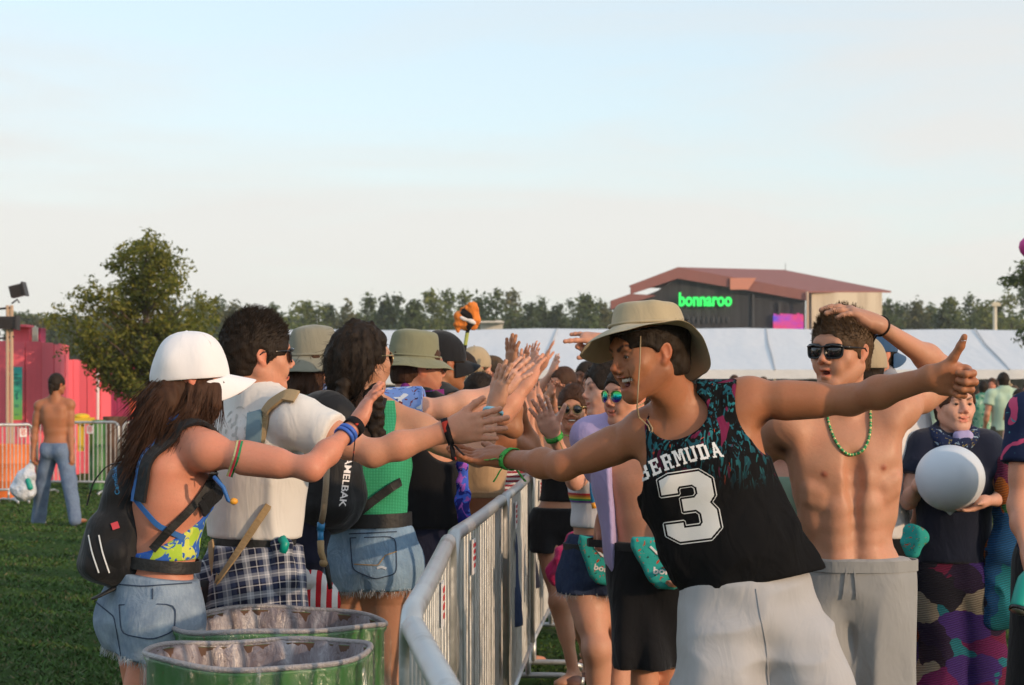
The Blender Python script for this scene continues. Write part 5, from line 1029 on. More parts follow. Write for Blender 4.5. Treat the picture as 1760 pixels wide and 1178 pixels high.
# ---- steel crowd barriers
def barrier(a, b, label, group, z=1.1, r=.021, nb=20, lab=None, foot=True, bend=.09, labside=1, lo=.19):
    a = np.array([a[0], a[1], 0.]); b = np.array([b[0], b[1], 0.]); Ln = np.linalg.norm(b-a); X = (b-a)/Ln; Y = np.array([-X[1], X[0], 0]); t = empty('crowd_barrier', (a+b)/2, label, 'crowd barrier', group)
    def p(x, zz, y=0): return a+X*x+Y*y+np.array([0, 0, zz])
    fr = MB(); pts = [p(r, lo)]+[p(r, z-bend)]+[p(r+bend*(1-math.cos(q)), z-bend+bend*math.sin(q)) for q in np.linspace(.3, 1.57, 4)]+[p(Ln*.25, z-.003), p(Ln*.5, z-.005), p(Ln*.75, z-.003)]+[p(Ln-r-bend*(1-math.sin(q)), z-bend+bend*math.cos(q)) for q in np.linspace(0, 1.27, 4)]+[p(Ln-r, z-bend)]+[p(Ln-r, lo)]
    fr.tube(pts, r, 12, True); fr.tube([p(r, lo), p(Ln-r, lo)], r*.85, 8); fo = fr.build('frame', MAT('galv'), t, True)
    ba = MB()
    for i in range(nb): x = (i+1)*Ln/(nb+1)+.004*math.sin(i*7.); ba.tube([p(x, lo), p(x+.002*math.sin(i), (z+lo)/2, .002*math.cos(i*3)), p(x, z)], .0078, 6, False)
    ba.build('bars', MAT('galv'), t, True)
    if foot:
        for x in (.22, Ln-.22):
            f = MB(); f.tube([p(x, lo), p(x, .05)], .016, 8); f.tube([p(x, .03, -.28), p(x, .055, -.18), p(x, .055, .18), p(x, .03, .28)], .016, 8); f.tube([p(x, 0.0, -.28), p(x, .045, -.28)], .018, 8); f.tube([p(x, 0.0, .28), p(x, .045, .28)], .018, 8); f.build('foot', MAT('galv'), t, True)
    h = MB(); h.tube([p(0, .85), p(-.045, .85), p(-.05, .80)], .007, 6); h.tube([p(0, .42), p(-.045, .42), p(-.05, .37)], .007, 6); h.build('hook', MAT('galv'), t, True)
    h = MB(); h.tube([p(Ln, .82), p(Ln+.03, .82), p(Ln+.03, .86), p(Ln, .86)], .006, 6); h.build('loop', MAT('galv'), t, True)
    if lab:
        l = MB(); c = p(Ln*lab, z-.115, 0); s2 = -Y*labside if True else Y; l.box(c+s2*.012, (.11, .004, .12), X, Y, (0, 0, 1)); lo_ = l.build('warning_label', MAT('label_white'), t)
        l = MB()
        for k, (zz, ww) in enumerate(((.04, .08), (.018, .06), (-.005, .085), (-.03, .05))): l.box(c+s2*.016+(0, 0, zz), (ww, .002, .013), X, Y, (0, 0, 1))
        l.build('label_print', MAT('label_red'), lo_)
    return t
JT = [(.06, 1.62), (-.205, 3.93), (-.192, 6.12), (-.035, 8.42), (.10, 10.72), (.27, 13.0), (.33, 15.3), (.37, 17.6), (.42, 19.9)]
BL = ['nearest steel barrier bending round at the bottom edge beside the bins', 'second steel barrier from the camera, with the long sloping worn top tube', 'third steel barrier, next to the girl in denim shorts, with a torn label', 'fourth steel barrier, under the reaching hand with the green wristband',
      'fifth steel barrier, level with the girl in black shorts', 'sixth steel barrier, behind the fourth and fifth along the line', 'seventh steel barrier far down the line', 'last steel barrier at the far end of the line']
for i in range(8):
    a, b = np.array(JT[i]), np.array(JT[i+1]); dv = (b-a)/np.linalg.norm(b-a); g_ = .035
    barrier(a+dv*g_, b-dv*g_, BL[i], 'steel barriers between the two rows of people', lab={1: .62, 2: .30, 3: .3, 4: .3}.get(i), labside=1 if i != 9 else -1, r=.0235 if i < 3 else .021, nb=20 if i < 6 else 14)
def bxy(px, d): return ((px-CX)/F*d, d)
barrier(bxy(-90, 27.2), bxy(-12, 27.6), 'steel barrier cut by the left edge of the photo', 'barriers before the pink wall', nb=12)
barrier(bxy(-10, 27.6), bxy(58, 28.0)+np.zeros(2), 'steel barrier behind the shirtless man, left of him', 'barriers before the pink wall', lab=.72, nb=9)
barrier(bxy(62, 30.3), bxy(206, 30.0), 'steel barrier right of the shirtless man with a pink label', 'barriers before the pink wall', lab=.65, nb=18)
barrier(bxy(210, 30.0), bxy(330, 30.6), 'steel barrier half hidden behind the black backpack', 'barriers before the pink wall', nb=16)

# ---- bins
def drum(c, z, r, label, seed, tilt=0):
    c = np.array([c[0], c[1], 0.]); t = empty('litter_drum', c, label, 'litter drum', 'litter drums at the barrier'); mb = MB()
    prof = [(r*.985, 0), (r, .02), (r*.985, .05), (r*.985, z*.31), (r*1.02, z*.335), (r*.985, z*.36), (r*.985, z*.64), (r*1.02, z*.665), (r*.985, z*.69), (r*.985, z-.02), (r*1.01, z-.008), (r*1.005, z), (r*.975, z-.004)]
    wob = lambda rr, zz, a: (rr*(1+.008*math.sin(2*a+seed)+.003*math.sin(5*a+seed)), zz+(.008*math.sin(a*2+seed)+.003*math.sin(a*5+seed))*(zz/z)**4)
    mb.lathe(c, prof, 64, wob=wob); mb.build('drum', MAT('drum'), t, True); mb = MB(); mb.lathe(c, [(r*.975, z-.004), (r*.965, z-.03), (r*.97, .04), (.001, .035)], 64, wob=wob); mb.build('inner_wall', MAT('rust'), t, True)
    # plastic liner: inside, over the rim and down outside with folds
    rs = np.random.RandomState(seed); ph = rs.rand(8)*6.28; n = 160
    for nm, mt, pr, ams in (('bin_liner', 'liner_in', [(r*.90, z-.42), (r*.915, z-.3), (r*.925, z-.15), (r*.94, z-.04), (r*.985, z+.006)], (.004, .004, .0035, .003, .001)), ('liner_overhang', 'plastic', [(r*.99, z+.009), (r*1.022, z+.008), (r*1.035, z-.01), (r*1.035, z-.07), (r*1.02, z-.13), (r*1.035, z-.17), (r*1.02, z-.20)], (.001, .001, .003, .006, .008, .005, .007))):
        V = []
        for i, (rr, zz) in enumerate(pr):
            for j in range(n):
                a = 2*math.pi*j/n; w0, w1 = wob(rr, zz, a); q = ams[i]*(math.sin(a*13+ph[0]+i*.5)+.7*math.sin(a*29+ph[1]+i*.3)+.5*math.sin(a*51+ph[2]-i*.4)); dz = .035*math.sin(a*2+ph[3])+.03*math.sin(a*5+ph[4]) if nm != 'bin_liner' and i > 3 else 0
                V.append(c+np.array([math.cos(a)*(w0+q), math.sin(a)*(w0+q), w1+dz*(i-3)/3 if dz else w1]))
        mk(nm, V, [(i*n+j, i*n+(j+1) % n, (i+1)*n+(j+1) % n, (i+1)*n+j) for i in range(len(pr)-1) for j in range(n)], MAT(mt), t)
    # rolled rim of the liner
    mb = MB(); mb.tube([c+np.array([math.cos(a)*wob(r*1.0, z, a)[0], math.sin(a)*wob(r, z, a)[0], wob(r, z+.006, a)[1]]) for a in np.linspace(0, 2*math.pi, 97)], .0075, 8, False); mb.build('liner_rim', MAT('linerim'), t, True)
MATDEF['liner_in'] = lambda: (lambda m: (m.set(col=m.ramp(m.noise(14, m.map((1, 1, .18)), 5, .6, 1.2), [(.3, (.11, .08, .085)), (.5, (.19, .16, .18)), (.7, (.36, .34, .37))]), rough=.3, spec=.6), m.bump(m.noise(26, m.map((1, 1, .4)), 5, .6, 1.5), .5, .02), m.m)[2])(M_('purple grey bin liner'))
MATDEF['linerim'] = lambda: simple('gathered liner rim', (.30, .28, .29), .35, nscale=30, var=.3, bump=.6)
drum(bxy(444, 5.13), .872, .288, 'front litter drum, green and nearest the bottom edge', 1); drum(bxy(480, 5.75), .880, .312, 'rear litter drum of the pair, with a purple grey liner', 4)

# ---- white marquee
def marquee():
    X0, X1, bay = -11.2, 30, 8.3; t = empty('marquee', (10, 75, 0), 'long white festival marquee stretching behind the whole crowd', 'marquee')
    x = np.linspace(X0, X1, 120); V = []; rows = [(70.0, 2.05), (70.0, 2.36), (72.5, 2.80), (75.5, 3.34), (78.6, 4.06), (79.4, 4.12), (82, 3.4), (88, 2.4)]
    for k, (yy, zz) in enumerate(rows):
        for xx in x:
            f = ((xx-1.0+bay*50) % bay)/bay; sag = math.sin(math.pi*f); V.append((xx, yy, zz-(.0 if k < 2 else .05)*sag*(1 if k != 4 else .6)+(.03*math.sin(xx*.23) if k >= 4 else 0)-(.03*abs(math.sin(xx*6.2)) if k == 0 else 0)))
    n = len(x); Fc = [(i*n+j, i*n+j+1, (i+1)*n+j+1, (i+1)*n+j) for i in range(len(rows)-1) for j in range(n-1)]
    r = mk('roof', V, Fc, MAT('tent'), t, False); md = r.modifiers.new('t', 'SOLIDIFY'); md.thickness = .01; md.offset = -1
    mb = MB()
    for k in range(-1, 4):
        xx = 1.0+bay*k-.0
        mb.tube([(xx, 69.97, 2.36), (xx+.25, 72.5, 2.83), (xx+.5, 75.5, 3.37), (xx+.8, 78.6, 4.08)], .03, 6)
    mb.build('roof_seam', MAT('tent_shade'), t)
    for k in range(-2, 4):
        for yy in (70.1, 79, 87.9): m2 = MB(); m2.tube([(1.0+bay*k, yy, 0), (1.0+bay*k, yy, 2.35 if yy != 79 else 4.0)], .05, 8); m2.build('pole', MAT('pole_white'), t, True)
    mb = MB(); mb.box((10, 88.0, 1.15), (39.5, .03, 2.3)); mb.build('back_wall', MAT('tent_shade'), t)
marquee()
def small_marquee():
    t = empty('awning', (-9.5, 62, 0), 'low cream awning over the red stall left of the grey bucket hat', 'awning'); a = P(355, 640, 62); b = P(700, 662, 62); mb = MB(); mb.add([a, (b[0], 62, a[2]), (b[0], 61, b[2]+.05), (a[0], 61, b[2]+.05), a-(0, 0, .05), (b[0], 62, a[2]-.05), (b[0], 61, b[2]), (a[0], 61, b[2])], [(0, 1, 2, 3), (7, 6, 5, 4), (3, 2, 6, 7), (0, 4, 5, 1), (0, 3, 7, 4), (1, 5, 6, 2)]); mb.build('canopy', MAT('pale_roof'), t)
    for x in np.linspace(a[0]+.05, b[0]-.05, 4): m2 = MB(); m2.tube([(x, 61.1, 0), (x, 61.1, b[2])], .03, 6); m2.build('pole', MAT('pole_white'), t, True)
    mb = MB(); mb.box(((a[0]+b[0])/2, 61.6, .63), (b[0]-a[0], .8, 1.26)); mb.box(((a[0]+b[0])/2, 61.5, 1.28), (b[0]-a[0]+.1, 1.0, .05)); mb.build('counter', MAT('wall_pink'), t)
small_marquee()
mb = MB(); a, b = P(826, 557, 100), P(864, 600, 100); mb.box((a+b)/2, (b[0]-a[0], 2.2, a[2]-b[2])); mb.box(P(845, 556, 100)+(0, -1, 0), (b[0]-a[0]+.15, 2.4, .08)); mb.box(P(857, 553, 100), (.3, .3, .12)); mb.box((P(845, 675, 100)*(1, 1, 0))+(0, 0, .9), (1.0, 2.0, 1.8)); mb.box((P(845, 675, 100)*(1, 1, 0))+(0, 0, 2.6), (.95, 1.9, 1.7))
tag(mb.build('cabin', MAT('pale_roof')), 'pale cabin roof peeking over the marquee beside the totem', 'cabin')

# ---- stage building
def stage():
    def Q(px, py, d=140.0): return P(px, py, d)
    t = empty('stage_building', Q(1290, 675+HC*F/140, 145), 'large black fronted stage barn with a brown roof and glowing green letters', 'stage')
    apex, le, re = Q(1165, 460), Q(1084, 491), Q(1391, 501); le2, ap2, re2 = Q(1084, 506), Q(1165, 479), Q(1389, 517)
    bap = Q(1350, 464.5, 146); bre = Q(1532, 500.5, 145.2)
    def slab(pts, off, name, mat):
        A = np.array(pts); B = A+np.array(off); n = len(A); V = np.vstack([A, B]); Fc = [tuple(range(n)), tuple(range(2*n-1, n-1, -1))]+[(i, i+n, (i+1) % n+n, (i+1) % n) for i in range(n)]; return mk(name, V, Fc, MAT(mat), t, False)
    slab([le, apex, ap2, le2], (0, .5, 0), 'fascia', 'roof'); slab([apex, re, re2, ap2], (0.002, .5, 0), 'fascia', 'roof')
    slab([apex+(0, .1, .02), bap, bre, re+(0.02, .1, .02)], (0, 0, -.12), 'roof', 'roof'); slab([le+(-.1, .1, .0), apex+(0, .1, .03), bap+(0, 0, .02), bap+(-3.6, 0, -1.4)], (0, 0, -.12), 'roof', 'roof')
    slab([Q(1255, 478, 139.8), Q(1300, 478, 139.8), Q(1286, 498, 139.8), Q(1255, 498, 139.8)], (0, .12, 0), 'sunlit_patch', 'roof_sunlit')  # sunlit patch of the roof, put in as a peach coloured slab
    slab([Q(1050, 517, 139.2), Q(1084, 505, 139.2), Q(1128, 508, 139.2), Q(1050, 532, 139.2)], (0, 1.2, 0), 'side_roof', 'roof'); 
    w0 = Q(1056, 529, 140.6); w1 = Q(1384, 512, 140.6)
    slab([(w0[0], 140.6, 0), (w1[0], 140.6, 0), w1, Q(1165, 476, 140.6), Q(1130, 500, 140.6), w0], (0, 1.0, 0), 'front_wall', 'stage_black')
    for px in (1100, 1137, 1295, 1340): m2 = MB(); a = Q(px, 520-(px == 1295)*20, 140.4); m2.box((a[0], 140.45, a[2]/2), (.18, .12, a[2])); m2.build('column', MAT('letters_dim'), t)
    x0 = Q(1395, 503, 140.8); x1 = Q(1516, 503, 143.4); dx = x1-x0
    V = [(x0[0], x0[1], 0), (x1[0], x1[1], 0), x1, x0]; slab(V, (-.2, .6, 0), 'side_wall', 'stage_cream')
    m2 = MB(); m2.tube([(x0[0]-.45, 139.8, 0), (x0[0]-.45, 139.8, Q(0, 502)[2])], .09, 8); m2.build('corner_pole', MAT('truss'), t, True)
    m2 = MB(); m2.tube([bap, bap+(0, 0, .5)], .02, 5); m2.build('aerial', MAT('dark_metal'), t)
    # the lit name, thick rounded letters
    Vt, T, sz = text_tris('bonnaroo', .028); a = Q(1167, 503, 140.2); b = Q(1258, 527, 140.2); wd, hh = b[0]-a[0], a[2]-b[2]; c = (a+b)/2; V2 = Vt*np.array([wd/sz[0], hh/sz[1]]); n = len(V2)
    V = np.vstack([np.stack([c[0]+V2[:, 0], np.full(n, 140.1), c[2]+V2[:, 1]], 1), np.stack([c[0]+V2[:, 0], np.full(n, 140.35), c[2]+V2[:, 1]], 1)])
    mk('lit_letters', V, [tuple(x) for x in T]+[tuple(x+n) for x in T[:, ::-1]], MAT('neon'), t, False)
    m2 = MB()
    for i in range(11): a = Q(1166+i*8.6, 550, 140.5); m2.box(a, (.2, .05, .34)); m2.box(a+(.02, -.03, 0), (.08, .05, .5))
    m2.build('dim_letters', MAT('letters_dim'), t)
    a = Q(1329, 543, 140.3); b = Q(1381, 580, 140.3); m2 = MB(); m2.box((a+b)/2, (b[0]-a[0], .15, a[2]-b[2])); rs = np.random.RandomState(2)
    for i in range(9): h = rs.uniform(.05, .25); m2.box((a[0]+.12+i*.235, 140.3, a[2]+h/2), (.2, .14, h))
    m2.build('screen', MAT('screen'), t)
stage()
d = 118; b = P(1710, 675, d)*(1, 1, 0); t = empty('lamp_post', b, 'slim white lamp post above the marquee at the right', 'lamp post'); mb = MB(); top = P(1710, 524, d)[2]; mb.tube([b, (b[0], b[1], top)], [.16, .12], 8); mb.build('post', MAT('pole_white'), t, True)
mb = MB(); mb.box((b[0]+.05, d, top), (.55, .3, .18)); mb.box((b[0]+.05, d, top+.12), (.35, .25, .08)); mb.build('lamp_head', MAT('pole_white'), t)
# balloon totem at the right edge
d = 19.0; c = P(1769, 425, d); t = empty('balloon_totem', c*(1, 1, 0), 'small multicoloured hot air balloon totem cut by the right edge', 'totem'); mb = MB(); mb.lathe(c, [(.001, .10), (.05, .09), (.09, .05), (.10, 0), (.085, -.05), (.05, -.09), (.03, -.11)], 24); mb.build('envelope', MAT('balloonm'), t, True)
mb = MB(); mb.box(c-(0, 0, .17), (.06, .06, .05)); mb.box(c-(0.04, 0.01, .20), (.05, .05, .03)); mb.build('basket', MAT('dark_metal'), t); mb = MB(); mb.tube([c-(0, 0, .19), c*(1, 1, 0)+(0.1, 0, .9)], .014, 6)
for q in (-.03, .03): mb.tube([c-(0, 0, .15)+(q, 0, 0), c-(0, 0, .1)+(q, 0, 0)], .004, 4)
mb.build('pole', MAT('galv'), t, True)
# bins and drums beyond the left barriers
for (px, py, d_, m_, r_, lb) in ((167, 722, 31.6, 'drum', .13, 'distant green drum behind the steel barrier'), (190, 716, 31.8, 'rust', .12, 'distant rusty drum, left of the oak trunk'), (207, 716, 32.6, 'rust', .12, 'distant rusty drum nearest the orange lit edge'), (12, 764, 28.9, 'orange_box', .33, 'bright orange drum behind the barrier at the left edge'), (-14, 768, 29.2, 'orange_box', .33, 'orange drum cut by the left photo edge')):
    c = P(px, py, d_); mb = MB(); z = c[2]; mb.lathe((c[0], c[1], 0), [(r_, 0), (r_, z*.32), (r_*1.03, z*.34), (r_, z*.36), (r_, z*.64), (r_*1.03, z*.66), (r_, z*.68), (r_, z-.02), (r_*1.02, z), (r_*.96, z), (r_*.95, .1), (.001, .1)], 28); tag(mb.build('distant_drum', MAT(m_), None, True), lb, 'drum')
c = P(140, 716, 31.5); mb = MB(); mb.sphere(c+(0, 0, 0), (.13, .2, .05), 14, 8); mb.box(c-(0, 0, .07), (.34, .4, .1)); mb.box(c-(0, 0, .3), (.05, .3, .5)); tag(mb.build('covered_crate', MAT('yellow_box')), 'box with a yellow cover behind the barrier', 'crate')
# ------------------------------------------------------------------ people in front
GR = 'people reaching across the barrier'
def tanktop_posts(h, hem, neck_r=.10, arm_r=.075, neck_drop=.09, hem_n=(0, 0, -1), back_drop=.03, ao=(.035, .035)):
    j = h.j; l = h.tl; up = h.up; f = h.tf; pp = []
    pp.append(cutp(hem, hem_n))
    g = SD(); g.cap(j['nb']+f*.06-up*neck_drop*.35, None, (neck_r*.78, .11, neck_drop), side=l, axis=up, k=.02); g.cap(j['nb']-f*.08+up*.02, None, (neck_r*.7, .08, back_drop+.03), side=l, axis=up, k=.02)
    g.cap(j['nb']+up*.06, None, (neck_r*.72, .09, .10), side=l, axis=up)
    for S, sg in (('L', 1), ('R', -1)):
        s_ = j['s'+S]; g.cap(s_+l*sg*ao[sg < 0]-up*.05, None, (arm_r, .16, arm_r*1.55), side=l, axis=up, k=.02)
    pp.append(lambda Q, D: smax(D, -g.ev(Q), .008)); return pp

def man_bermuda():
    d = 5.76
    J = dict(pel=P(1292, 1052, d), nb=P(1163, 700, d-.02), hd=P(1117, 610, d-.10), sL=P(1283, 688, d-.02), eL=P(1462, 688, d-.10), wL=P(1604, 649, d-.30), sR=P(1112, 742, d+.03), eR=P(968, 801, d+.14), wR=P(868, 788, d+.36),
             kL=P(1425, 1290, d-.1), kR=P(1240, 1300, d-.12), aL=P(1430, 1555, d+.15)*(1, 1, 0)+(0, 0, .08), aR=P(1290, 1560, d)*(1, 1, 0)+(0, 0, .08))
    h = Human(J['pel'], 1.80, 188, 'm', 'tan', hbeta=172, J=J, head=(-.89, -.43, -.16), headup=(-.12, 0, 1), hscale=1.10)
    h.torso(muscle=1.1)
    h.hand('R', nrm(P(790, 783, d+.38)-J['wR']), (.05, -.45, 1), curl=(14, 12, 16, 20), spread=4, thumb=(62, -8, 8), scale=1.05)
    h.hand('L', nrm(np.array([.93, -.2, -.12])), (-.05, -.92, -.3), curl=(82, 88, 92, 95), spread=1, thumb=(60, 4, -8), scale=1.08)
    h.build_hands(); h.limbs(arm=1.05); h.head('smile', jaw=.95); c = h.sd.cap
    # sternum, lats and the armpit folds that hang under the spread arms
    for S, sg in (('L', 1), ('R', -1)):
        c(h.j['s'+S]-h.tl*sg*.03-h.up*.035, h.j['nb']*.35+h.j['pel']*.65+h.tl*sg*.125, (.045, .07), (.03, .06), side=h.tl, k=.05, tag='torso')
    for g in (1, -1): pass
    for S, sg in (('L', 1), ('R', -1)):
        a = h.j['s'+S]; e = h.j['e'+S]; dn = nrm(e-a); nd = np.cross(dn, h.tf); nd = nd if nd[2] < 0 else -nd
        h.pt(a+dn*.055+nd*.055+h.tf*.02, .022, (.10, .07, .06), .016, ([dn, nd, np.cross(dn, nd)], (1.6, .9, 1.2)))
    h.face_paint(lips=(1.02, .55, .5), brow=(.06, .05, .05), stubble=(.80, .76, .76))
    h.finish('laughing man in a khaki sun hat and black BERMUDA vest, both arms flung wide', None, .0055, .0026, ('L', 'R')); r = h.root
    h.gaze = nrm(np.array([-.9, -.55, -.12])); h.eyeballs()
    mb = MB(); 
    for i, t in enumerate(np.linspace(-1, 1, 9)): mb.sphere(h.hp(t*.022, .0865-abs(t)**2*.010, -.0535), (.0036, .0035, .0060), 8, 6)
    mb.build('teeth', MAT('tooth'), r, True); mb = MB(); mb.sphere(h.hp(0, .070, -.069), (.018, .014, .008), 12, 8); mb.build('tongue', MAT('mouth_in'), r, True)
    hair_short(h, MAT('hair_dark'), 1800, .018, (0, -.4, -.4), .011, topz=-.004, nape=-.065, cut=.070, fz=-.052)
    hat, (o, l, f, u) = brimhat(h, MAT('hat_tan'), c=(0, -.006, .066), R_=(.087, .103), crown=.062, brim=.078, tilt=-9, roll=3, bf=lambda a: 1-.28*max(0, -math.sin(a))+.05*max(0, -math.cos(a)), droopf=lambda a: .036*max(0, math.sin(a))**1.3+.125*max(0, -math.sin(a))**1.7-.004*max(0, math.cos(a))**2+.06*max(0, -math.cos(a)), name='sun_hat', taper=.82, wr=.006)
    mb = MB(); D0 = d-.20; sdv = h.sd; mb.tube([P(1101, 578, D0), P(1100, 620, D0-.01), P(1097, 665, D0), P(1095, 700, D0)], .002, 6); low = [(1095, 700), (1104, 718), (1120, 734), (1124, 750), (1119, 768), (1126, 780), (1131, 768), (1124, 752), (1127, 738), (1118, 722)]
    Q = [P(x, y, D0) for x, y in low]; Q2, ok = march(sdv, np.array(Q), np.tile([0, 1., 0], (len(Q), 1)), .016, 40, .35); Q2 = [q2 if k_ else q1+(0, .06, 0) for q1, q2, k_ in zip(Q, Q2, ok)]; Q2[0] = Q[0]
    mb.tube(Q2, .0022, 6); mb.sphere(Q2[3], (.006, .006, .01)); mb.tube([P(1150, 600, d+.05), P(1112, 690, d-.02), Q[0]], .002, 6); mb.build('chin_cord', MAT('cord'), hat, True)
    mb = MB(); mb.tube([P(1062, 576, D0+.02), P(1080, 571, D0-.005), P(1098, 568, D0-.012), P(1100, 565, D0-.012)], .0022, 6); mb.build('cord_loop', MAT('dark_metal'), hat, True)
    for k_ in range(3): mb = MB(); mb.lathe(P(1102+k_*11, 547+k_*1.5, D0+.03), [(.0015, 0), (.0035, .0006)], 10, (1, 0, 0), (0, 0, 1), (0, -1, 0)); mb.build('eyelet', MAT('dark_metal'), hat, True)
    # vest: loose, hem swinging to the right
    hemc = P(1290, 996, d); 
    def ex(g):
        nb, pel = h.j['nb'], h.j['pel']; D = pel-nb; l = h.tl
        g.cap(nb+D*.30-l*.0, nb+D*.62+l*.02, (.172, .115), (.178, .12), side=l, k=.06)
        g.cap(nb+D*.6+l*.02, pel+(.015, -.0, .05)+l*.03, (.172, .12), (.188, .135), side=l, k=.06)
        g.cap(P(1372, 960, d-.02), P(1380, 985, d-.04), .025, k=.06)
    posts = tanktop_posts(h, hemc, .112, .085, .065, (.18, 0, -1), ao=(.035, .065)); v, g = h.garment('vest', MAT('tropic'), ['torso'], .012, posts, ex, .0055, noise=(.022, 9, 3), fscale=(1, 1, .45))
    h.vest = g
    # block lettering
    up = nrm(h.j['nb']-h.j['pel']); U = nrm(np.array([1, 0, .33])); Wv = nrm(np.cross((0, -1, 0), U)); Wv = Wv if Wv[2] > 0 else -Wv
    B = {'B': ['#### ', '##  #', '#   #', '#### ', '#   #', '##  #', '#### '], }
    Sx = {'B': [(0, 0, .28, 1), (0, 0, .8, .17), (0, .42, .8, .58), (0, .83, .8, 1), (.68, .1, .98, .45), (.68, .55, .95, .9), (-.08, 0, .3, .13), (-.08, .87, .3, 1)],
          'E': [(.08, 0, .36, 1), (-.02, 0, .95, .17), (-.02, .83, .95, 1), (.08, .42, .72, .58), (.76, 0, .95, .34), (.76, .66, .95, 1), (.6, .34, .72, .66)],
          'R': [(.08, 0, .36, 1), (-.02, 0, .48, .14), (0, .83, .8, 1), (.08, .40, .8, .55), (.68, .5, .97, .9), (.62, .14, .86, .45), (.66, 0, 1.04, .14)],
          'M': [(.06, 0, .26, 1), (.84, 0, 1.04, 1), (-.04, 0, .36, .13), (.74, 0, 1.14, .13), (-.04, .87, .3, 1), (.8, .87, 1.14, 1)],
          'U': [(.06, .12, .32, 1), (.70, .12, .96, 1), (-.04, .87, .42, 1), (.6, .87, 1.06, 1), (.14, 0, .88, .18)],
          'D': [(.06, 0, .34, 1), (-.03, 0, .78, .16), (-.03, .84, .78, 1), (.68, .1, .96, .9)],
          'A': [(-.06, 0, .32, .13), (.68, 0, 1.06, .13), (.25, .28, .75, .42)]}
    PG = {'M': [[(.2, 1), (.42, 1), (.62, .3), (.45, .3)], [(.9, 1), (.68, 1), (.48, .3), (.62, .3)]], 'A': [[(.03, 0), (.24, 0), (.58, 1), (.36, 1)], [(.97, 0), (.70, 0), (.36, 1), (.62, 1)]]}
    word, cw, gap, hh = 'BERMUDA', .0275, .0078, .044; tot = len(word)*cw+(len(word)-1)*gap
    def m1(u, v):
        v = v+.055*(u/.14)**2*.35; m = np.zeros(u.shape, bool)
        for i, ch in enumerate(word):
            x = (u+tot/2-i*(cw+gap))/cw; y = (v+hh/2)/hh; inn = (x > -.1) & (x < 1.12) & (y > 0) & (y < 1)
            for a, b, c2, e in Sx[ch]: m |= inn & (x >= a) & (x <= c2) & (y >= b) & (y <= e)
            for pl in PG.get(ch, []): m |= inn & poly_in(pl, x, y)
        return m
    decal('lettering', MAT('print_white'), v, g, P(1175, 790, d-.3), U, Wv, (tot+.02, hh+.06), m1, .0014, .002, 0)
    o3 = [(-.40, .30), (-.40, .44), (-.24, .5), (.24, .5), (.42, .36), (.42, .12), (.33, .02), (.42, -.10), (.42, -.36), (.24, -.5), (-.24, -.5), (-.42, -.38), (-.42, -.22), (-.14, -.22), (-.14, -.30), (.12, -.30), (.16, -.26), (.16, -.12), (.10, -.06), (-.10, -.06), (-.10, .12), (.10, .12), (.16, .17), (.16, .27), (.10, .32), (-.10, .32), (-.14, .28), (-.14, .22), (-.40, .22)]
    def dist(u, v, pl):
        dd = np.full(u.shape, 9.)
        for i in range(len(pl)):
            a = np.array(pl[i]); b = np.array(pl[(i+1) % len(pl)]); e = b-a; t = np.clip(((u-a[0])*e[0]+(v-a[1])*e[1])/(e@e), 0, 1); dd = np.minimum(dd, np.hypot(u-a[0]-t*e[0], v-a[1]-t*e[1]))
        return np.where(poly_in(pl, u, v), -dd, dd)
    w3, h3 = .148, .195; pl3 = [(x*w3/.84, y*h3) for x, y in o3]
    def m3(u, v): D3 = dist(u, v, pl3); return (D3 < 0) | ((D3 > .0055) & (D3 < .0075))
    U3 = nrm(np.array([1, 0, .16])); W3 = nrm(np.array([-.2, 0, 1.])); decal('number', MAT('print_white'), v, g, P(1194, 877, d-.3), U3, W3, (w3+.03, h3+.03), m3, .0014, .002, 0)
    # shorts
    def ex2(g):
        hl = h.hl; pe = h.j['pel']
        g.cap(pe+(0, 0, .07), pe-(0, 0, .05), (.165, .125), (.18, .13), side=hl, k=.05)
        for S, sg in (('L', 1), ('R', -1)):
            a, k_ = h.j['h'+S], h.j['k'+S]; g.cap(a, a*.45+k_*.55+hl*sg*.015, .100, .113, k=.04); g.cap(a*.45+k_*.55+hl*sg*.015, k_, .113, .118, k=.03)
        for w_ in (1, -1): g.cap(pe+h.hf*w_*.18-(0, 0, .10), pe+h.hf*w_*.16-(0, 0, .55), .025, .06, k=.08, op=1)
    kz = h.j['kL'][2]+.08; sh, gs = h.garment('shorts', MAT('white_shorts'), ['torso', 'leg'], .016, [cutp(P(1300, 1000, d)+(0, 0, .03), (0, 0, 1)), cutp((0, 0, kz+.03), (.0, 0, -1))], ex2, .007, noise=(.028, 10, 11), lo=(-9, 0, kz-.1), fscale=(.45, .45, 1.0))
    for pl in ([(1300, 1012), (1308, 1060), (1318, 1110), (1322, 1178)],): ribbon('seam', MAT('white_shorts'), sh, gs, [P(x, y, d-.3) for x, y in pl], .004, .002, .001, 40)
    wristband(h, 'R', MAT('band_green'), .10, .022, tail=[(-.03, -.01, -.045), (.035, -.02, -.04), (-.05, -.01, .0)])
    return h
R1 = man_bermuda()
SHL = []; MATDEF['seam'] = lambda: simple('denim seam', (.03, .05, .09), .9)
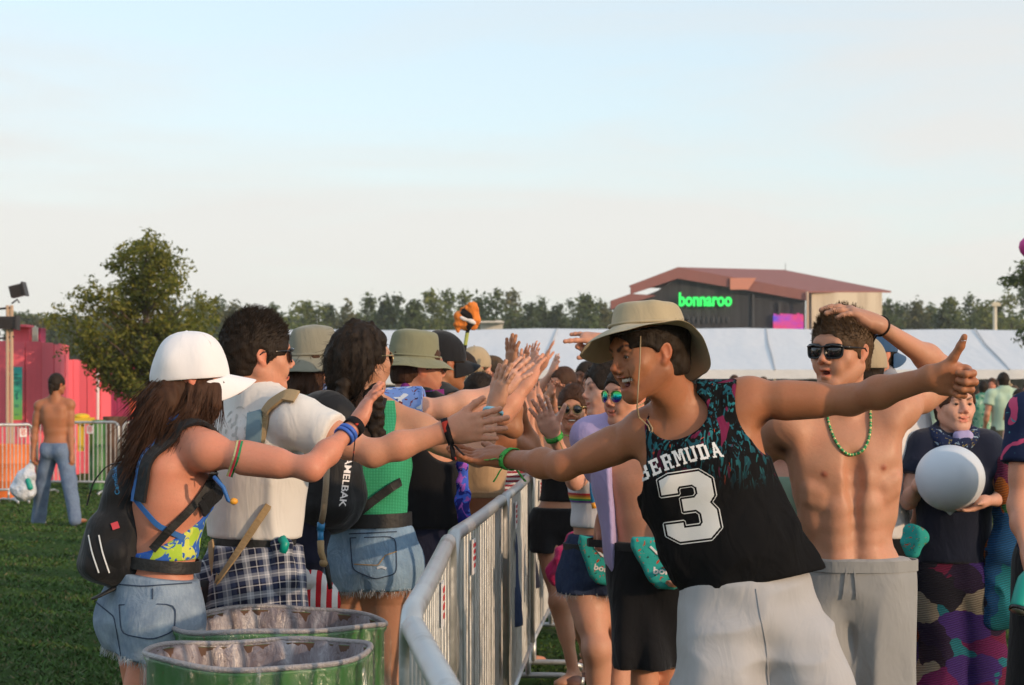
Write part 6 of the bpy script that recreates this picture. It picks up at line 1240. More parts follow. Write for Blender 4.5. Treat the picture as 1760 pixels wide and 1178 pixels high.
def man_shirtless():
    d = 6.1
    J = dict(pel=P(1460, 1002, d+.02), nb=P(1452, 706, d), hd=P(1447, 606, d-.03), sL=P(1543, 704, d), eL=P(1640, 645, d+.20), wL=P(1505, 556, d-.05), sR=P(1347, 726, d-.02), eR=P(1290, 800, d+.12), wR=P(1230, 850, d+.25),
             kL=P(1512, 1235, d-.05), kR=P(1412, 1235, d-.05), aL=P(1510, 1500, d)*(1, 1, 0)+(0, 0, .08), aR=P(1420, 1500, d)*(1, 1, 0)+(0, 0, .08))
    h = Human(J['pel'], 1.84, 190, 'm', 'gold', J=J, head=(-.66, -.75, -.02), headup=(.02, 0, 1), hscale=1.0, w=.84)
    h.torso(muscle=.9); h.hand('L', nrm(P(1436, 523, d-.07)-J['wL']), (-.1, .25, -1), curl=(26, 28, 30, 34), spread=6, thumb=(45, 15, 10)); h.build_hands(); h.limbs(arm=1.0); h.head('o'); c = h.sd.cap
    pel, nb, f, l = h.j['pel'], h.j['nb'], h.tf, h.tl; D = nb-pel; up = h.up
    def fr(t, x): return pel+D*t+l*x+f*.2
    F2 = SD(); F2.pr = h.sd.pr
    def onb(t, x, off=0): return march(h.sd, fr(t, x)[None]*1.0, -f[None], off)[0][0]
    for S, sg in (('L', 1), ('R', -1)): c(h.j['s'+S]-l*sg*.03-up*.04, nb*.4+pel*.6+l*sg*.115, (.04, .07), (.03, .055), side=l, k=.05, tag='torso')
    # middle line, abdominal and rib relief
    for t in np.linspace(.18, .66, 7): p = onb(t, 0, .0); c(p+f*.0205, p+f*.0205+D*.07, .0205, k=.03, op=1)
    for x in (.048, -.048):
        for t in (.16, .27, .37, .46): p = onb(t, x, 0); c(p-f*.020, None, (.034, .030, .03), side=l, axis=up, k=.03)
    for x in (1, -1):
        for t in (.50, .56): p = onb(t, x*.10, 0); c(p-f*.014, p-f*.020+l*x*.03+up*.015, .019, k=.022)
    p = onb(.135, 0, 0); c(p, None, (.006, .009, .010), side=l, axis=up, k=.012, op=1); h.pt(p-f*.008, .008, (.35, .25, .22), .005)
    for x in (1, -1): p = onb(.665, x*.092, 0); h.pt(p, .011, (.66, .42, .40), .005); c(p-f*.001, None, .0045, k=.006)
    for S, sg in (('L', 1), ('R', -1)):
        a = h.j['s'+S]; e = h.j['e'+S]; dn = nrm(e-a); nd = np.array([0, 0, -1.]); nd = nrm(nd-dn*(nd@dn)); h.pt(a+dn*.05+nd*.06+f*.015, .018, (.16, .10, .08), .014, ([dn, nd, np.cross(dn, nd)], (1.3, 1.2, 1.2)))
    for t in (.02, .06, .10): h.pt(onb(t, 0, 0), .006, (.75, .65, .6), .006)
    h.face_paint(lips=(.98, .62, .6), brow=(.3, .22, .18), brows=False)
    h.finish('bare chested young man with dark sunglasses, bead necklace and a hand on his head', None, .006, .0028, ('L',)); r = h.root
    mb = MB(); mb.sphere(h.hp(0, .080, -.0605), (.014, .01, .006), 10, 6); mb.build('mouth_inside', MAT('mouth_in'), r, True)
    hair_short(h, MAT('hair_mid'), 4500, .026, (.1, .5, .5), .007, front=.122, topz=.002, nape=-.055, lift=.55)
    s_ = sunglasses(h, 'square', y=.107, z=.004)
    _, gs = shorts(h, MAT('grey_jersey'), zp(957, d), zp(1240, d), .006, .03, noise=(.034, 11, 3), fscale=(1, 1, .16), rw=.120, lw=.84)
    belt('waistband', MAT('grey_jersey'), r, gs, (pel[0], pel[1], zp(970, d)), (0, 0, 1), l, .034, .005, .002, n=90)
    for x_ in (-6, 5): ribbon('drawstring', MAT('grey_jersey'), r, gs, [P(1462+x_, 968, d-.3), P(1463+x_*1.6, 1000, d-.3), P(1462+x_*2.2, 1030, d-.3)], .005, .004, .003, 14)
    # bead necklace
    p0, p1 = h.j['nb']+l*.062+up*.03, h.j['nb']-l*.062+up*.03; mids = []
    for t in np.linspace(0, 1, 61):
        x = .066*math.cos(math.pi*t)*1.02; z = -.165*math.sin(math.pi*t)**.75; mids.append(h.j['nb']+l*x+up*(.035+z)+f*.16)
    Q, _ = march(h.sd, np.array(mids), np.tile(-f, (61, 1)), .004)
    ne = empty('bead_necklace', Q[30], 'green and pale yellow bead necklace on the bare chest', 'necklace'); g_, y_ = MB(), MB()
    for i, q in enumerate(Q):
        (g_ if i % 3 else y_).sphere(q, .0048, 8, 6)
        if i: (y_ if i % 3 else g_).sphere((Q[i]+Q[i-1])/2, .0038, 6, 5)
    g_.build('green_beads', MAT('bead_green'), ne, True); y_.build('yellow_beads', MAT('bead_yel'), ne, True)
    wristband(h, 'L', MAT('hair_dark'), .05, .006, 'hair_tie'); return h
R2 = man_shirtless()

def backpack(name, label, h, bd, cen, w_, hgt, dp, pocket=True, up=None):
    """soft black pack hanging on h's back"""
    up = up if up is not None else h.up; l = h.tl; b = -h.tf*1.0; b = nrm(bd); t = empty(name, (cen[0], cen[1], cen[2]-hgt/2), label, 'backpack')
    caps = [(cen-up*hgt*.28, cen+up*hgt*.26, (w_*.5, dp*.5, w_*.42), (w_*.40, dp*.40, w_*.40), dict(side=l, k=.03)), (cen-up*hgt*.30+b*dp*.3, cen-up*hgt*.05+b*dp*.28, (w_*.44, dp*.38, w_*.3), (w_*.38, dp*.3, w_*.3), dict(side=l, k=.012))]
    o, g = solid('pack', MAT('nylon_black'), caps, t, .006, (.006, 14, 3))
    return t, o, g
def girl_cap():
    d = 5.8
    J = dict(pel=P(262, 1058, d), nb=P(300, 738, d-.02), hd=P(326, 652, d), sR=P(352, 775, d-.13), eR=P(535, 806, d-.22), wR=P(612, 729, d-.1), sL=P(275, 770, d+.16), eL=P(285, 890, d+.25), wL=P(300, 990, d+.35),
             kR=P(228, 1260, d-.06), kL=P(262, 1270, d+.1))
    h = Human(J['pel'], 1.68, 55, 'f', 'red', hbeta=50, J=J, head=(.94, .34, -.08), headup=(-.03, 0, 1), hscale=1.04)
    h.torso(); h.hand('R', nrm(P(652, 655, d-.05)-J['wR']), (.75, .35, .0), curl=(12, 8, 10, 16), spread=11, thumb=(50, 20, 5)); h.build_hands(); h.limbs(arm=1.02); h.head('closed')
    h.face_paint(brow=(.3, .2, .17)); e, s_ = h.j['eR'], h.j['sR']
    h.finish('girl in a white baseball cap and lime swimsuit, seen from behind, right arm out', GR, .0062, .004, ('R',)); r = h.root
    # painted arm stripes
    c = s_+(e-s_)*.38; mb = MB()
    for i, m_ in enumerate(('bead_yel', 'red_band', 'bead_green')):
        a = c+(e-s_)*.02*(i-1); pts = [a+(0, -.1, .05), a+(-.01, -.11, 0), a+(-.03, -.1, -.05)]; ribbon('arm_paint', MAT(m_), r, h.sd, pts, .006, .0012, .002, 10)
    ballcap(h, MAT('cap_white'), tilt=-9, c=(0, .0, .012), size=1.0, name='baseball_cap'); 
    hp = h.hp
    lock(MAT('hair_brown'), 'hair', r, [hp(0, -.04, -.03), hp(0, -.065, -.07), hp(.0, -.085, -.13), hp(-.0, -.11, -.20), hp(.02, -.135, -.27)], [(.070, .065), (.082, .06), (.082, .05), (.065, .038), (.03, .02)], 1300, 2, .006, length=.15, side=h.hlf, sliver=.10)
    lock(MAT('hair_brown'), 'hair', r, [hp(-.066, .035, -.025), hp(-.074, .03, -.06), hp(-.075, .0, -.12), hp(-.075, -.04, -.17)], [(.020, .050), (.020, .045), (.018, .035), (.01, .02)], 700, 3, .005, length=.12, side=h.hlf, sliver=.08)
    mb = MB(); mb.tube([hp(-.066, .084, -.004), hp(-.05, .10, -.004), hp(-.04, .102, -.022), hp(-.056, .096, -.030), hp(-.066, .084, -.018)], .004, 6); mb.build('sunglasses', MAT('lens'), r, True)
    # swimsuit with a low open back
    j = h.j; n = nrm(h.up*.85-h.tf*.62); c0 = j['pel']+h.up*.27+h.tf*.02
    h.garment('swimsuit', MAT('swim'), ['torso'], .006, [cutp(c0, n), cutp(P(300, 960, d), (0, 0, -1))], None, .006, noise=(.003, 9, 3))
    sk = h.sd
    edge = [j['pel']+h.up*.22-h.tf*.2, j['pel']+h.up*.24-h.tl*.10-h.tf*.12, j['pel']+h.up*.29-h.tl*.2, j['pel']+h.up*.36-h.tl*.18+h.tf*.08]
    ribbon('strap', MAT('strap_blue'), r, sk, [j['nb']-h.tf*.1-h.up*.08, j['nb']-h.up*.2-h.tf*.12-h.tl*.03, j['pel']+h.up*.27-h.tl*.13-h.tf*.07, j['pel']+h.up*.24-h.tl*.17], .016, .003, .004)
    SHL.append(shorts(h, MAT('denim_light'), zp(985, d), zp(1128, d), .012, .016, noise=(.009, 10, 3), top_n=(.12, 0, 1), fray=900, name='denim_shorts', hem_n=(-.12, 0, -1)))
    sh, gs = SHL[-1]
    for pl in ([(185, 1003), (245, 1008), (330, 1002)], [(205, 1040), (208, 1090), (262, 1100), (300, 1085), (302, 1038), (205, 1040)], [(165, 1035), (196, 1060), (208, 1128)], [(262, 1012), (262, 1030)]): ribbon('seam', MAT('seam'), sh, gs, [P(x, y, d-.3) for x, y in pl], .0035, .0015, .001, 30)
    # backpack and straps
    bd = -h.tf; cen = P(222, 900, d-.02)+bd*.01; t, o, g = backpack('backpack', 'black hydration backpack on the back of the girl in the white cap', h, bd, cen, .185, .42, .19)
    o2, _ = solid('front_pocket', MAT('nylon_black'), [(P(190, 950, d-.06), P(200, 985, d-.04), (.085, .055, .06), (.07, .045, .05), dict(side=h.tl, k=.02))], t, .006, (.006, 16, 5))
    mb = MB(); q = P(170, 800, d-.1)
    ribbon('zip', MAT('webbing'), t, g, [P(150, 870, d-.2), P(160, 830, d-.2), P(185, 800, d-.2), P(215, 795, d-.2), P(240, 830, d-.2), P(245, 900, d-.2)], .006, .003, .001)
    decal('printed_name', MAT('hose_blue'), t, g, P(173, 832, d-.3), nrm((-.22, 0, 1.)), nrm((-1., -.2, -.22)) if 0 else nrm((-1, 0, -.22)), (.085, .02), text_mask('CamelBak', .08, .014), .0015, .001, .0)
    ribbon('buckle', MAT('red_band'), t, g, [P(192, 906, d-.2), P(204, 902, d-.2)], .02, .004, .002, 4)
    for zx in (158, 176): ribbon('reflective_stripe', MAT('zip'), t, g, [P(zx-6, 920, d-.2), P(zx, 950, d-.2), P(zx+12, 985, d-.2)], .004, .001, .004, 10)
    mb = MB(); mb.tube([P(215, 790, d-.05), P(222, 760, d-.04), P(238, 772, d-.05), P(236, 795, d-.05)], .008, 6, flat=.4); mb.build('grab_handle', MAT('webbing'), t, True)
    body2 = h.sd.copy(None, 0.0)
    a_ = h.j['nb']-h.tl*.10; T_, U_ = h.tf, h.up; pts = [a_-T_*.16-U_*.22, a_-T_*.14-U_*.08, a_-T_*.05+U_*.03, a_+T_*.04+U_*.02, a_-h.tl*.01+T_*.11-U_*.06, a_-h.tl*.04+T_*.12-U_*.16, a_-h.tl*.09+T_*.08-U_*.24]
    ribbon('shoulder_strap', MAT('nylon_black'), t, body2, pts, .052, .010, .006, 34, proj='n'); ribbon('strap_edge', MAT('strap_blue'), t, body2, [p_+h.tl*.030 for p_ in pts[:5]], .012, .012, .007, 24, proj='n')
    ribbon('lower_strap', MAT('webbing'), t, body2, [P(262, 945, d-.1), P(290, 912, d-.2), P(325, 878, d-.2), P(352, 845, d-.2), P(368, 812, d-.15)], .024, .005, .007, 24)
    belt('waist_belt', MAT('webbing'), t, body2, P(300, 968, d), (.1, 0, 1), h.tl, .034, .007, .012)
    mb = MB(); mb.tube([P(215, 1000, d-.06), P(195, 1012, d-.08), P(172, 1024, d-.09), P(158, 1030, d-.1)], [.012, .014, .012, .009], 6, flat=.4); mb.build('loose_strap', MAT('webbing'), t, True)
    mb = MB(); mb.tube([P(368, 820, d-.2), P(384, 838, d-.22), P(392, 860, d-.2), P(404, 866, d-.2)], .006, 6); mb.build('hose', MAT('strap_blue'), t, True); mb = MB(); mb.sphere(P(402, 862, d-.2), (.012, .01, .01)); mb.build('bite_valve', MAT('orange_bit'), t, True)
    wristband(h, 'R', MAT('band_black'), .06, .022, tail=[(-.01, 0, -.085)]); wristband(h, 'R', MAT('band_blue'), .20, .011, thick=.006); wristband(h, 'R', MAT('band_blue'), .27, .010, thick=.006)
    return h
L1 = girl_cap()

def man_white():
    d = 6.24
    J = dict(pel=P(432, 1004, d), nb=P(446, 692, d), hd=P(442, 614, d), sR=P(508, 724, d-.13), eR=P(640, 780, d-.22), wR=P(772, 741, d-.22), sL=P(392, 720, d+.15), eL=P(400, 870, d+.2), wL=P(420, 990, d+.2))
    h = Human(J['pel'], 1.80, 48, 'm', 'fair', J=J, head=(.93, .36, 0), hscale=1.01, w=.90)
    h.torso(); h.hand('R', nrm(P(872, 728, d-.22)-J['wR']), (.15, 1, .05), curl=(10, 8, 8, 10), spread=6, thumb=(38, 10, 6), scale=1.05); h.build_hands(); h.limbs(arm=1.02); h.head('closed')
    h.face_paint(brow=(.3, .22, .2), stubble=(.93, .9, .9)); h.finish('dark haired man in sunglasses and a cream tee with a tan sling strap', GR, .0065, .003, ('R',)); r = h.root
    hair_short(h, MAT('hair_dark'), 4500, .024, (.1, .4, .4), .010, front=.124, topz=.010, nape=-.06, seed=4, lift=.45); sunglasses(h, 'square', y=.107)
    t, g = tee(h, MAT('white_tee'), zp(924, d), .50, .012, noise=(.017, 8, 5), loose=.010, hem_n=(0, 0, -1))
    # faded round print on the back
    def pm(u, v): rr = np.hypot(u*1.1, v); a = np.arctan2(v, u); return ((rr > .072) & (rr < .075+.004*np.sin(a*9)) & (vn(np.stack([u.ravel(), v.ravel(), u.ravel()*0], 1), 60., 2).reshape(u.shape) > .35)) | ((rr < .055) & (vn(np.stack([u.ravel(), v.ravel(), u.ravel()*0], 1), 90., 3).reshape(u.shape) > .66))
    MATDEF['faded'] = lambda: simple('faded shirt print', (.46, .45, .42), .8); decal('shirt_print', MAT('faded'), t, g, P(402, 742, d-.12), (.95, -.2, 0), (0, 0, 1), (.2, .2), pm, .002, .001, 0)
    # sling straps + pouch
    s_ = empty('sling_bag', P(460, 860, d-.2), 'tan sling strap with a slate blue phone pouch on the cream tee', 'bag')
    ribbon('shoulder_strap', MAT('khaki_web'), s_, g, [P(510, 684, d), P(490, 680, d-.15), P(462, 700, d-.25), P(447, 735, d-.25), P(438, 770, d-.25)], .052, .008, .004, 30); ribbon('phone_pouch', MAT('pocket_blue'), s_, g, [P(440, 712, d-.3), P(436, 765, d-.3)], .046, .016, .012, 8)
    g3 = h.sd.copy(None, .024); ribbon('lower_strap', MAT('khaki_web'), s_, g3, [P(462, 868, d-.3), P(438, 905, d-.3), P(412, 945, d-.3), P(385, 985, d-.25), P(372, 1003, d-.2)], .022, .005, .006, 24); ribbon('side_strap', MAT('khaki_web'), s_, g3, [P(364, 930, d-.3), P(366, 965, d-.3), P(374, 1000, d-.3)], .03, .006, .008, 12)
    belt('belt', MAT('webbing'), r, h.sd, (J['pel'][0], J['pel'][1], zp(928, d)), (0, 0, 1), h.tl, .045, .008, .014)
    # plaid shirt tied round the waist
    def ex(g2):
        pe = h.j['pel']; g2.cap(pe+(0, 0, .10), pe-(0, 0, .36), (.165, .135), (.215, .175), side=h.hl, k=.05)
    pe = h.j['pel']; h.garment('plaid_shirt', MAT('plaid'), ['torso', 'leg'], .018, [cutp((pe[0], pe[1], zp(935, d)), (0, 0, 1)), cutp((pe[0], pe[1], zp(1105, d)), (.2, 0, -1))], ex, .008, noise=(.03, 7, 9), fscale=(1, 1, .15), lo=(-9, 0, .5))
    solid('sleeve_knot', MAT('plaid'), [(P(487, 938, d-.14), P(478, 1010, d-.14), .028, .04), (P(487, 938, d-.14), P(496, 1000, d-.12), .025, .03)], r, .007, (.01, 20, 3)); m2 = MB(); m2.tube([P(484, 925, d-.16), P(490, 935, d-.17), P(486, 950, d-.17)], .014, 8); m2.build('carabiner', MAT('teal_bit'), r, True)
    shorts(h, MAT('black_cloth'), pe[2]+.02, .48, .008, .02, vox=.012)
    wristband(h, 'R', MAT('band_black'), .02, .020, tail=[(.01, -.02, -.05), (.04, -.02, -.035)]); return h
L2 = man_white()
def girl_braids():
    d = 6.94
    J = dict(pel=P(634, 972, d), nb=P(632, 696, d), hd=P(622, 620, d), sR=P(718, 738, d-.02), eR=P(822, 784, d-.02), wR=P(850, 700, d+.05), sL=P(545, 716, d+.03), eL=P(512, 850, d+.1), wL=P(540, 930, d+.3),
             kR=P(668, 1190, d), kL=P(600, 1190, d+.05))
    h = Human(J['pel'], 1.76, 20, 'f', 'olive', hbeta=12, J=J, head=(.62, .78, 0), hscale=1.05)
    h.torso(); h.hand('R', nrm(P(872, 622, d+.06)-J['wR']), (.8, .6, 0), curl=(8, 6, 8, 12), spread=9, thumb=(45, 15, 8), scale=1.08); h.build_hands(); h.limbs(arm=1.05, leg=1.02); h.head('closed', detail=False, eyes=False)
    h.finish('tall girl with dark curly braids, green top and cut off denim shorts', GR, .007, .005, ('R',)); r = h.root; hp = h.hp; ex = None
    for nm, pts, rr, n, s_ in (('hair', [hp(0, -.025, .045), hp(0, -.05, .0), hp(0, -.07, -.06)], [(.086, .085), (.092, .075), (.080, .055)], 1700, 5), ('hair', [hp(0, .0, .045), hp(0, -.03, .02)], [(.080, .092), (.085, .085)], 700, 6)):
        lock(MAT('hair_dark'), nm, r, pts, rr, n, s_, .006, wav=.012, length=.05, sliver=.45, side=h.hlf, nz=.014)
    for b, (p0, p1) in enumerate(((P(590, 662, d-.12), P(573, 800, d-.16)), (P(640, 672, d-.12), P(652, 775, d-.14)))):
        g = []; 
        for i in range(15):
            t = i/14; c = p0+(p1-p0)*t+(.012*math.sin(i*math.pi+b), -.004*math.cos(i*2.1), 0); g.append((c, c-(0, 0, .012), (.026-.010*t), (.020-.009*t), dict(k=.004)))
        o, _ = solid('braid', MAT('hair_dark'), g, r, .005, (.005, 60, 4))
    sunglasses(h, 'round', frame=MAT('gold'), y=.105)
    # crochet top with shoulder straps, green bodice
    j = h.j; c0 = P(640, 752, d); tp, g = h.garment('crochet_top', MAT('crochet'), ['torso'], .007, [cutp(c0, (0, .0, 1)), cutp(P(640, 893, d), (0, 0, -1))], None, .007, noise=(.003, 9, 3))
    body = h.sd
    ribbon('top_strap', MAT('crochet'), tp, body, [P(668, 690, d-.3), P(672, 720, d-.3), P(664, 760, d-.3)], .040, .006, .004, 14); ribbon('top_strap', MAT('crochet'), tp, body, [P(532, 680, d-.3), P(528, 700, d-.3), P(535, 760, d-.3)], .034, .006, .004, 14)
    sh, gs = shorts(h, MAT('denim_mid'), zp(902, d), zp(1012, d), .010, .018, noise=(.008, 9, 3), fray=1400, name='denim_shorts', hem_n=(.03, 0, -1), rw=.150)
    for pl in ([(602, 925), (606, 980), (645, 996), (682, 986), (680, 922), (602, 925)], [(600, 918), (682, 914)], [(608, 970), (650, 972), (662, 955), (682, 948)]): ribbon('seam', MAT('seam') if pl[0][1] != 970 else MAT('khaki_web'), sh, gs, [P(x, y, d-.3) for x, y in pl], .0035, .0015, .001, 40)
    ribbon('pocket_tear', MAT('frayed'), sh, gs, [P(648, 977, d-.3), P(656, 974, d-.3), P(664, 978, d-.3)], .008, .001, .001, 8)
    # hydration pack
    t, o, g2 = backpack('backpack', 'black hydration pack with white CAMELBAK lettering on the girl in green', h, nrm((-.25, -1, 0)), P(562, 790, d-.16), .27, .50, .20)
    wc = P(580, 830, d-.6); decal('printed_name', MAT('label_white'), t, g2, wc, (-.12, 0, -1.), (1, 0, -.12), (.205, .04), text_mask('CAMELBAK', .195, .024, .02), .0018, .001, 0)
    ribbon('shoulder_strap', MAT('nylon_black'), t, body, [P(545, 735, d-.3), P(548, 705, d-.3), P(560, 684, d-.1)], .06, .012, .006, 14); ribbon('shoulder_strap', MAT('nylon_black'), t, body, [P(640, 735, d-.3), P(645, 705, d-.3), P(650, 682, d-.1)], .06, .012, .006, 14)
    ribbon('side_strap', MAT('webbing'), t, g, [P(618, 880, d-.3), P(645, 858, d-.3), P(672, 838, d-.3), P(688, 828, d-.2)], .03, .006, .008, 20); belt('waist_belt', MAT('webbing'), t, body, (J['pel'][0], J['pel'][1], zp(893, d)), (-.02, 0, 1), h.tl, .048, .008, .014)
    mb = MB(); mb.tube([P(562, 800, d-.42), P(560, 840, d-.44), P(556, 880, d-.44), P(552, 902, d-.42)], .0105, 10); mb.build('hose', MAT('hose'), t, True); mb = MB(); mb.tube([P(552, 898, d-.42), P(551, 912, d-.42)], .013, 10); mb.tube([P(551, 912, d-.42), P(551, 935, d-.42)], .010, 10); mb.build('hose_valve', MAT('hose_blue'), t, True); mb = MB(); mb.tube([P(551, 930, d-.42), P(552, 950, d-.43), P(560, 972, d-.43)], [.012, .011, .009], 10); mb.sphere(P(556, 968, d-.43), .014); mb.build('bite_valve', MAT('khaki_web'), t, True)
    mb = MB(); mb.tube([P(550, 935, d-.36), P(562, 975, d-.36), P(568, 1012, d-.36)], [.03, .034, .03], 8, flat=.25); mb.build('strap_end', MAT('webbing'), t, True)
    # flag like bundle hanging from the pack
    f = empty('cloth_bundle', P(530, 1040, d-.2), 'navy sack with a red and white striped corner hanging from the black pack', 'cloth bundle')
    solid('navy_cloth', MAT('navy'), [(P(535, 905, d-.2), P(518, 970, d-.2), .05, .075), (P(518, 970, d-.2), P(522, 990, d-.2), .075, .06)], f, .007, (.016, 13, 3)); solid('striped_cloth', MAT('red_white'), [(P(530, 1000, d-.24), P(552, 1032, d-.26), .045, .055), (P(552, 1032, d-.26), P(546, 1045, d-.26), .05, .04)], f, .007, (.012, 16, 5)); solid('white_cloth', MAT('white_cloth'), [(P(503, 972, d-.27), P(528, 1000, d-.27), .026, .03), (P(528, 1000, d-.27), P(548, 1000, d-.27), .022, .02)], f, .006, (.01, 20, 6))
    wristband(h, 'R', MAT('band_lblue'), .10, .012, thick=.005); return h
L4 = girl_braids()
def bucket_grey():
    d = 7.35
    J = dict(pel=P(548, 960, d), nb=P(560, 700, d), hd=P(545, 634, d), sR=P(640, 712, d-.02), eR=P(765, 702, d-.05), wR=P(858, 672, d-.02), sL=P(500, 716, d+.1))
    h = Human(J['pel'], 1.76, 30, 'm', 'pale', J=J, head=(.75, .66, 0)); h.torso(); h.hand('R', nrm(P(905, 625, d)-J['wR']), (.7, .7, 0), curl=(10, 8, 8, 12), spread=8); h.build_hands(); h.limbs(); h.head('closed', detail=False, eyes=False)
    h.finish('person in a grey olive bucket hat and blue sailboat print shirt', GR, .009, .006, ('R',)); hp = h.hp
    lock(MAT('hair_brown'), 'hair', h.root, [hp(0, -.05, .02), hp(-.0, -.07, -.07), hp(-.0, -.085, -.14), hp(0, -.10, -.22)], [(.08, .06), (.09, .055), (.085, .045), (.05, .025)], 900, 9, .008, wav=.01, length=.09, side=h.hlf)
    brimhat(h, MAT('hat_grey'), c=(0, -.015, .045), R_=(.086, .105), crown=.105, brim=.052, tilt=-3, droop=.052, seed=5, wr=.006, taper=.80)
    tee(h, MAT('hawaii_blue'), zp(980, d), .72, .02, noise=(.016, 8, 5), loose=.022, vox=.009); shorts(h, MAT('lace'), J['pel'][2]+.05, .42, .012, .02, vox=.014); return h
L3 = bucket_grey()
def bucket_olive():
    d = 7.75
    J = dict(pel=P(735, 955, d), nb=P(712, 692, d), hd=P(716, 634, d), sR=P(768, 716, d-.12), eR=P(862, 712, d-.15), wR=P(905, 660, d-.1), sL=P(690, 712, d+.12))
    h = Human(J['pel'], 1.78, 58, 'm', 'fair', J=J, head=(.93, .36, 0), w=1.12); h.torso(belly=.01); h.hand('R', nrm(P(925, 612, d)-J['wR']), (.7, .7, 0), curl=(10, 8, 8, 12), spread=8); h.build_hands(); h.limbs(); h.head('closed', detail=False, eyes=False)
    h.face_paint(stubble=(.5, .36, .3)); h.finish('stocky man in an olive bucket hat, purple bandana and black vest', GR, .009, .0055, ('R',))
    hair_short(h, MAT('hair_brown'), 500, .014, (0, -.4, -.4), .007, topz=0, nape=-.06)
    brimhat(h, MAT('hat_olive'), c=(0, -.012, .040), R_=(.088, .108), crown=.10, brim=.058, tilt=4, droop=.038, seed=8, wr=.005, taper=.82)
    tp, g = h.garment('vest', MAT('black_tank'), ['torso'], .016, tanktop_posts(h, P(735, 905, d), .10, .085, .06), lambda g: g.cap(h.j['nb']*.5+h.j['pel']*.5, h.j['pel'], (.175, .135), (.18, .14), side=h.tl, k=.06), .009, noise=(.012, 8, 3))
    belt('bandana', MAT('purple_band'), h.root, h.sd, J['nb']+(.02, 0, .028), (-.1, 0, 1), h.tl, .030, .012, .004, .14); solid('bandana_knot', MAT('purple_band'), [(P(696, 668, d-.12), P(690, 690, d-.14), .012, .016), (P(696, 668, d-.12), P(705, 695, d-.15), .012, .016), (P(697, 667, d-.13), None, .016)], h.root, .005)
    shorts(h, MAT('navy'), zp(885, d), .50, .016, .03, vox=.011, noise=(.012, 8, 4)); h.root
    s_ = empty('lanyard_cloth', P(800, 900, d-.3), 'strip of galaxy print cloth hanging beside the black vest', 'cloth strip'); solid('cloth', MAT('galaxy'), [(P(794, 800, d-.2), P(796, 860, d-.2), (.022, .012), (.026, .012)), (P(796, 860, d-.2), P(802, 905, d-.2), (.026, .012), (.028, .01))], s_, .006, (.006, 25, 3)); return h
L5 = bucket_olive()
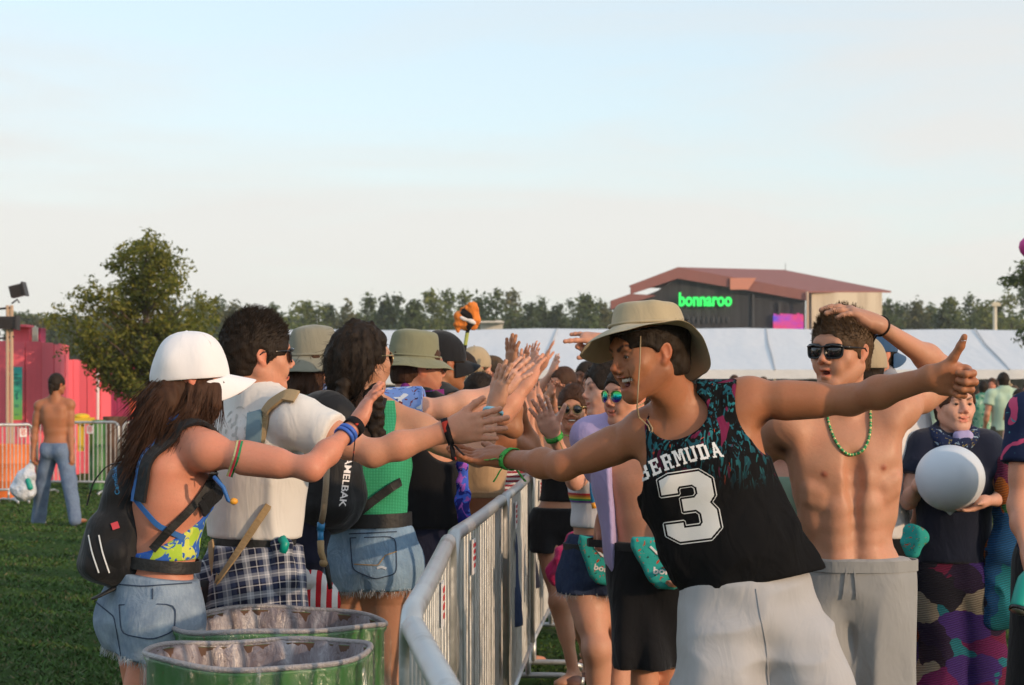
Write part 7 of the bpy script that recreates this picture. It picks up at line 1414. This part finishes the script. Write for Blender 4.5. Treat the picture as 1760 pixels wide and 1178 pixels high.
# ------------------------------------------------------------------ people further along both rows
def ik(s, w, l1, l2, pole=(0, 0, -1)):
    s, w = np.array(s), np.array(w); v = w-s; D = np.linalg.norm(v); d = min(D, (l1+l2)*.985); v = v/D; w = s+v*d; a = (l1*l1-l2*l2+d*d)/(2*d); h_ = math.sqrt(max(1e-6, l1*l1-a*a)); p = np.array(pole, float); p = nrm(p-v*(p@v)); return s+v*a+p*h_, w
def mid(px, py, d, beta, sex='m', skin='fair', H=None, J=None, hands=None, head=None, w=1.0, reach=None, label='', group=GR, vox=.010, hvox=.007, top=None, bottom='black_cloth', hair=('short', 'hair_dark'), hat=None, mouth='closed', paint=True, eyes=False, fine=(), topkind='tee', tz=None, bz=None, detail=False, name='person', shoe=None, glasses=None, hc=(1, 1)):
    """px, py: centre of the head in the photo"""
    J = dict(J or {}); hd = P(px, py, d); H = H or hd[2]+.125; q = H/1.78; f = azv(beta); pel = J.get('pel', np.array([hd[0], hd[1], 0])-f*.03+np.array([0, 0, .525*H])); J['pel'] = pel; J['hd'] = hd
    J.setdefault('nb', hd-f*.035-np.array([0, 0, .13*q])+(pel-hd)*np.array([.08, .08, 0])); h = Human(pel, H, beta, sex, skin, J=J, head=head, w=w)
    for S, tgt in (reach or {}).items():
        wr = P(*tgt[:3]); e, w2 = ik(h.j['s'+S], wr, .285*q, .25*q, tgt[3] if len(tgt) > 3 else (0, 0, -1)); h.j['e'+S] = e; h.j['w'+S] = w2
    h.torso()
    for S, a in (hands or {}).items(): h.hand(S, *a[:2], **(a[2] if len(a) > 2 else {}))
    for S in (reach or {}):
        if S not in (hands or {}): h.hand(S, nrm(h.j['w'+S]-h.j['e'+S])+np.array([0, .15, .75]), (f*(1, 1, 0)+(0, 0, .1)), curl=tuple(rnd.uniform(4, 16) for _ in range(4)), spread=rnd.uniform(5, 11))
    h.build_hands(); h.limbs(); h.head(mouth, detail=detail, eyes=eyes)
    if paint:
        h.face_paint()
        if not eyes and not glasses:
            for g in (1, -1): h.pt(h.hp(g*.031, .096, .008), .008, (.30, .24, .22), .005)
    h.finish(label, group, vox, hvox, fine, name=name); k, hm = hair
    ct = .035 if hat else None
    if k == 'short': hair_short(h, MAT(hm), 700 if d < 11 and not hat else 0, .02, (0, .2, .3), .006 if hat else .010, vox=.006 if d < 11 else .009, topz=.008, cut=ct)
    elif k == 'long':
        hair_short(h, MAT(hm), 0, .02, (0, .2, .3), .012, vox=.008, topz=.008, cut=ct); hp = h.hp; lock(MAT(hm), 'hair', h.root, [hp(0, -.05, .02), hp(0, -.08, -.06), hp(0, -.09, -.15), hp(0, -.11, -.24)], [(.08, .06), (.085, .055), (.08, .045), (.05, .025)], 500 if d < 11 else 0, 9, .009, side=h.hlf)
    elif k == 'bun': hair_short(h, MAT(hm), 900 if d < 11 else 0, .03, (0, -.6, .2), .010, vox=.006, topz=.01, side=.02); solid('hair_bun', MAT(hm), [(h.hp(0, -.09, .09), None, (.045, .04, .04))], h.root, .007, (.008, 40, 3))
    if hat:
        kk, hm = hat[:2]
        if kk == 'cap': ballcap(h, MAT(hm), c=(0, -.012, .03), turn=hat[2] if len(hat) > 2 else 0)
        else: brimhat(h, MAT(hm), c=(0, -.012, .04), brim=.05)
    if glasses: sunglasses(h, glasses[0], lens=MAT(glasses[1]), frame=MAT(glasses[2]), y=.106)
    z = h.root.location.z; tzz = tz if tz is not None else pel[2]+.02
    if top:
        if topkind == 'tee': h.tee_ = tee(h, MAT(top), tzz, .55, .019, vox=.011, noise=(.012, 8, 5))
        elif topkind == 'vest': h.garment('vest', MAT(top), ['torso'], .014, tanktop_posts(h, np.array([pel[0], pel[1], tzz])), None, .010, noise=(.010, 8, 3))
        elif topkind == 'crop': h.garment('crop_top', MAT(top), ['torso'], .008, [cutp(h.j['nb']-(0, 0, .10*q), (0, 0, 1)), cutp((pel[0], pel[1], tzz), (0, 0, -1))], None, .009, noise=(.005, 10, 3))
        elif topkind == 'dress': h.garment('dress', MAT(top), ['torso', 'legL', 'legR'], .014, [cutp(h.j['nb']-(0, 0, .10*q), (0, 0, 1)), cutp((pel[0], pel[1], tzz), (0, 0, -1))], lambda g: g.cap(pel, (pel[0], pel[1], tzz), (.17, .13), (.24, .2), side=h.hl, k=.05), .012, noise=(.01, 9, 3))
    if bottom: shorts(h, MAT(bottom), pel[2]+.10, bz if bz is not None else .5*q, .012, .03, vox=.011, noise=(.010, 8, 4))
    if shoe:
        mb = MB()
        for S in 'LR': a = h.j['a'+S]; solid('shoe', MAT(shoe), [(a+(0, 0, -.055)-h.hf*.03, a+h.hf*.13+(0, 0, -.06), (.045, .036), (.05, .028), dict(side=h.hl))], h.root, .009)
    return h
def poly_d(u, v, pl):
    dd = np.full(u.shape, 9.)
    for i in range(len(pl)):
        a = np.array(pl[i]); b = np.array(pl[(i+1) % len(pl)]); e = b-a; t = np.clip(((u-a[0])*e[0]+(v-a[1])*e[1])/(e@e), 0, 1); dd = np.minimum(dd, np.hypot(u-a[0]-t*e[0], v-a[1]-t*e[1]))
    return np.where(poly_in(pl, u, v), -dd, dd)
def fanny(h, label, c, w_, hh, txt=None, belt_m='webbing', slope=0, zipy=.28):
    """flat waist pouch lying on the hips"""
    f = h.hf; l = np.array([1., 0, slope]); l = nrm(l); up = nrm(np.cross(l, (0, 1, 0))); up = up if up[2] > 0 else -up; t = empty('waist_pouch', c, label, 'waist pouch', 'teal printed waist pouches'); n = np.array([0, -1., 0])
    pl = [(-.5, .5), (.5, .5), (.48, .25), (.22, -.42), (.12, -.5), (-.12, -.5), (-.22, -.42), (-.48, .25)]; V = []
    g = SD(); g.cap(c, None, w_*.62); pl = [(x*w_, y*hh) for x, y in ((-.5, .46), (0, .5), (.5, .46), (.5, .28), (.36, -.05), (.22, -.36), (.10, -.48), (-.10, -.48), (-.22, -.36), (-.36, -.05), (-.5, .28))]
    g.post.append(lambda Q, D: smax(smax(poly_d((Q-c)@l, (Q-c)@up, pl), np.abs((Q-c)@n+(((Q-c)@l)/w_)**2*.05)-.034, .022), D-.0, .01)-(vn(Q, 22, 4)-.5)*.006)
    V, Fq = mesh_sd(g, .005); mk('pouch', V, Fq, MAT('fanny'), t)
    ribbon('zip', MAT('zip'), t, g, [c-l*w_*.30+up*hh*.38+n*.2, c-l*w_*.15+up*hh*.2+n*.2, c+l*w_*.1+up*hh*.12+n*.2, c+l*w_*.35+up*hh*.14+n*.2], .008, .003, .001, 16)
    if txt: decal('printed_name', MAT('label_white'), t, g, c-up*hh*.12+l*w_*.10+n*.2, l, up, (w_*.62, .04), text_mask(txt, w_*.58, .026, .03), .0014, .0012, 0)
    belt('pouch_belt', MAT(belt_m), t, h.sd, (h.j['pel'][0], h.j['pel'][1], c[2]+hh*.28), (0, 0, 1), h.hl, .03, .005, .018)
    return t
# woman with round sunglasses
h = mid(985, 704, 10.4, 188, 'f', 'olive', label='smiling woman in round dark sunglasses, black crop top and black shorts', J=dict(pel=P(966, 905, 10.4), aR=P(985, 1150, 10.2), kR=P(962, 1035, 10.25), aL=P(1012, 1145, 10.7), kL=P(992, 1030, 10.4)), head=(-.12, -1, -.05), reach=dict(R=(925, 735, 10.2)), hair=('bun', 'hair_brown'), mouth='smile', top='black_cloth', topkind='crop', tz=zp(862, 10.4), bottom='black_cloth', bz=zp(948, 10.4), glasses=('round', 'lens', 'gold'), shoe='sandal', hvox=.005, detail=True)
mb = MB(); mb.sphere(h.hp(0, .089, -.056), (.02, .008, .004), 10, 6); mb.build('teeth', MAT('tooth'), h.root, True)
s_ = empty('scarf', P(970, 1010, 10), 'magenta scarf hanging from the waist of the woman in black shorts', 'scarf'); solid('cloth', MAT('pink_cloth'), [(P(995, 918, 9.9), P(972, 960, 9.9), .03, .055), (P(972, 960, 9.9), P(962, 985, 9.9), .06, .06), (P(985, 960, 9.9), P(980, 1012, 9.9), .05, .035)], s_, .009, (.014, 18, 3))
# woman in the white rainbow crop top
d = 8.2
h = mid(1046, 672, d, 200, 'f', 'pale', label='pale woman in a white crop top with rainbow stripes and dark denim shorts', J=dict(pel=P(1034, 990, d), nb=P(1040, 732, d), sR=P(1008, 764, d-.02), eR=P(988, 828, d-.15), wR=P(950, 746, d-.25), kR=P(1026, 1115, d-.1), kL=P(1060, 1115, d+.1), aR=P(1030, 1260, d), aL=P(1065, 1260, d+.1)), head=(-.95, -.3, 0), hands=dict(R=(nrm(P(915, 672, d-.28)-P(950, 746, d-.25)), (-.45, -.85, .1), dict(curl=(8, 5, 6, 8), spread=8, thumb=(48, -5, 0), scale=1.12))), fine=('R',), hair=('short', 'hair_dark'), top='white_rib', topkind='crop', tz=zp(906, d), bottom=None, w=1.05)
sh, gs = shorts(h, MAT('denim_dark'), zp(918, d), zp(1020, d), .010, .016, fray=500, name='denim_shorts', noise=(.008, 9, 3), vox=.009)
for i, m_ in enumerate(('stripe_red', 'stripe_orange', 'stripe_yellow', 'stripe_green', 'stripe_purple')):
    MATDEF[m_] = lambda c=((.45, .03, .03), (.62, .2, .03), (.65, .5, .05), (.03, .3, .08), (.12, .05, .25))[i]: simple('stripe', c, .8)
    belt(m_, MAT(m_), h.root, h.sd, P(1034, 848+i*3.2, d), (0, 0, 1), h.tl, .0075, .003, .008)
wristband(h, 'R', MAT('band_green'), .06, .022, tail=[(.06, 0, -.02), (.03, 0, -.06)])
mb = MB(); mb.tube([P(1016, 820, d-.17), P(1017, 845, d-.18), P(1020, 868, d-.18)], .0085, 8); mb.build('hose', MAT('hose_blue'), h.root, True); mb = MB(); mb.tube([P(1020, 864, d-.18), P(1022, 874, d-.18)], .011, 8); mb.build('hose_end', MAT('orange_bit'), h.root, True)
fanny(h, 'left one of the teal waist pouches, on the dark denim shorts', P(1044, 968, d-.17), .27, .19, 'bonnaroo', slope=-.22)
# person in an open lilac shirt with mirrored lenses
d = 7.6
h = mid(1080, 684, d, 204, 'm', 'fair', label='person in mirrored aviators with an open lilac shirt and black shorts', J=dict(pel=P(1122, 975, d), nb=P(1086, 732, d), kR=P(1105, 1120, d-.05), kL=P(1150, 1120, d+.05), aR=P(1110, 1330, d), aL=P(1160, 1330, d), eR=P(1050, 820, d+.15), wR=P(1035, 900, d+.2)), head=(-.75, -.65, 0), hair=('short', 'hair_dark'), top=None, bottom='black_cloth', bz=zp(1145, d), glasses=('aviator', 'avlens', 'gold'), hvox=.005, detail=True)
op = lambda Q, D: smax(D, np.minimum(.10-np.abs((Q-h.j['nb'])@h.tl-.055), (Q-h.j['nb'])@h.tf+.06), .01)
tee(h, MAT('purple_shirt'), zp(1030, d), .8, .02, vox=.008, noise=(.008, 9, 4), loose=.03, open_=op, name='open_shirt')
mb = MB(); [mb.sphere(P(1074-i*3.0, 868+i*36, d-.28), (.006, .004, .006), 8, 5) for i in range(4)]
fanny(h, 'right one of the teal waist pouches, over the black shorts', P(1148, 970, d-.17), .29, .20, 'bonnaroo', slope=-.08)
# horned hand behind the khaki hat
d = 8.9
mid(1122, 640, d, 210, 'm', 'fair', label='person hidden behind the khaki sun hat, raising a hand in a horns sign', reach=dict(R=(1042, 585, d-.2, (.3, 0, -1))), hands=dict(R=((-1, 0, .12), (0.1, .4, -1), dict(curl=(6, 88, 92, 12), spread=9, thumb=(50, 40, 20), scale=1.2))), fine=('R',), top='grey_tee', hair=('short', 'hair_brown'))
# person with the white ball
d = 8.2
h = mid(1640, 698, d, 184, 'f', 'pale', label='person in a navy tee, face scarf and patchwork trousers hugging a white ball', H=1.63, J=dict(pel=P(1640, 985, d), nb=P(1638, 752, d), sR=P(1590, 770, d), sL=P(1692, 770, d), eR=P(1562, 862, d-.05), wR=P(1578, 832, d-.24), eL=P(1735, 858, d-.05), wL=P(1690, 862, d-.26), kR=P(1618, 1130, d), kL=P(1690, 1130, d), aR=P(1608, 1270, d), aL=P(1705, 1270, d)), head=(.22, -1, .04), hands=dict(R=((.55, -.1, .8), (1, -.1, -.1), dict(curl=(22, 20, 22, 24), spread=5, thumb=(40, 30, 10))), L=((-.8, -.3, -.3), (0, -.2, 1), dict(curl=(20, 20, 20, 20), spread=4))), fine=('R',), hair=('short', 'hair_brown'), top='navy_tee', tz=zp(965, d), bottom=None, hvox=.0045, detail=True, eyes=True)
h.eyeballs(); R7 = h
solid('neck_gaiter', MAT('gaiter'), [(h.j['nb']+(.075*math.cos(a), -.03+.06*math.sin(a), .015-.045*max(0, -math.sin(a))), h.j['nb']+(.075*math.cos(a+.5), -.03+.06*math.sin(a+.5), .015-.045*max(0, -math.sin(a+.5))), .024) for a in np.arange(0, 6.28, .5)], h.root, .006, (.008, 30, 3)); solid('gaiter_lining', MAT('gaiter_in'), [(h.j['nb']+(.01, -.075, -.01), h.j['nb']+(.04, -.07, .0), (.04, .03, .03))], h.root, .007, (.006, 30, 3))
def ex(g):
    for S, sg in (('L', 1), ('R', -1)): a, k_, an = h.j['h'+S], h.j['k'+S], h.j['a'+S]; g.cap(a, k_, .11, .095, k=.04); g.cap(k_, an, .095, .15, k=.03)
h.garment('patchwork_trousers', MAT('patchwork'), ['torso', 'leg', 'shin'], .014, [cutp((h.j['pel'][0], h.j['pel'][1], zp(960, d)), (0, 0, 1))], ex, .010, noise=(.014, 8, 3))
solid('shawl', MAT('rainbow_knit'), [(P(1722, 800, d-.08), P(1730, 860, d-.12), (.03, .045), (.04, .05)), (P(1730, 860, d-.12), P(1724, 960, d-.11), (.04, .05), (.055, .05)), (P(1722, 950, d-.11), P(1716, 1065, d-.10), (.055, .05), (.07, .045))], h.root, .010, (.022, 12, 3))
b = P(1633, 822, 7.93); g = SD(); g.cap(b, None, (.138, .138, .133)); g.cap(b-(0, 0, .125), b-(0, 0, .142), .012, .008, k=.02); V, Fq = mesh_sd(g, .006); o = mk('beach_ball', V, Fq, MAT('balloon')); tag(o, 'large matte white ball held in front of the navy tee', 'ball', 'white balls')
b = P(1550, 948, 9.0); g = SD(); g.cap(b, None, .075); g.cap(b-(0, 0, .07), b-(0, 0, .082), .01, .006, k=.02); V, Fq = mesh_sd(g, .006); o = mk('beach_ball', V, Fq, MAT('balloon')); tag(o, 'smaller white ball half hidden behind the grey shorts', 'ball', 'white balls')
solid('pouch', MAT('fanny'), [(P(1560, 935, d-.2), P(1584, 922, d-.2), (.035, .02), (.03, .02)), (P(1570, 915, d-.2), P(1566, 950, d-.2), (.04, .02), (.03, .02))], None, .006, (.006, 20, 3)); o = bpy.context.scene.collection.objects[-1]; o.name = 'waist_pouch'; tag(o, 'crumpled teal pouch beside the patchwork trousers', 'waist pouch', 'teal printed waist pouches')
# others in the gaps at the right
mid(1342, 742, 8.6, 195, 'm', 'pale', label='bare shouldered person in a sage top between the two front men', top='sage', topkind='crop', H=1.5, tz=.8, hair=('short', 'hair_mid'), bottom='sage', group='people further down the right hand row')
mid(1502, 612, 9.2, 245, 'm', 'fair', label='bearded man in a blue cap worn backwards, behind the raised arm', hat=('cap', 'cap_blue', 180), top='grey_tee', group='people further down the right hand row', head=(-.75, -.6, 0))
mid(1484, 640, 8.3, 350, 'm', 'fair', label='person in a tan cap behind the neck of the bare chested man', hat=('cap', 'cap_tan', 0), top='white_cloth', group='people further down the right hand row')
mid(1558, 712, 11.8, 20, 'f', 'pale', label='woman in a black lace dress and coral shoes behind the bare chested man', H=1.5, hair=('long', 'hair_blond'), top='lace', topkind='dress', tz=.62, bottom=None, group='people further down the right hand row', shoe='shoe_red')
d = 7.4
h = mid(1830, 650, d, 200, 'm', 'fair', label='person in a navy floral shirt cut off by the right photo edge', J=dict(sR=P(1768, 712, d), eR=P(1750, 870, d-.05), wR=P(1768, 960, d-.2)), top='navy_floral', group='people further down the right hand row', bottom='black_cloth', bz=.3)
mb = MB(); c0, c1 = P(1752, 1048, d-.3), P(1768, 985, d-.25); mb.tube([c0, c0*.9+c1*.1, c0*.5+c1*.5, c0*.2+c1*.8, c1], [.034, .036, .036, .034, .02], 16); o = mb.build('bottle', MAT('hose_blue') if 0 else MAT('teal_bit'), None, True); tag(o, 'teal bottle with a dark base held low at the right edge', 'bottle'); m2 = MB(); m2.tube([c0-(c1-c0)*.06, c0+(c1-c0)*.03], [.037, .038], 16); m2.build('base', MAT('black_gloss'), o, True); m2 = MB(); m2.tube([c0-(c1-c0)*.075, c0-(c1-c0)*.058], [.03, .03], 16); m2.build('bottom_plate', MAT('can'), o, True)
# faces down the right row
GR2 = 'people further down the right hand row'
for (px, py, d, b, sx, sk, tp, hr, hat, lb, rc) in (
    (1008, 650, 16.5, 222, 'm', 'dark', None, ('short', 'hair_dark'), None, 'bearded dark skinned man with short black hair near the marquee', None),
    (1042, 646, 12.5, 195, 'm', 'fair', 'red_top', ('short', 'hair_brown'), None, 'brown haired man looking over from behind the mirrored aviators', None),
    (1024, 664, 13.5, 215, 'm', 'fair', 'grey_tee', ('short', 'hair_brown'), None, 'pink cheeked face between the bearded man and the aviators', (935, 660, 12.6)),
    (1036, 676, 11.4, 240, 'm', 'fair', 'black_tank', ('short', 'hair_dark'), None, 'young man in profile just left of the mirrored aviators', None),
    (968, 662, 15.0, 230, 'f', 'fair', 'white_cloth', ('long', 'hair_brown'), None, 'small far woman in white above the round sunglasses', (948, 645, 14)),
    (956, 668, 19.0, 225, 'm', 'tan', 'red_top', ('short', 'hair_dark'), None, 'tiny man in red seen through the raised hands', (930, 640, 18)),
    (1002, 672, 21.0, 210, 'f', 'fair', 'orange_top', ('long', 'hair_blond'), None, 'tiny blonde woman in orange under the bearded man', None)):
    mid(px, py, d, b, sx, sk, top=tp, hair=hr, hat=hat, label=lb, reach=dict(R=rc) if rc else None, group=GR2, vox=.013, hvox=.008)
# left row beyond the olive bucket hat
for (px, py, d, b, sx, sk, tp, tk, hr, hat, lb, rc, hd) in (
    (763, 628, 8.9, 62, 'm', 'brown', 'black_tank', 'vest', ('short', 'hair_dark'), ('cap', 'cap_black', 0), 'dark man in a black cap just right of the olive bucket hat', (880, 640, 8.8), None),
    (778, 664, 9.9, 50, 'm', 'fair', 'camo', 'tee', ('short', 'hair_brown'), ('cap', 'camo', 0), 'person in tan camouflage cap and shirt with a black strap', (893, 655, 9.8), None),
    (812, 672, 10.4, 35, 'f', 'fair', 'white_cloth', 'vest', ('long', 'hair_blond'), None, 'blonde head between the black cap and the raised hands', (912, 700, 10.2), None),
    (826, 690, 9.3, 25, 'f', 'tan', 'tan_knit', 'crop', ('short', 'hair_dark'), None, 'tanned woman in a tan knit bikini top beside the galaxy cloth', (895, 712, 9.3), None),
    (864, 700, 11.2, 30, 'f', 'fair', 'stripe_shirt', 'tee', ('short', 'hair_dark'), None, 'person in a maroon striped shirt hard against the barrier', (925, 690, 11), None),
    (793, 642, 12.0, 70, 'm', 'tan', 'grey_tee', 'tee', ('short', 'hair_dark'), None, 'dark haired head left of the tan cap, under the totem', (900, 640, 11.8), None),
    (818, 636, 13.0, 60, 'm', 'fair', 'sage', 'tee', ('short', 'hair_mid'), ('cap', 'cap_tan', 180), 'person in a tan cap below the orange totem', (915, 632, 12.6), None),
    (848, 646, 14.0, 90, 'm', 'fair', 'orange_top', 'tee', ('short', 'hair_mid'), None, 'fair haired man in sunglasses beside the tan cap', (935, 625, 13.6), None),
    (868, 655, 15.5, 60, 'f', 'pale', 'white_cloth', 'tee', ('long', 'hair_brown'), None, 'far woman in white reaching into the cluster of hands', (950, 640, 15), None),
    (884, 664, 17.0, 60, 'm', 'olive', 'navy', 'tee', ('short', 'hair_dark'), None, 'farthest visible man of the left row, in navy', (952, 660, 16.5), None)):
    z = HC-(py-HY)/F*d; h = mid(px, py, d, b, sx, sk, top=tp, topkind=tk, hair=hr, hat=hat, label=lb, reach=dict(R=rc) if rc else None, vox=.011, hvox=.007, bottom='denim_dark' if tk == 'crop' else 'navy', fine=('R',) if d < 10 else (), tz=(z-.45 if tk == 'crop' else None), glasses=('square', 'lens', 'black_gloss') if px == 848 else None)
    if px == 826: belt('waist_tie', MAT('tan_knit'), h.root, h.sd, h.j['nb']-(0, 0, .30), (0, 0, 1), h.tl, .012, .003, .006)
# totem: fluffy orange, black and white shape on a taped pole
d = 11.6; hnd = P(790, 642, d); t = empty('totem', P(786, 700, d)*(1, 1, 0)+(0, 0, .9), 'fluffy orange and black plush shape held up on a taped pole', 'totem'); mb = MB(); mb.tube([P(786, 720, d), P(792, 640, d), P(806, 555, d)], .011, 8); mb.build('pole', MAT('pole_tape'), t, True)
for nm, m_, cs in (('orange_plush', 'orange_fur', [((812, 532), (818, 550), .035, .03), ((808, 530), (797, 536), .03, .022), ((790, 545), (798, 556), .035, .03), ((788, 560), (787, 570), .022, .006), ((800, 560), (815, 560), .022, .02)]), ('black_plush', 'black_fur', [((797, 538), (806, 545), .026, .028), ((806, 560), (810, 556), .02, .022)]), ('white_plush', 'white_fur', [((792, 546), (808, 552), .008, .010), ((808, 552), (816, 556), .01, .008)])):
    off = {'orange_fur': 0, 'black_fur': -.012, 'white_fur': -.03}[m_]; solid(nm, MAT(m_), [(P(*a, d+off), P(*b, d+off), r1, r2, dict(k=.015)) for a, b, r1, r2 in cs], t, .006, (.010, 40, 3))
# shirtless man walking off at the left
d = 23.2
h = mid(98, 662, d, 12, 'm', 'tan', label='shirtless man in blue jeans walking away with a plastic bag', group=None, H=1.75, J=dict(pel=P(96, 772, d), nb=P(94, 686, d), aL=P(66, 893, d+.25), aR=P(129, 888, d-.2), kL=P(74, 832, d+.1), kR=P(119, 828, d-.1), sL=P(68, 697, d), sR=P(120, 695, d), eL=P(60, 740, d), wL=P(57, 782, d-.05), eR=P(121, 742, d), wR=P(124, 784, d-.1)), head=(.55, .85, 0), hair=('short', 'hair_dark'), top=None, bottom=None, vox=.012, hvox=.009)
h.sd.pr and solid('hair_tail', MAT('hair_dark'), [(h.hp(0, -.09, -.01), h.hp(0, -.10, -.10), .04, .02)], h.root, .01)
h.garment('jeans', MAT('jeans'), ['torso', 'leg', 'shin'], .016, [cutp(P(96, 761, d), (0, 0, 1))], lambda g: [g.cap(h.j['h'+S], h.j['k'+S], .100, .075, k=.03) and g.cap(h.j['k'+S], h.j['a'+S]-(0, 0, .04), .075, .072, k=.03) for S in 'LR'], .013, noise=(.016, 8, 3))
for S in 'LR': a = h.j['a'+S]; solid('shoe', MAT('shoe'), [(a+(0, 0, -.055), a+h.hf*.14+(0, 0, -.06), (.05, .035), (.05, .03))], h.root, .012)
t = empty('plastic_bag', P(42, 860, d-.05), 'white plastic carrier bag hanging from the shirtless man\'s left hand', 'bag'); solid('bag', MAT('bag'), [(P(40, 842, d-.05), P(45, 820, d-.05), (.15, .11), (.12, .08)), (P(48, 815, d-.05), P(56, 792, d-.05), (.06, .04), (.02, .02))], t, .012, (.02, 12, 3)); solid('green_item', MAT('teal_bit'), [(P(48, 826, d-.13), P(52, 838, d-.13), .03, .035)], t, .01)
# ------------------------------------------------------------------ small figures under and before the marquee
PRO = []
for k, (sx, hr, bt) in enumerate((('m', 'short', 'shorts'), ('f', 'long', 'shorts'), ('m', 'short', 'shorts'), ('f', 'bun', 'shorts'))):
    d0 = 30; hx = 1700+k*20; b0 = (5, 20, 190, 200)[k]; Hh = (1.78, 1.66, 1.76, 1.64)[k]; hz = Hh-.125; py = HY-(hz-HC)*F/d0
    h = mid(hx, py, d0, b0, sx, 'fair', top='white_cloth', bottom='denim_dark', hair=(hr, 'hair_dark'), label='x', vox=.017, hvox=.013, group='festival crowd before the marquee', bz=.55, reach=dict(L=(hx-8, HY+10, d0-.2)) if k == 2 else None); PRO.append(h.root)
TOPS = [('mint', 'mint green'), ('green_floral', 'green floral'), ('red_top', 'red'), ('orange_top', 'orange'), ('white_cloth', 'white'), ('navy', 'navy'), ('black_tank', 'black'), ('grey_tee', 'grey'), ('hawaii_blue', 'blue print'), ('purple_shirt', 'lilac'), ('camo', 'beige'), ('pink_cloth', 'magenta')]
BOT = ['olive_shorts', 'denim_dark', 'denim_mid', 'black_cloth', 'camo', 'grey_tee']; HR = ['hair_dark', 'hair_brown', 'hair_mid', 'hair_blond', 'hair_dark']; SKN = ['fair', 'tan', 'pale', 'olive', 'brown', 'red']
spots = [(1690, 31, 0, 1), (1727, 29.5, 0, 0), (1757, 27, 3, 3), (1658, 34, 1, 2), (1745, 36, 3, 3), (1705, 40, 2, 6), (1715, 47, 3, 10), (1672, 44, 1, 7), (1738, 52, 0, 2), (1765, 44, 2, 4)]
rs = np.random.RandomState(21)
for i in range(26): spots.append((1470+i*11.7+rs.uniform(-4, 4), rs.uniform(30, 66), rs.randint(4), rs.randint(12)))
for i in range(40): spots.append((652+i*20.5+rs.uniform(-7, 7), rs.uniform(44, 66), rs.randint(4), rs.randint(12)))
for i in range(14): spots.append((1175+i*22+rs.uniform(-6, 6), rs.uniform(26, 40), rs.randint(4), rs.randint(12)))
used, lab = set(), {}
spots.sort(key=lambda s: s[0])
for i, (px, d, k, c) in enumerate(spots):
    x = (px-CX)/F*d; src = PRO[k]; first = k not in used; used.add(k); r = src if first else src.copy()
    if not first: COL.objects.link(r)
    kids = list(src.children) if first else []
    if not first:
        for ch in src.children:
            n_ = ch.copy(); COL.objects.link(n_); n_.parent = r; kids.append(n_)
            for g_ in ch.children: m_ = g_.copy(); COL.objects.link(m_); m_.parent = n_
    r.location = (x, d, 0); r.rotation_euler = (0, 0, rs.uniform(-.5, .5) if i > 9 else 0); s_ = rs.uniform(.94, 1.05); r.scale = (s_, s_, s_)
    hm, sm, bm = HR[rs.randint(5)], SKN[rs.randint(6)], BOT[rs.randint(6)]
    if (px, d) in ((1690, 31), (1727, 29.5)): hm, sm, bm = 'hair_dark', 'fair', 'olive_shorts'
    for ch in kids:
        nm = ch.name.split('.')[0]; m_ = skm(sm) if nm == 'body' else MAT(hm) if nm.startswith('hair') else MAT(TOPS[c][0]) if nm in ('t_shirt', 'crop_top') else MAT(bm) if nm == 'shorts' else None
        if m_: ch.material_slots[0].link = 'OBJECT'; ch.material_slots[0].material = m_
        if nm == 'hair':
            for g_ in ch.children: g_.material_slots[0].link = 'OBJECT'; g_.material_slots[0].material = MAT(hm)
    key = (TOPS[c][1], 'left' if px < 1180 else 'middle' if px < 1460 else 'right'); lab.setdefault(key, []).append((r, d, k, hm))
ORD = ['first', 'second', 'third', 'fourth', 'fifth', 'sixth', 'seventh', 'eighth', 'ninth', 'tenth']
PL = {'left': 'left of the sun hat', 'middle': 'between the two front men', 'right': 'beyond the bare chested man'}
for (cn, pl), ls in lab.items():
    for j, (r, d, k, hm) in enumerate(ls): r['label'] = f"far {'man' if k in (0, 2) else 'woman'} in {cn}, {ORD[j]} from left, {PL[pl]}"; r['category'] = 'person'; r['group'] = 'festival crowd before the marquee'
# ------------------------------------------------------------------ thin evening haze
mb = MB(); mb.box((0, 105, 6), (420, 250, 14)); o = mb.build('haze', None or bpy.data.materials.new('evening haze')); tag(o, kind='stuff'); m = o.data.materials[0]; m.use_nodes = True; n = m.node_tree; n.nodes.clear()
mo = n.nodes.new('ShaderNodeOutputMaterial'); pv = n.nodes.new('ShaderNodeVolumePrincipled'); pv.inputs['Color'].default_value = (.88, .88, .88, 1); pv.inputs['Density'].default_value = .0005; pv.inputs['Anisotropy'].default_value = .2; n.links.new(pv.outputs[0], mo.inputs['Volume'])
